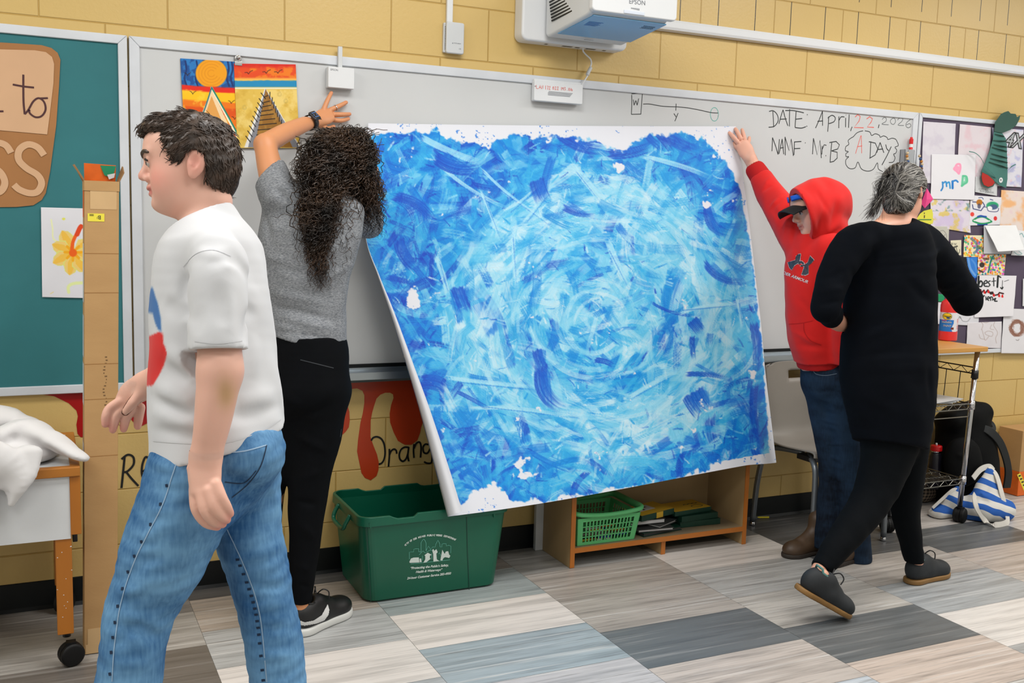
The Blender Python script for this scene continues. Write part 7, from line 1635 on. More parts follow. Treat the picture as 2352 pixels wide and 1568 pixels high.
for k in range(2600):
    v = cand[R.integers(len(cand))]; p = np.array(v.co); n = np.array(v.normal); q = p-bc; fl_ = bf*(.9 if q@bf > -.02 else -.25)+bu*(-.25 if q@bu > .05 else -.9)+R.normal(size=3)*.2; fl_ = fl_-n*(fl_@n); fl_ /= np.linalg.norm(fl_)+1e-9
    L_ = R.uniform(.014, .03); bend = np.cross(fl_, n)*R.normal()*.006; m = 6; r_ = R.uniform(.0012, .0022)
    if (q@bf > .05 and q@bu < .075): L_ *= .45
    C_ = [p-n*.0008+fl_*L_*t*.85+n*(.0018*math.sin(3.1*t)-.0008*t)+bend*t*t for t in np.linspace(0, 1, m)]; a = np.cross(fl_, n)
    hv.append(np.concatenate([[c+(a*math.cos(j*2.094)+n*math.sin(j*2.094))*r_*(1-.75*i/(m-1)) for i, c in enumerate(C_)] for j in range(3)]))
    for j in range(3): i = np.arange(m-1); hf.append(np.stack([nb+j*m+i, nb+(j+1) % 3*m+i, nb+(j+1) % 3*m+i+1, nb+j*m+i+1], 1))
    nb += 3*m
np_mesh('hair_strands', np.concatenate(hv), np.concatenate(hf), m_hair1, boy, True)
# t-shirt
m_tee = M('white_cotton', (224, 224, 226), rough=0.85, attr='Col', bump=(300, 0.12, 0.0006), sheen=0.15)
def boy_shirt(F_):
    F_.chain([B(484, 548), B(486, 592), B(485, 660), B(492, 780), B(495, 890), B(503, 985), B(505, 1035)], [r2(52, .085), r2(108, .145), r2(126, .160), r2(135, .165), r2(141, .17), r2(147, .175), r2(151, .178)], .03)
    F_.chain([B(483, 502), B(486, 562)], [r2(60, .070), r2(86, .125)], .03)
    F_.chain([B(470, 560, -.07), B(500, 600, -.15), B(500, 690, -.185), B(503, 815, -.2)], [r2(52, .05), r2(64, .06), r2(60, .062), r2(58, .06)], .025)
    F_.chain([B(470, 570, .07), B(470, 610, .15), B(448, 760, .195)], [r2(50, .05), r2(60, .06), r2(56, .058)], .025)
    F_.chain([B(503, 812, -.2), B(503, 850, -.2)], [r2(48, .050), r2(50, .052)], 0, 'sub')
    for a, b_, w_, am in (((432, 615, -.2), (418, 700, -.18), .014, -.008), ((470, 600, -.2), (552, 600, -.12), .012, -.006), ((445, 570, -.13), (545, 620, -.14), .013, .007), ((520, 560, -.1), (585, 650, -.1), .016, -.008), ((372, 690, -.1), (440, 735, -.17), .016, -.012), ((400, 690, -.13), (445, 760, -.18), .013, .008), ((380, 800, -.12), (450, 850, -.17), .016, .012), ((370, 835, -.12), (440, 880, -.18), .012, -.010), ((350, 880, -.1), (455, 930, -.18), .015, .013), ((352, 915, -.1), (450, 960, -.18), .012, -.012), ((360, 950, -.11), (470, 985, -.18), .014, .012), ((350, 985, -.11), (500, 1005, -.18), .012, -.008), ((540, 930, -.17), (640, 900, -.08), .018, .008), ((520, 960, -.18), (645, 935, -.08), .013, -.008), ((560, 800, -.14), (575, 690, -.12), .018, -.010), ((590, 760, -.1), (580, 880, -.12), .02, .006), ((460, 690, -.24), (450, 780, -.24), .014, -.005), ((535, 660, -.22), (530, 780, -.24), .016, .005), ((500, 640, -.24), (515, 760, -.255), .012, -.004)): F_.crease(a, b_, w_, am*.95)
    F_.wobble(.0022, 7, 21)
    pA, pB, pC = B(345, 1050), B(654, 982), B(520, 1050, -.178); n = np.cross(pB-pA, pC-pA); n = n if n[2] < 0 else -n; F_.cut(pA, n)
    F_.cut(B(502, 803, -.2), B(506, 850, -.20)-B(502, 640, -.19), within=.085); F_.cut(B(448, 750, .195), B(440, 820, .21)-B(470, 610, .15), within=.07)
    F_.cut(B(468, 503), CU*.86-CR*.51, within=.17)
c2b = crop(0, 450, 2.851)
bluep = [c2b(*p) for p in ((900, 580), (1000, 600), (1015, 650), (1038, 720), (1052, 800), (1056, 885), (1040, 880), (1018, 840), (1000, 770), (900, 740))]; redp = [c2b(*p) for p in ((880, 960), (1040, 890), (1068, 905), (1070, 965), (1095, 1030), (1072, 1110), (1042, 1170), (1000, 1240), (880, 1250))]
def tee_col(V):
    c = np.tile(np.array((208, 209, 212.)), (len(V), 1)); X, Y = to_px(V); dz = (V-CAM)@CF-Z0
    for pl, k in ((bluep, (52, 108, 172)), (redp, (214, 24, 20))):
        m = (1-sstep(-2.2, 2.2, poly_sd(X, Y, pl)))*(dz < .06)*(dz > -.16); c = c*(1-m[:, None])+np.array(k, float)*m[:, None]
    return c
F_ = Field(*pbox(B, [(335, 440), (660, 440), (335, 1060), (660, 1060)], (-.27, .27), .01), .0042); boy_shirt(F_); tee = F_.build('t_shirt', m_tee, boy, col=tee_col)
bvt = bvh_of(tee); m_rib = M('white_hem', (206, 207, 210), rough=0.9)
cl0 = B(471, 505); cx_ = CR*.86+CU*.51; mb = MB(); mb.tube([cl0+cx_*.056*math.cos(t)+CF*.058*math.sin(t) for t in np.linspace(0, 6.2832, 33)[:-1]], .0055, 8, closed=True); mb.build('collar', m_rib, boy, smooth=True)
seam('sleeve_hem', bvt, [(447, 783), (500, 789), (556, 782)], .0016, m_rib, boy); seam('shoulder_seam', bvt, [(421, 612), (450, 583), (490, 574), (530, 588)], .0018, m_rib, boy); seam('shirt_hem', bvt, [(352, 1012), (430, 1018), (520, 1016), (600, 990), (645, 962)], .0016, m_rib, boy)
# jeans
m_jean = denim('washed_denim', (44, 92, 142), (112, 160, 200))
def boy_jeans(F_):
    F_.chain([B(498, 985), B(490, 1060)], [r2(134, .158), r2(136, .164)], .02); F_.ell(B(572, 1040, -.05), r2(74, None)+(.10,), k=.04); F_.ell(B(568, 1040, .07), r2(72, None)+(.09,), k=.04)
    F_.chain([B(447, 1110, -.085), B(388, 1250, -.09), B(*knA), B(300, 1540, -.1), B(anA[0]-2, anA[1]+40, -.1)], [r2(104, .094), r2(96, .088), r2(76, .078), r2(68, .074), r2(62, .07)], .03)
    F_.chain([B(540, 1085, .08), B(572, 1228, .085), B(*knB), B(634, 1518, .1), B(anB[0], anB[1]+50, .1)], [r2(98, .094), r2(82, .085), r2(68, .076), r2(67, .074), r2(60, .07)], .03)
    for a, b_, w_, am in (((300, 1250, -.16), (400, 1200, -.18), .012, .006), ((270, 1330, -.16), (380, 1270, -.18), .012, -.006), ((255, 1400, -.16), (370, 1440, -.18), .012, .009), ((300, 1430, -.17), (395, 1480, -.17), .010, -.008), ((260, 1370, -.16), (340, 1350, -.18), .010, .007), ((265, 1480, -.16), (370, 1400, -.18), .010, -.007), ((245, 1520, -.15), (360, 1530, -.17), .011, .008), ((330, 1180, -.15), (420, 1160, -.18), .012, .005), ((520, 1290, .02), (650, 1250, .03), .012, .006), ((540, 1340, .02), (665, 1350, .03), .010, -.007), ((550, 1400, .02), (680, 1380, .03), .011, .008), ((555, 1450, .02), (680, 1440, .03), .010, -.007), ((570, 1500, .03), (690, 1510, .03), .011, .007), ((440, 1290, -.16), (500, 1160, -.14), .014, -.006), ((510, 1130, -.12), (600, 1060, -.1), .013, -.008), ((520, 1060, -.15), (610, 1110, -.02), .012, .006), ((350, 1060, -.15), (420, 1090, -.18), .012, .005), ((280, 1450, -.17), (350, 1500, -.18), .010, .007), ((620, 1100, .0), (640, 1180, .03), .012, .005)): F_.crease(a, b_, w_, am*.95)
    F_.wobble(.0022, 9, 33); F_.wobble(.0012, 20, 34, dirs=(.4, .4, 1.6)); F_.cut(B(500, 968), B(500, 960)-B(496, 1010)); 
    F_.cut(np.array([0, 0, .035]), (0, 0, -1))
F_ = Field(*fbox([B(330, 960, -.2), B(330, 960, .2), B(670, 960, -.2), B(670, 960, .2), B(230, anA[1]+40, -.2), B(730, anB[1]+40, .2), B(730, anB[1]+40, -.1), B(230, anA[1], .1)], .02), .0048); boy_jeans(F_); jn = F_.build('jeans', m_jean, boy)
bvj = bvh_of(jn)
sd_ = [(416, 1030), (396, 1092), (375, 1156), (341, 1224), (315, 1275), (294, 1330), (277, 1390), (268, 1445), (262, 1496), (258, 1564)]
seam('side_seam', bvj, sd_, .0022, m_stl, boy); 
for i, p in enumerate(smoothline(sd_, 3)):
    seam('seam_pucker', bvj, [(p[0]-9, p[1]+2), (p[0]-3, p[1]+1)], .006, m_stitch, boy, n=2) if i % 2 == 0 and i > 3 else None
seam('inner_seam', bvj, [(522, 1215), (554, 1283), (575, 1335), (590, 1381), (599, 1424), (605, 1475), (613, 1566)], .0022, m_stl, boy)
for p in smoothline([(554, 1283), (575, 1335), (590, 1381), (599, 1424), (605, 1475), (613, 1560)], 3): seam('seam_pucker', bvj, [(p[0]-12, p[1]+2), (p[0]-4, p[1]+1)], .005, m_stitch, boy, n=2)
seam('pocket_stitch', bvj, [(508, 1040), (560, 1036), (612, 1022)], .0025, m_stl, boy); seam('pocket_stitch', bvj, [(612, 1022), (598, 1070), (570, 1110), (532, 1142)], .0025, m_stitch, boy); seam('pocket_stitch', bvj, [(516, 1106), (560, 1108), (588, 1080)], .002, m_stitch, boy)
m_sn = M('grey_sneaker', (70, 74, 80), rough=0.7); m_snw = M('white_sole', (214, 214, 210), rough=0.5)
for an, dz in ((anA, -.1), (anB, .1)):
    a = B(an[0]+40, an[1], dz); b_ = B(an[0]-175, an[1], dz); a[2] = b_[2] = 0.001
    sh = empty('sneaker', a, 'grey sneaker', None); attach(sh, None); bpy.data.objects.remove(sh); shoe(boy, a, b_, UPV, .095, m_sn, m_snw, m_sn, laces=m_snw)

# ------------------------------------------------------------------ the woman with curly hair reaching up
Wd = W; SW = 1/687.0
def q2(a, b_): return (a*SW, b_)
wo = empty('person', (0.86, -0.48, 0), 'person with long dark curly hair, grey t-shirt and black trousers, reaching up', 'person')
wc = Wd(788, 372, .37); wf = CF*.86+CR*.42-CU*.28; wf /= np.linalg.norm(wf); wu = CU-wf*(CU@wf); wu /= np.linalg.norm(wu); ws = np.cross(wu, wf)
wh = [([(744, 250, .05), (752, 231, .04), (761, 213, .028)], (.0092, .0085, .007)), ([(760, 252, .045), (778, 244, .042), (795, 235, .026)], (.0095, .0088, .0072)), ([(766, 263, .042), (786, 263, .048), (803, 262, .026)], (.0095, .0088, .0072)), ([(763, 275, .045), (783, 277, .05), (800, 273, .028)], (.0088, .008, .0068)), ([(738, 288, .065), (752, 296, .06), (766, 291, .04)], (.0115, .010, .008))]
wrh = [(tuple((x-4, y+66, d) for x, y, d in p), r) for p, r in [([(842, 335, .06), (836, 318, .05), (832, 305, .035)], (.009, .0085, .007)), ([(850, 330, .06), (848, 312, .05), (846, 298, .035)], (.009, .0085, .007)), ([(857, 332, .06), (860, 315, .05), (861, 302, .035)], (.009, .0085, .007)), ([(863, 338, .06), (868, 325, .05), (871, 314, .035)], (.008, .0078, .0065)), ([(840, 352, .06), (828, 345, .05), (820, 336, .04)], (.011, .010, .008))]]
def wo_body(F_):
    head(F_, wc, wf, wu, ws, .98, ears=False)
    F_.chain([Wd(782, 410, .39), Wd(745, 450, .44), Wd(730, 480, .46)], [q2(34, .05), q2(36, .055), q2(60, .07)], .03)
    F_.chain([Wd(690, 458, .45), Wd(740, 455, .45), Wd(800, 470, .44)], [q2(30, .05), q2(36, .06), q2(30, .05)], .03)
    F_.chain([Wd(715, 510, .47), Wd(704, 640, .48), Wd(706, 800, .50), Wd(705, 880, .51)], [q2(92, .07), q2(78, .07), q2(74, .08), q2(78, .09)], .03)
    F_.chain([Wd(650, 470, .44), Wd(624, 400, .385), Wd(609, 333, .32)], [q2(34, .045), q2(30, .04), q2(25, .034)], .015)
    F_.chain([Wd(609, 331, .32), Wd(655, 305, .2), Wd(700, 285, .11), Wd(724, 277, .075)], [q2(25, .034), q2(23, .032), q2(19, .026), q2(17, .02)], .015)
    F_.chain([Wd(724, 277, .075), Wd(745, 268, .06), Wd(758, 263, .05)], [q2(17, .018), q2(22, .015), q2(19, .012)], .012)
    F_.chain([Wd(805, 485, .42), Wd(848, 475, .22)], [q2(32, .045), q2(25, .034)], .015); F_.chain([Wd(848, 475, .22), Wd(848, 436, .08)], [q2(24, .032), q2(16, .022)], .015); F_.chain([Wd(848, 436, .08), Wd(848, 406, .065)], [q2(17, .016), q2(18, .012)], .012)
    for pts, rr_ in wh+wrh: F_.chain([Wd(*p) for p in pts], rr_, .004)
    F_.chain([Wd(735, 880, .52), Wd(708, 1120, .53), Wd(695, 1370, .545), Wd(697, 1410, .55)], [q2(50, .07), q2(36, .05), q2(17, .026), q2(18, .028)], .02); F_.chain([Wd(665, 880, .47), Wd(618, 1120, .46), Wd(610, 1400, .45)], [q2(50, .07), q2(36, .05), q2(18, .027)], .02)
def wtips(V, col):
    for pts, _ in wh:
        m = 0.3*np.exp(-(np.linalg.norm(V-Wd(*pts[-1]), axis=1)/.012)**2); col = col*(1-m[:, None])+np.array((226, 130, 100.))*m[:, None]
    return col
m_skin2 = M('skin_warm', (214, 150, 106), rough=0.45, attr='Col', sss=0.1, bump=(260, 0.08, 0.0006), spec=0.4)
multi('body', wo_body, [wc, Wd(609, 331, .32), Wd(850, 360, .03), Wd(610, 1420, .45), Wd(697, 1420, .56), Wd(830, 600, .4)], .0065, [(*fbox([Wd(*p) for f_ in wh for p in f_[0]]+[Wd(728, 277, .07)], .02), .0026), (*fbox([Wd(*p) for f_ in wrh for p in f_[0]], .02), .003), (*fbox([Wd(690, 1380, .55), Wd(705, 1405, .55)], .04), .004)], m_skin2, wo, skin_col((212, 146, 102), wc, wf, wu, ws, .98, extra=wtips))
m_heather = bpy.data.materials.new('heather_grey'); m_heather.use_nodes = True
def heather(m, a, b_):
    N = m.node_tree.nodes; L = m.node_tree.links; b = N['Principled BSDF']; b.inputs['Roughness'].default_value = 0.9; tc = N.new('ShaderNodeTexCoord'); mp = N.new('ShaderNodeMapping'); mp.inputs['Scale'].default_value = (120, 120, 420); mp.inputs['Rotation'].default_value = (0, .25, 0); L.new(tc.outputs['Object'], mp.inputs[0])
    n = N.new('ShaderNodeTexNoise'); n.inputs['Scale'].default_value = 1; n.inputs['Detail'].default_value = 4; n.inputs['Roughness'].default_value = .7; L.new(mp.outputs[0], n.inputs[0]); r = N.new('ShaderNodeMapRange'); r.inputs[1].default_value = .38; r.inputs[2].default_value = .66; L.new(n.outputs[0], r.inputs[0]); mx = N.new('ShaderNodeMix'); mx.data_type = 'RGBA'; mx.inputs[6].default_value = rgba(a); mx.inputs[7].default_value = rgba(b_); L.new(r.outputs[0], mx.inputs[0]); L.new(mx.outputs[2], b.inputs['Base Color'])
heather(m_heather, (96, 100, 106), (156, 159, 163))
def wo_shirt(F_):
    F_.chain([Wd(722, 478, .45), Wd(710, 550, .47), Wd(702, 630, .48), Wd(702, 710, .485), Wd(704, 800, .5), Wd(704, 840, .5)], [q2(116, .088), q2(115, .102), q2(101, .105), q2(92, .102), q2(90, .112), q2(92, .116)], .03)
    F_.chain([Wd(690, 470, .45), Wd(645, 455, .44), Wd(620, 390, .375)], [q2(40, .06), q2(46, .062), q2(38, .052)], .02); F_.chain([Wd(780, 480, .44), Wd(815, 490, .41), Wd(840, 500, .28)], [q2(45, .06), q2(48, .06), q2(52, .06)], .02)
    F_.ell(Wd(742, 425, .42), q2(56, 0)[:1]+(48*SW, .085), [CR, CU, CF], .006, 'sub')
    F_.chain([Wd(624, 405, .39), Wd(612, 360, .345)], [q2(32, .044), q2(32, .044)], 0, 'sub')
    for a, b_, w_, am in (((625, 425, .36), (665, 465, .40), .012, -.008), ((640, 405, .36), (690, 470, .40), .011, .007), ((650, 490, .40), (715, 505, .38), .012, -.007), ((620, 520, .38), (700, 540, .37), .014, .005), ((630, 610, .37), (740, 640, .37), .014, -.005), ((620, 670, .38), (760, 700, .38), .013, .007), ((622, 700, .38), (770, 735, .39), .011, -.007), ((628, 725, .39), (780, 760, .40), .012, .008), ((640, 755, .39), (785, 785, .41), .010, -.006), ((625, 745, .38), (720, 770, .39), .010, .006), ((750, 640, .39), (800, 610, .42), .012, .006), ((600, 470, .38), (625, 560, .37), .014, -.006), ((610, 590, .39), (660, 600, .37), .012, .005)): F_.crease(a, b_, w_, am*1.05)
    F_.wobble(.002, 8, 41)
    pA, pB, pC = Wd(625, 770, .5), Wd(790, 809, .5), Wd(705, 797, .62); n = np.cross(pB-pA, pC-pA); n = n if n[2] < 0 else -n; F_.cut(pA, n)
    cA_, cB_ = Wd(595, 416, .40), Wd(643, 379, .37); ax_ = Wd(609, 333, .32)-Wd(645, 455, .44); t_ = cB_-cA_; n = np.cross(np.cross(t_, ax_), t_); F_.cut((cA_+cB_)/2, n, within=.085)
    F_.cut(Wd(840, 495, .26), Wd(848, 475, .22)-Wd(815, 488, .42), within=.09)
F_ = Field(*fbox([Wd(600, 380, .35), Wd(860, 480, .25), Wd(620, 820, .62), Wd(800, 820, .38)], .05), .0042); wo_shirt(F_); F_.build('t_shirt', m_heather, wo)
m_blkp = M('black_trouser', (5, 7, 11), rough=0.85, spec=0.12, noise=(14, 0.25), bump=(220, 0.1))
def wo_pants(F_):
    F_.chain([Wd(706, 780, .5), Wd(707, 830, .505), Wd(706, 890, .515)], [q2(84, .108), q2(94, .118), q2(97, .125)], .03)
    F_.chain([Wd(738, 900, .53), Wd(725, 1000, .53), Wd(707, 1130, .535), Wd(700, 1250, .54), Wd(693, 1385, .545)], [q2(62, .105), q2(58, .09), q2(45, .072), q2(36, .058), q2(22, .034)], .03)
    F_.chain([Wd(668, 900, .48), Wd(640, 1000, .47), Wd(612, 1130, .46), Wd(608, 1250, .455), Wd(606, 1400, .45)], [q2(62, .105), q2(56, .09), q2(42, .07), q2(34, .055), q2(22, .034)], .03)
    for a, b_, w_, am in (((690, 960, .40), (775, 920, .43), .014, -.006), ((680, 1000, .42), (760, 1040, .44), .013, .006), ((690, 1100, .44), (745, 1080, .46), .012, .006), ((680, 1150, .46), (735, 1160, .47), .012, -.006), ((690, 1200, .47), (725, 1240, .48), .011, .006), ((685, 1300, .48), (715, 1310, .49), .010, .006), ((685, 1340, .49), (715, 1350, .5), .008, -.005), ((640, 900, .37), (700, 940, .38), .014, .005)): F_.crease(a, b_, w_, am*1.05)
    F_.wobble(.0022, 8, 51); F_.cut(Wd(700, 768, .5), (0, 0, 1)); F_.cut(Wd(693, 1383, .545), (0, 0, -1))
F_ = Field(*fbox([Wd(600, 780, .62), Wd(800, 780, .38), Wd(600, 1400, .55), Wd(710, 1400, .43)], .05), .005); wo_pants(F_); wp_ = F_.build('trousers', m_blkp, wo); bvp = bvh_of(wp_); m_zip = M('pocket_zip', (40, 44, 50), rough=0.5)
seam('back_pocket', bvp, [(690, 826), (730, 836), (766, 845)], .003, m_zip, wo); seam('leg_pocket', bvp, [(783, 985), (781, 1003)], .006, m_zip, wo)
# curly hair
m_curl = M('dark_curly_hair', (20, 15, 12), rough=0.36, noise=(10, 0.55), c2=(92, 64, 42), spec=0.6)
hw = empty('x', (0, 0, 0)); bpy.data.objects.remove(hw)
HT = lambda x, y, d: Wd(x, y, d)
F_ = Field(*fbox([HT(650, 290, .3), HT(890, 700, .55)], .06), .005)
F_.ell(HT(790, 372, .365), (62*SW, 70*SW, .092), k=.02); F_.chain([HT(800, 400, .40), HT(818, 470, .42)], [q2(52, .05), q2(44, .035)], .03); F_.chain([HT(760, 400, .43), HT(742, 470, .49), HT(735, 540, .535)], [q2(44, .04), q2(34, .02), q2(22, .012)], .03)
F_.wobble(.004, 16, 61); F_.build('hair_mass', M('dark_hair_base', (16, 12, 10), rough=0.6, bump=(90, 0.6, 0.004)), wo)
R = np.random.default_rng(23); hv = []; hf = []
def curl(path, rad, pitch, tr, nseg=60):
    P = np.array(smoothline(path, 8)); L_ = np.r_[0, np.cumsum(np.linalg.norm(np.diff(P, axis=0), axis=1))]; tt = np.linspace(0, L_[-1], nseg); C_ = np.stack([np.interp(tt, L_, P[:, i]) for i in range(3)], 1); T = np.gradient(C_, axis=0); T /= np.linalg.norm(T, axis=1)[:, None]
    a = np.cross(T, CF); a /= np.linalg.norm(a, axis=1)[:, None]+1e-9; b_ = np.cross(T, a); ph = R.uniform(0, 6.28)+tt/pitch*2*math.pi; grow = rad*sstep(0, .25, tt/L_[-1]); C_ = C_+a*(grow*np.cos(ph))[:, None]+b_*(grow*np.sin(ph))[:, None]
    T = np.gradient(C_, axis=0); T /= np.linalg.norm(T, axis=1)[:, None]+1e-9; a = np.cross(T, [.31, .2, .93]); a /= np.linalg.norm(a, axis=1)[:, None]+1e-9; b_ = np.cross(T, a); rr_ = tr*np.sqrt(np.clip(1-(tt/L_[-1])**6, .05, 1)); o = len(hv)*0+sum(len(v) for v in hv)
    vs = np.concatenate([C_+(a*math.cos(k*2.094)+b_*math.sin(k*2.094))*rr_[:, None] for k in range(3)]); hv.append(vs); n = nseg
    for k in range(3):
        k2 = (k+1) % 3; i = np.arange(n-1); hf.append(np.stack([o+k*n+i, o+k2*n+i, o+k2*n+i+1, o+k*n+i+1], 1))
top = (795, 300, .40)
for k in range(1150):
    side = R.random(); rt = HT(790+R.normal()*30, 291+abs(R.normal())*24, .41+R.normal()*.02)
    if side < .40:   # the long fall down the back
        ex = R.normal(736, 27); ey = R.uniform(470, 672); sp_ = 1-.45*sstep(560, 680, ey); ex = 738+(ex-738)*sp_
        path = [rt, HT(R.normal(770, 30), R.uniform(322, 362), .485+R.normal()*.012), HT(R.normal(748, 28), R.uniform(395, 430), .53+R.normal()*.015), HT(R.normal(738, 26), min(ey-25, 490), .56+R.normal()*.015), HT(ex, ey, .60+R.normal()*.015)]
    elif side < .80:  # right hand mass
        ex = R.uniform(768, 890); ey = R.uniform(420, 552)-20*(ex > 880)
        path = [rt, HT(*(lambda x: (x, 296+(x-790)**2/150+R.uniform(0, 60)))(R.uniform(795, 868)), .47+R.normal()*.015), HT((ex+828)/2+R.normal()*10, R.uniform(395, 430), .50+R.normal()*.02), HT(ex, ey, .50+R.normal()*.025)]
    else:  # left curls hanging off the side of the head
        ex = R.uniform(664, 748); ey = R.uniform(372, 440)+max(0, (ex-690))*.5
        path = [rt, HT(R.uniform(715, 772), R.uniform(318, 352), .475+R.normal()*.015), HT(ex, ey, .48+R.normal()*.03)]
    curl(path, R.uniform(.004, .0095), R.uniform(.028, .05), R.uniform(.0011, .0020))
for k in range(40):  # loose fly-away curls
    ex, ey = [(R.uniform(880, 893), R.uniform(420, 560)), (R.uniform(750, 790), R.uniform(560, 640)), (R.uniform(664, 690), R.uniform(380, 420)), (R.uniform(690, 720), R.uniform(560, 660))][k % 4]
    curl([HT(795+R.normal()*20, 330, .42), HT((ex+790)/2+R.normal()*10, (ey+330)/2-10, .48), HT(ex, ey, .5+.05*(k % 2))], R.uniform(.007, .012), R.uniform(.03, .05), .0008)
for x, y, d_ in ((740, 300, .38), (770, 288, .36), (815, 287, .36)):
    curl([HT(795, 310, .40), HT(x+10, y, d_), HT(x-25, y+40, d_+.04)], .006, .04, .001)
hair_o = np_mesh('curly_hair', np.concatenate(hv), np.concatenate(hf), m_curl, wo, True)
# watch and ring
m_wblk = M('watch_black', (14, 15, 18), rough=0.4); m_wscr = M('watch_glass', (8, 10, 18), rough=0.08, spec=0.8)
wa = Wd(714, 281, .092); wx = Wd(724, 277, .075)-Wd(700, 285, .11); wx /= np.linalg.norm(wx); wn = -CF+.1*CU; wn = wn-wx*(wn@wx); wn /= np.linalg.norm(wn); wy = np.cross(wn, wx)
MB().tube([wa+(wy*math.cos(t)*.0285+wn*math.sin(t)*.0262) for t in np.linspace(0, 2*math.pi, 33)[:-1]], .0001, 4, closed=True)
mb = MB(); n = 32; vs = []
for i in range(n):
    t = 2*math.pi*i/n; p = wa+(wy*math.cos(t)*.0285+wn*math.sin(t)*.0285); q = wa+(wy*math.cos(t)*.0262+wn*math.sin(t)*.0262); vs += [p-wx*.011, p+wx*.011, q+wx*.011, q-wx*.011]
mb.add(vs, [(4*i+k, 4*i+(k+1) % 4, 4*((i+1) % n)+(k+1) % 4, 4*((i+1) % n)+k) for i in range(n) for k in range(4)]); mb.build('watch_strap', m_wblk, wo, smooth=True)
wcs = MB().obox(wa+wn*.0325, (wx, wy, wn), (.0165, .020, .0055)).build('watch_case', M('watch_alu', (70, 72, 78), rough=0.25, metal=0.9), wo, bevel=.005, seg=4)
MB().obox(wa+wn*.0376, (wx, wy, wn), (.0138, .0172, .0012)).build('watch_screen', m_wscr, wcs, bevel=.001)
mb = MB()
for i, j in ((-1, 1), (0, 1), (-1, 0), (1, 0), (-1, -1), (0, -1), (1, -1), (1, 1)): mb.obox(wa+wn*.0389+wx*.0078*i+wy*.0095*j, (wx, wy, wn), (.0024, .003, .0002))
mb.build('screen_icons', M('screen_blue', (70, 110, 170), rough=0.4), wcs)
ra = Wd(771, 248, .044); rx = Wd(795, 235, .026)-Wd(760, 252, .045); rx /= np.linalg.norm(rx); r1 = np.cross(rx, CF); r1 /= np.linalg.norm(r1); r2_ = np.cross(rx, r1); MB().tube([ra+.0102*(r1*math.cos(t)+r2_*math.sin(t)) for t in np.linspace(0, 6.2832, 25)[:-1]], .0018, 8, closed=True).build('ring', m_chrome, wo, smooth=True)
m_blks = M('black_sneaker', (14, 14, 16), rough=0.45, bump=(60, 0.1)); hl_ = FL(680, 1462); tl_ = FL(800, 1404)
hl_[2] = tl_[2] = .001; d_ = tl_-hl_; L0 = np.linalg.norm(d_); hl_ = tl_-d_/L0*.27
U_, SP = shoe(wo, hl_, tl_, UPV, .098, m_blks, m_snw, m_wblk, laces=m_wblk, sole_h=.026); bvs = bvh_of(U_)
decal('swoosh', bvs, [(690, 1424), (700, 1428), (720, 1424), (738, 1412), (748, 1394), (752, 1386), (756, 1400), (754, 1412), (745, 1424), (728, 1431), (700, 1436), (688, 1434)], M('white_leather', (222, 222, 220), rough=0.5), wo, 1.0)
h2 = np.array(Wd(606, 1420, .47)); h2[2] = .001; h2 = h2-np.array([.03, .06, 0]); shoe(wo, h2, h2+np.array([.17, .2, 0]), UPV, .096, m_blks, m_snw, m_wblk, laces=m_wblk, sole_h=.026)
# ------------------------------------------------------------------ the boy in the red hoodie
SH = 1/552.0
def q3(a, b_): return (a*SH, b_)
ho = empty('person', (3.05, -0.58, 0), 'person in a red hoodie and black cap holding the right edge of the painting', 'person')
hf_ = -CR*.96-CF*.12-CU*.22; hf_ /= np.linalg.norm(hf_); hu = CU-hf_*(CU@hf_); hu /= np.linalg.norm(hu); hs = np.cross(hu, hf_); hc = Wd(1872, 484, .53); HS = 1.02
hh = [([(1694, 326, .055), (1684, 314, .045), (1675.5, 305, .03)], (.0105, .0098, .008)), ([(1701, 318, .055), (1695, 306, .045), (1689.5, 296, .03)], (.0105, .0098, .008)), ([(1710, 318, .055), (1707, 307, .045), (1704.5, 298, .03)], (.0102, .0095, .0078)), ([(1717, 330, .06), (1720, 322, .05), (1721, 316, .038)], (.0105, .0095, .0075)), ([(1700, 346, .05), (1691, 337, .04), (1686, 328, .03)], (.011, .0098, .008))]
def ho_body(F_):
    head(F_, hc, hf_, hu, hs, HS, ears=False)
    F_.chain([Wd(1890, 520, .54), Wd(1886, 570, .54)], [q3(28, .05), q3(40, .07)], .03); F_.chain([Wd(1872, 590, .54), Wd(1880, 820, .55)], [q3(48, .085), q3(48, .09)], .03)
    F_.chain([Wd(1845, 545, .46), Wd(1790, 475, .29)], [q3(30, .05), q3(24, .042)], .02); F_.chain([Wd(1790, 475, .29), Wd(1738, 392, .11), Wd(1723, 364, .08)], [q3(24, .042), q3(18, .03), q3(15, .022)], .015)
    F_.chain([Wd(1723, 364, .08), Wd(1713, 346, .068), Wd(1704, 330, .06)], [q3(15, .02), q3(20, .016), q3(17, .013)], .012)
    for p, r in hh: F_.chain([Wd(*a) for a in p], r, .004)
    F_.chain([Wd(1915, 575, .64), Wd(1952, 725, .70), Wd(1948, 868, .68)], [q3(28, .05), q3(24, .042), q3(15, .025)], .02); F_.chain([Wd(1948, 868, .68), Wd(1947, 898, .68)], [q3(15, .018), q3(13, .014)], .01)
    for k in range(4): F_.chain([Wd(1941+4*k, 898, .675+.008*k), Wd(1940+4*k, 915, .675+.008*k), Wd(1939+4*k, 925, .67+.008*k)], [.0095, .009, .0075], .004)
    F_.chain([Wd(1886, 860, .53), Wd(1908, 1075, .55), Wd(1895, 1240, .56)], [.055, .038, .03], .02); F_.chain([Wd(1930, 860, .62), Wd(1950, 1075, .64), Wd(1972, 1265, .66)], [.055, .038, .03], .02)
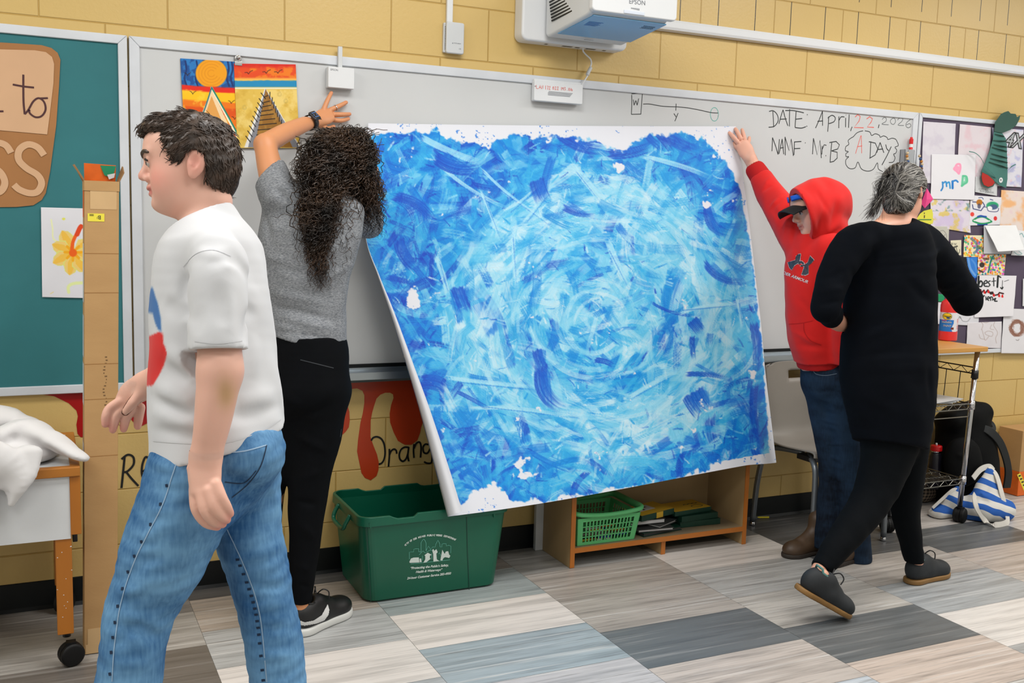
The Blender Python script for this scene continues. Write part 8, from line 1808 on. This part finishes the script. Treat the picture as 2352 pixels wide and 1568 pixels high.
multi('body', ho_body, [hc, Wd(1680, 300, .03), Wd(1895, 1250, .58), Wd(1975, 1270, .68), Wd(1800, 600, .45), Wd(1960, 700, .72)], .0065, [(*fbox([hc], .135), .0036), (*fbox([Wd(*a) for p, _ in hh for a in p]+[Wd(1722, 362, .08)], .02), .003)], m_skin1, ho, skin_col((226, 172, 150), hc, hf_, hu, hs, HS))
eyes(ho, hc, hf_, hu, hs, HS, (60, 44, 32), m_hair1)
m_red2 = M('red_fleece', (222, 18, 12), rough=0.85, noise=(10, 0.1), bump=(260, 0.2, 0.0008), sheen=0.1); m_redr = M('red_rib', (186, 10, 12), rough=0.9, bump=(200, 0.4, 0.001))
def ho_top(F_):
    F_.chain([Wd(1872, 578, .53), Wd(1868, 612, .53), Wd(1871, 700, .54), Wd(1877, 770, .545), Wd(1886, 815, .55)], [q3(54, .10), q3(63, .118), q3(66, .122), q3(66, .125), q3(63, .122)], .02)
    F_.chain([Wd(1850, 560, .47), Wd(1812, 505, .35), Wd(1770, 445, .21), Wd(1750, 412, .14)], [q3(52, .085), q3(44, .075), q3(34, .056), q3(28, .046)], .025)
    F_.chain([Wd(1905, 575, .62), Wd(1946, 700, .71), Wd(1946, 800, .70), Wd(1948, 862, .69)], [q3(46, .075), q3(38, .062), q3(34, .056), q3(24, .04)], .025)
    for a, b_, w_, am in (((1800, 520, .27), (1770, 470, .16), .012, -.007), ((1790, 455, .22), (1765, 480, .18), .012, .008), ((1755, 425, .1), (1775, 405, .16), .010, .009), ((1748, 440, .1), (1775, 425, .15), .009, -.007), ((1770, 480, .17), (1800, 455, .24), .010, -.007), ((1820, 560, .36), (1830, 500, .33), .012, -.008), ((1800, 540, .33), (1815, 480, .3), .010, .007), ((1835, 600, .40), (1825, 560, .38), .014, -.006), ((1820, 760, .42), (1880, 790, .43), .012, .008), ((1825, 790, .42), (1900, 800, .44), .012, -.007), ((1850, 620, .41), (1870, 700, .42), .016, .005), ((1830, 680, .41), (1880, 730, .42), .014, -.005)): F_.crease(a, b_, w_, am*.85)
    F_.wobble(.002, 9, 71); F_.cut(Wd(1886, 822, .55), Wd(1888, 840, .55)-Wd(1874, 700, .55))
    F_.cut(Wd(1746, 406, .13), Wd(1738, 392, .11)-Wd(1770, 445, .21), within=.07)
F_ = Field(*pbox(Wd, [(1730, 390), (1985, 390), (1790, 850), (1985, 870)], (.1, .78), .03), .0048); ho_top(F_); hd = F_.build('hoodie', m_red2, ho)
F_ = Field(*pbox(Wd, [(1700, 340), (1775, 340), (1700, 430), (1775, 430)], (.04, .2), .02), .004)
F_.chain([Wd(1752, 414, .142), Wd(1736, 390, .105)], [q3(27, .045), q3(25, .041)], 0); F_.chain([Wd(1736, 390, .105), Wd(1715, 355, .06)], [q3(19, .031), q3(17, .028)], 0, 'sub'); F_.cut(Wd(1728, 378, .095), Wd(1736, 390, .105)-Wd(1752, 414, .142)); F_.build('cuff', m_redr, ho)
F_ = Field(*pbox(Wd, [(1800, 800), (1960, 800), (1800, 860), (1960, 860)], (.36, .74), .02), .005); F_.chain([Wd(1886, 812, .55), Wd(1890, 850, .55)], [q3(59, .115), q3(55, .108)], 0); F_.cut(Wd(1886, 816, .55), Wd(1874, 700, .55)-Wd(1888, 840, .55)); F_.cut(Wd(1890, 836, .55), Wd(1890, 850, .55)-Wd(1886, 812, .55)); F_.build('waistband', m_redr, ho)
def ho_hood(F_):
    F_.ell(Wd(1893, 472, .53), (60*SH, 61*SH, .112), k=.01); F_.ell(Wd(1866, 478, .53), (48*SH, 64*SH, .114), k=.03); F_.chain([Wd(1886, 476, .53), Wd(1836, 490, .53)], [q3(64, .116), q3(58, .112)], .02); F_.ell(Wd(1884, 528, .54), (50*SH, 42*SH, .115), k=.03); F_.ell(Wd(1912, 535, .56), (30*SH, 36*SH, .10), k=.03)
    for a, b_, w_, am in (((1900, 430, .43), (1880, 540, .42), .012, -.004), ((1925, 440, .44), (1905, 540, .43), .012, -.005), ((1860, 470, .42), (1878, 550, .42), .012, .004), ((1940, 480, .46), (1905, 550, .44), .012, .005), ((1870, 430, .42), (1910, 500, .42), .012, -.004), ((1885, 555, .42), (1935, 520, .46), .010, -.006)): F_.crease(a, b_, w_, am*1.0)
    F_.wobble(.002, 9, 73)
    F_.ell(Wd(1862, 486, .53), (50*SH, 58*SH, .096), k=.004, mode='sub'); F_.chain([Wd(1862, 490, .53), Wd(1780, 500, .53)], [q3(47, .088), q3(48, .09)], .004, 'sub')
    a, b_ = Wd(1825, 436, .53), Wd(1858, 566, .53); n = np.cross(b_-a, CF); n = n if n@CR < 0 else -n; F_.cut(a+.0*n, n)
F_ = Field(*pbox(Wd, [(1790, 400), (1965, 400), (1790, 580), (1965, 580)], (.38, .70), .02), .0036); ho_hood(F_); hdo = F_.build('hood', m_red2, ho)
bvh_ = bvh_of(hdo); seam('hood_hem', bvh_, [(1842, 445), (1850, 480), (1860, 520), (1870, 560)], .003, m_redr, ho)
bvd = bvh_of(hd); m_log = M('navy_camo_print', (30, 36, 48), rough=0.6, noise=(60, 0.5), c2=(80, 86, 100)); m_logw = M('logo_outline', (214, 208, 210), rough=0.6)
c8 = crop(1650, 270, 3.486)
lg = [[(557, 1158), (598, 1146), (618, 1140), (620, 1112), (640, 1093), (662, 1091), (655, 1140), (640, 1166), (612, 1182), (590, 1222), (570, 1200)], [(735, 1104), (768, 1140), (748, 1165), (722, 1186), (722, 1250), (700, 1262), (664, 1258), (682, 1212), (690, 1180), (715, 1160)], [(640, 1150), (668, 1146), (690, 1164), (684, 1180), (662, 1166), (645, 1178)], [(655, 1182), (690, 1176), (720, 1158), (716, 1180), (690, 1190), (660, 1192)]]
for p in lg:
    P = [c8(*a) for a in p]; ctr = np.mean(P, 0); decal('logo_outline', bvd, [tuple(ctr+(np.array(a)-ctr)*1.0+(np.array(a)-ctr)/np.linalg.norm(np.array(a)-ctr)*1.0) for a in P], m_logw, ho, .8, .0012); decal('logo', bvd, P, m_log, ho, .8, .0019)
decal_text('chest_lettering', bvd, 'UNDER ARMOUR', 9.6, c8(470, 1232), (.92, .36), m_logw, ho, .2, .02)
seam('pocket_edge', bvd, [(1812, 744), (1840, 742), (1868, 736)], .002, m_redr, ho); seam('pocket_edge', bvd, [(1846, 742), (1848, 762), (1862, 782), (1886, 792)], .004, m_redr, ho)
# cap with its visor and the blue glasses on it
m_cap = M('black_cap', (20, 21, 24), rough=0.75, bump=(240, 0.2)); HP = lambda a, b_, d_=0.0: hc+HS*(a*hf_+b_*hu+d_*hs)
F_ = Field(*fbox([hc], .15), .004); F_.ell(HP(-.004, .046), (.093, .070, .083), [hf_, hu, hs], 0); F_.cut(HP(0, .036), -hu*.98-hf_*.1); F_.build('cap_crown', m_cap, ho)
g_ = []
for v in np.linspace(0, 1, 10): g_.append([HP(.074+.072*v*math.sqrt(max(1-.55*u*u, .1))-.028*u*u*(1-v), .040-.002*v-.026*u*u-.012*v*v, .072*u) for u in np.linspace(-1, 1, 17)])
MB().sheet(g_).build('visor', m_cap, ho, smooth=True, solid=.004); m_bl = M('blue_mirror_lens', (30, 96, 214), rough=.12, spec=.9, metal=.3)
for d_ in (-1, 1): MB().sheet([[HP(.094-.022*t*t, .056+.022*v, d_*(.012+.052*t)) for t in np.linspace(0, 1, 8)] for v in (0, .5, 1)]).build('glasses_lens', m_bl, ho, smooth=True, solid=.003)
MB().tube([HP(.072, .066, .066), HP(.0, .056, .086), HP(-.03, .05, .085)], .003, 8).build('glasses_arm', m_bl, ho, smooth=True)
m_dj = denim('dark_denim', (8, 15, 27), (32, 52, 74), 4)
def ho_jeans(F_):
    F_.chain([Wd(1890, 822, .55), Wd(1900, 870, .56)], [q3(52, .105), q3(58, .115)], .02)
    F_.chain([Wd(1888, 870, .53), Wd(1902, 985, .54), Wd(1913, 1078, .55), Wd(1908, 1150, .55), Wd(1896, 1252, .56)], [q3(46, .085), q3(36, .07), q3(32, .062), q3(31, .06), q3(30, .056)], .02)
    F_.chain([Wd(1926, 870, .62), Wd(1944, 985, .63), Wd(1952, 1078, .64), Wd(1960, 1180, .65), Wd(1972, 1284, .66)], [q3(42, .085), q3(35, .07), q3(32, .062), q3(31, .06), q3(32, .056)], .02)
    rr = random.Random(9)
    for k in range(16): y = 900+22*k; x = 1893+.16*min(y-870, 200)-.1*max(0, y-1080); F_.crease((x-24, y+rr.uniform(-12, 12)), (x+22, y+rr.uniform(-10, 10)), .009, rr.choice((-.004, .004, .005)))
    F_.wobble(.002, 10, 81); F_.cut(Wd(1896, 1256, .56), (0, 0, -1), within=.09); F_.cut(Wd(1972, 1287, .66), (0, 0, -1), within=.09)
F_ = Field(*pbox(Wd, [(1820, 820), (2010, 820), (1820, 1310), (2010, 1310)], (.42, .76), .02), .0048); ho_jeans(F_); hj = F_.build('jeans', m_dj, ho); bvk = bvh_of(hj)
m_dst = M('denim_stitch', (110, 124, 140), rough=.9); seam('pocket_stitch', bvk, [(1866, 846), (1874, 858), (1896, 862), (1922, 858)], .002, m_dst, ho)
m_boot = M('brown_boot', (82, 62, 44), rough=.5, noise=(14, .3), bump=(40, .15)); m_bsole = M('boot_sole', (46, 38, 32), rough=.7)
for tx, ty, hx_, hy_ in ((1800, 1281, 1905, 1262), (1885, 1302, 1996, 1278)):
    a, b_ = FL(hx_, hy_), FL(tx, ty); a[2] = b_[2] = .001; d_ = (a-b_)/np.linalg.norm(a-b_); shoe(ho, b_+d_*.245, b_, UPV, .09, m_boot, m_bsole, None, boot=True, sole_h=.018)

# ------------------------------------------------------------------ the woman in black walking away
SB = 1/610.0
def q4(a, b_): return (a*SB, b_)
bk = empty('person', (2.95, -1.0, 0), 'person with a grey streaked ponytail in a black tunic and leggings, walking away', 'person')
kf = CF*.83+CR*.55-CU*.30; kf /= np.linalg.norm(kf); ku = CU-kf*(CU@kf); ku /= np.linalg.norm(ku); ks = np.cross(ku, kf); kc = Wd(2074, 446, .90); KS = .94
m_shk = M('charcoal_shoe', (30, 34, 38), rough=.7, bump=(120, .2)); m_gum = M('gum_sole', (134, 98, 50), rough=.55); m_tl = M('teal_lining', (84, 128, 124), rough=.8)
ta = FL(1946, 1420); ta[2] = .004; ha = W(1812, 1344, 1.12); d_ = ha-ta; ha = ta+d_/np.linalg.norm(d_)*.272; up_ = np.array([0, 0, 1.0])-CF*.12
hb = FL(2070, 1345); tb_ = FL(2172, 1318); hb[2] = tb_[2] = .001; d_ = tb_-hb; hb = tb_-d_/np.linalg.norm(d_)*.25
ul = (ta-ha)/.272; ul = up_-ul*(up_@ul); ul /= np.linalg.norm(ul); anL = ha*.76+ta*.24+ul*.085; anR = hb*.76+tb_*.24+UPV*.08
def bk_body(F_):
    head(F_, kc, kf, ku, ks, KS)
    F_.chain([Wd(2068, 478, .90), Wd(2056, 518, .925), Wd(2045, 562, .94)], [q4(35, .05), q4(42, .052), q4(70, .06)], .03); F_.chain([Wd(1980, 536, .94), Wd(2050, 524, .935), Wd(2108, 532, .93)], [q4(18, .045), q4(24, .05), q4(20, .045)], .03)
    F_.chain([Wd(2035, 580, .95), Wd(2043, 760, .95), Wd(2042, 950, .95)], [q4(84, .075), q4(88, .10), q4(84, .11)], .03)
    F_.chain([Wd(1950, 570, .93), Wd(1896, 712, .95)], [q4(28, .045), q4(24, .04)], .02); F_.chain([Wd(1896, 712, .95), Wd(1928, 742, .86), Wd(1965, 742, .81)], [q4(24, .04), q4(20, .032), q4(14, .024)], .015)
    F_.chain([Wd(1965, 742, .81), Wd(1985, 738, .80)], [q4(16, .015), q4(17, .012)], .01)
    for k in range(4): F_.chain([Wd(1992, 730+5*k, .80), Wd(2004, 730+5*k, .80), Wd(2012, 733+4*k, .80)], [.009, .0085, .007], .004)
    F_.chain([Wd(2122, 570, .93), Wd(2222, 688, .90)], [q4(30, .05), q4(25, .042)], .02); F_.chain([Wd(2222, 688, .90), Wd(2200, 668, .66)], [q4(25, .042), q4(17, .026)], .015)
    F_.chain([Wd(2200, 668, .66), Wd(2194, 664, .60)], [q4(16, .015), q4(17, .012)], .01)
    for k in range(4): F_.chain([Wd(2188+4*k, 662, .585), Wd(2188+4*k, 656, .55), Wd(2189+4*k, 658, .53)], [.009, .0085, .007], .004)
    F_.chain([Wd(2035, 1010, .97), Wd(2005, 1140, 1.0), Wd(1884, 1306, 1.085), anL], [.05, .04, .030, .028], .02); F_.chain([Wd(2078, 1010, .93), Wd(2080, 1165, .94), anR*.2+Wd(2103, 1285, .955)*.8, anR], [.05, .04, .029, .028], .02)
multi('body', bk_body, [kc, Wd(1890, 720, .98), Wd(2235, 690, .95), Wd(1850, 1345, 1.12), Wd(2110, 1330, .98), Wd(2190, 660, .5), Wd(1990, 720, .5)], .0068, [(*fbox([kc], .13), .0036), (*fbox([Wd(1870, 1325, 1.1)], .06), .004)], m_skin2, bk, skin_col((222, 164, 138), kc, kf, ku, ks, KS))
m_navyk = M('black_knit', (8, 12, 19), rough=.9, spec=.1, noise=(12, .2), bump=(300, .15, .0006))
def bk_tunic(F_):
    F_.chain([Wd(2040, 552, .95), Wd(2045, 620, .95), Wd(2044, 690, .95), Wd(2042, 780, .95), Wd(2040, 865, .955), Wd(2046, 945, .955), Wd(2046, 1030, .955)], [q4(96, .085), q4(106, .105), q4(107, .115), q4(110, .125), q4(111, .14), q4(99, .145), q4(80, .14)], .03)
    F_.chain([Wd(2000, 545, .95), Wd(1955, 565, .94), Wd(1915, 640, .95), Wd(1895, 706, .95)], [q4(36, .065), q4(42, .066), q4(38, .06), q4(31, .052)], .025); F_.chain([Wd(1896, 708, .95), Wd(1910, 724, .90)], [q4(31, .05), q4(28, .045)], .015)
    F_.chain([Wd(2085, 540, .95), Wd(2124, 565, .94), Wd(2180, 630, .92), Wd(2222, 688, .90)], [q4(38, .065), q4(46, .07), q4(43, .065), q4(37, .056)], .025); F_.chain([Wd(2222, 688, .90), Wd(2204, 672, .70)], [q4(37, .056), q4(28, .042)], .015)
    F_.ell(Wd(2052, 492, .97), (56*SB, 27*SB, .11), k=.006, mode='sub'); F_.chain([Wd(1911, 727, .89), Wd(1932, 744, .85)], [q4(24, .042), q4(24, .042)], 0, 'sub')
    for a, b_, w_, am in (((2125, 600, 1.02), (2180, 560, .98), .013, .006), ((2130, 640, 1.02), (2200, 610, .98), .014, -.007), ((2150, 670, 1.0), (2230, 640, .95), .013, .007), ((2170, 700, .98), (2245, 665, .95), .012, -.006), ((2080, 640, 1.06), (2140, 700, 1.05), .018, -.007), ((1945, 600, 1.02), (1985, 680, 1.05), .016, -.006), ((1900, 640, 1.01), (1945, 620, 1.0), .012, -.006), ((1885, 670, 1.01), (1940, 660, 1.0), .011, .006), ((1880, 700, 1.0), (1930, 690, 1.0), .010, -.006), ((1960, 790, 1.07), (2060, 740, 1.08), .016, .006), ((1940, 830, 1.07), (2080, 800, 1.08), .018, -.005), ((2000, 560, 1.05), (2010, 620, 1.06), .012, -.004), ((2150, 690, 1.0), (2125, 800, 1.05), .018, .006), ((2130, 830, 1.05), (2140, 930, 1.03), .014, -.006), ((1960, 900, 1.08), (2100, 960, 1.08), .02, .004)): F_.crease(a, b_, w_, am*1.0)
    F_.wobble(.002, 7, 91); pA, pB, pC = Wd(1969, 1006, .955), Wd(2112, 1034, .955), Wd(2060, 1016, 1.08); n = np.cross(pB-pA, pC-pA); n = n if n[2] < 0 else -n; F_.cut(pA, n)
F_ = Field(*pbox(Wd, [(1860, 515), (2265, 515), (1860, 1040), (2265, 1040)], (.66, 1.12), .01), .0052); bk_tunic(F_); F_.build('tunic', m_navyk, bk)
m_legg = M('black_legging', (4, 7, 11), rough=.85, spec=.12, bump=(300, .1, .0005))
def bk_legs(F_):
    F_.chain([Wd(2045, 970, .96), Wd(2040, 1040, .97), Wd(2005, 1140, 1.0), Wd(1955, 1213, 1.04), Wd(1912, 1270, 1.07), Wd(1877, 1318, 1.09)], [q4(78, .11), q4(62, .098), q4(47, .078), q4(38, .064), q4(30, .05), q4(21, .035)], .03)
    F_.chain([Wd(2078, 970, .93), Wd(2085, 1050, .93), Wd(2080, 1165, .94), Wd(2090, 1235, .947), Wd(2103, 1300, .955)], [q4(60, .10), q4(44, .085), q4(35, .062), q4(28, .048), q4(21, .036)], .03)
    F_.wobble(.0012, 9, 95); F_.cut(Wd(1884, 1306, 1.085), Wd(1877, 1318, 1.09)-Wd(1912, 1270, 1.07), within=.08); F_.cut(Wd(2103, 1290, .955), (0, 0, -1), within=.08)
F_ = Field(*pbox(Wd, [(1840, 960), (2150, 960), (1840, 1340), (2150, 1340)], (.82, 1.14), .02), .005); bk_legs(F_); F_.build('leggings', m_legg, bk)
shoe(bk, ha, ta, up_, .094, m_shk, m_gum, m_tl, laces=m_blackm, sole_h=.02); shoe(bk, hb, tb_, UPV, .094, m_shk, m_gum, m_tl, laces=m_blackm, sole_h=.02)
# hair drawn back into a short ponytail
m_gh = M('grey_streaked_hair', (40, 36, 34), rough=.42, noise=(26, .8), c2=(150, 146, 140), spec=.5); m_gs = [M('hair_dark', (30, 26, 24), rough=.45), M('hair_grey', (120, 116, 110), rough=.42), M('hair_silver', (176, 172, 166), rough=.4)]
KP = lambda a, b_, d_=0.0: kc+KS*(a*kf+b_*ku+d_*ks)
F_ = Field(*fbox([kc], .15), .004); F_.ell(KP(-.010, .036), (.094, .086, .084), [kf, ku, ks], 0); F_.ell(KP(-.045, -.012), (.05, .058, .066), [kf, ku, ks], .02); F_.ell(KP(-.058, -.062), (.044, .058, .058), [kf, ku, ks], .02)
g = np.meshgrid(*F_.ax, indexing='ij'); q = [g[i]-kc[i] for i in range(3)]; a_ = sum(q[i]*kf[i] for i in range(3))/KS; b2 = sum(q[i]*ku[i] for i in range(3))/KS
F_.d = np.maximum(F_.d, (poly_sd(a_, b2, [(-.2, -.118), (-.06, -.112), (-.038, -.07), (-.04, -.03), (-.045, .0), (-.040, .022), (-.028, .030), (-.008, .026), (.0, .005), (.02, .02), (.04, .03), (.07, .055), (.09, .075), (.1, .2), (-.2, .2)])*KS).astype(np.float32)); F_.wobble(.0012, 30, 97); gm = F_.build('hair', M('hair_under', (36, 32, 30), rough=.5, bump=(140, .5, .003)), bk)
tie = Wd(2043, 407, 1.0); bvg = bvh_of(gm); R = np.random.default_rng(8); sets = [[], [], []]
def strand(path, r, k, n=14):
    P = np.array(smoothline(path, 5)); L_ = np.r_[0, np.cumsum(np.linalg.norm(np.diff(P, axis=0), axis=1))]; t = np.linspace(0, L_[-1], n); sets[k].append((np.stack([np.interp(t, L_, P[:, i]) for i in range(3)], 1), r))
for k in range(1500):
    v = gm.data.vertices[R.integers(len(gm.data.vertices))]; p0 = np.array(v.co)+np.array(v.normal)*.001
    if (p0-tie)@(-CF) < -.15: continue
    path = []; px_, py_ = to_px(p0); t0, t1 = to_px(tie)
    f_ = R.uniform(.5, 1.0)
    for s_ in np.linspace(0, f_, 6):
        p = p0*(1-s_)+tie*s_; c_ = p-KP(-.012, .025); u_ = c_/np.linalg.norm(c_); loc, nor, ii, di = bvg.find_nearest(Vector(p+u_*.06)); path.append(np.array(loc)+u_*(.0015+.008*s_**3))
    kk = int(R.choice([0, 1, 2], p=[.5, .3, .2])) if px_ < 2085 or R.random() < .3 else int(R.choice([0, 1, 2], p=[.2, .4, .4]))
    strand(path, R.uniform(.0006, .0012), kk)
for k in range(420):
    ex, ey = R.normal(2020, 10), R.uniform(445, 508); ex -= (ey-440)*.34; strand([tie+R.normal(size=3)*.008, Wd(R.normal(2032, 8), R.uniform(415, 435), 1.04+R.normal()*.012), Wd((ex+2028)/2, (ey+430)/2+6, 1.04+R.normal()*.012), Wd(ex, ey, 1.02+R.normal()*.02)], R.uniform(.0008, .0014), int(R.choice([0, 1, 2], p=[.75, .18, .07])))
for k in range(110):  # the tuft standing off the tie
    a = R.uniform(1.5, 5.2); l_ = R.uniform(14, 34); strand([tie, Wd(2042+l_*.5*math.cos(a), 408+l_*.5*math.sin(a), 1.045), Wd(2040+l_*math.cos(a), 414+l_*math.sin(a)*1.1, 1.04)], R.uniform(.0008, .0014), int(R.choice([0, 1, 2], p=[.6, .3, .1])))
for k, st in enumerate(sets):
    hv = []; hf = []; nb = 0
    for C_, r in st:
        n = len(C_); T = np.gradient(C_, axis=0); T /= np.linalg.norm(T, axis=1)[:, None]+1e-9; a = np.cross(T, [.31, .2, .93]); a /= np.linalg.norm(a, axis=1)[:, None]+1e-9; b_ = np.cross(T, a); w_ = (r*np.linspace(1, .35, n))[:, None]
        hv.append(np.concatenate([C_+(a*math.cos(j*2.094)+b_*math.sin(j*2.094))*w_ for j in range(3)])); i = np.arange(n-1)
        for j in range(3): hf.append(np.stack([nb+j*n+i, nb+(j+1) % 3*n+i, nb+(j+1) % 3*n+i+1, nb+j*n+i+1], 1))
        nb += 3*n
    np_mesh('hair_strands', np.concatenate(hv), np.concatenate(hf), m_gs[k], bk, True)
MB().tube([tie+.013*(CR*math.cos(t)+CU*math.sin(t))-CF*.012 for t in np.linspace(0, 6.2832, 17)[:-1]], .004, 8, closed=True).build('hair_tie', m_black, bk, smooth=True)
# ================================================================== light
def area(name, loc, sx, sy, power, color=(1, 1, 1), rot=(0, 0, 0)):
    l = bpy.data.lights.new(name, 'AREA'); l.shape = 'RECTANGLE'; l.size = sx; l.size_y = sy; l.energy = power; l.color = color
    o = bpy.data.objects.new(name, l); o.location = loc; o.rotation_euler = rot; COL.objects.link(o); return o
for x in (-1.2, 1.2, 3.6, 6.0):
    for y, p in ((-1.45, 34), (-3.2, 19), (-5.0, 11)):
        area('ceiling_panel', (x, y, HC-0.03), 1.2, 0.6, p, (1.0, 0.985, 0.96))
w = bpy.data.worlds.new('world'); scene.world = w; w.use_nodes = True
w.node_tree.nodes['Background'].inputs[0].default_value = (0.9, 0.95, 1.0, 1)
w.node_tree.nodes['Background'].inputs[1].default_value = 0.1
scene.view_settings.view_transform = 'Standard'
scene.view_settings.look = 'None'
scene.view_settings.gamma = 1.0
scene.view_settings.use_curve_mapping = False
scene.view_settings.exposure = 0.0
scene.cycles.use_adaptive_sampling = True
scene.cycles.adaptive_threshold = 0.02
scene.cycles.max_bounces = 5
scene.cycles.diffuse_bounces = 3
scene.cycles.glossy_bounces = 2
scene.cycles.caustics_reflective = False
scene.cycles.caustics_refractive = False
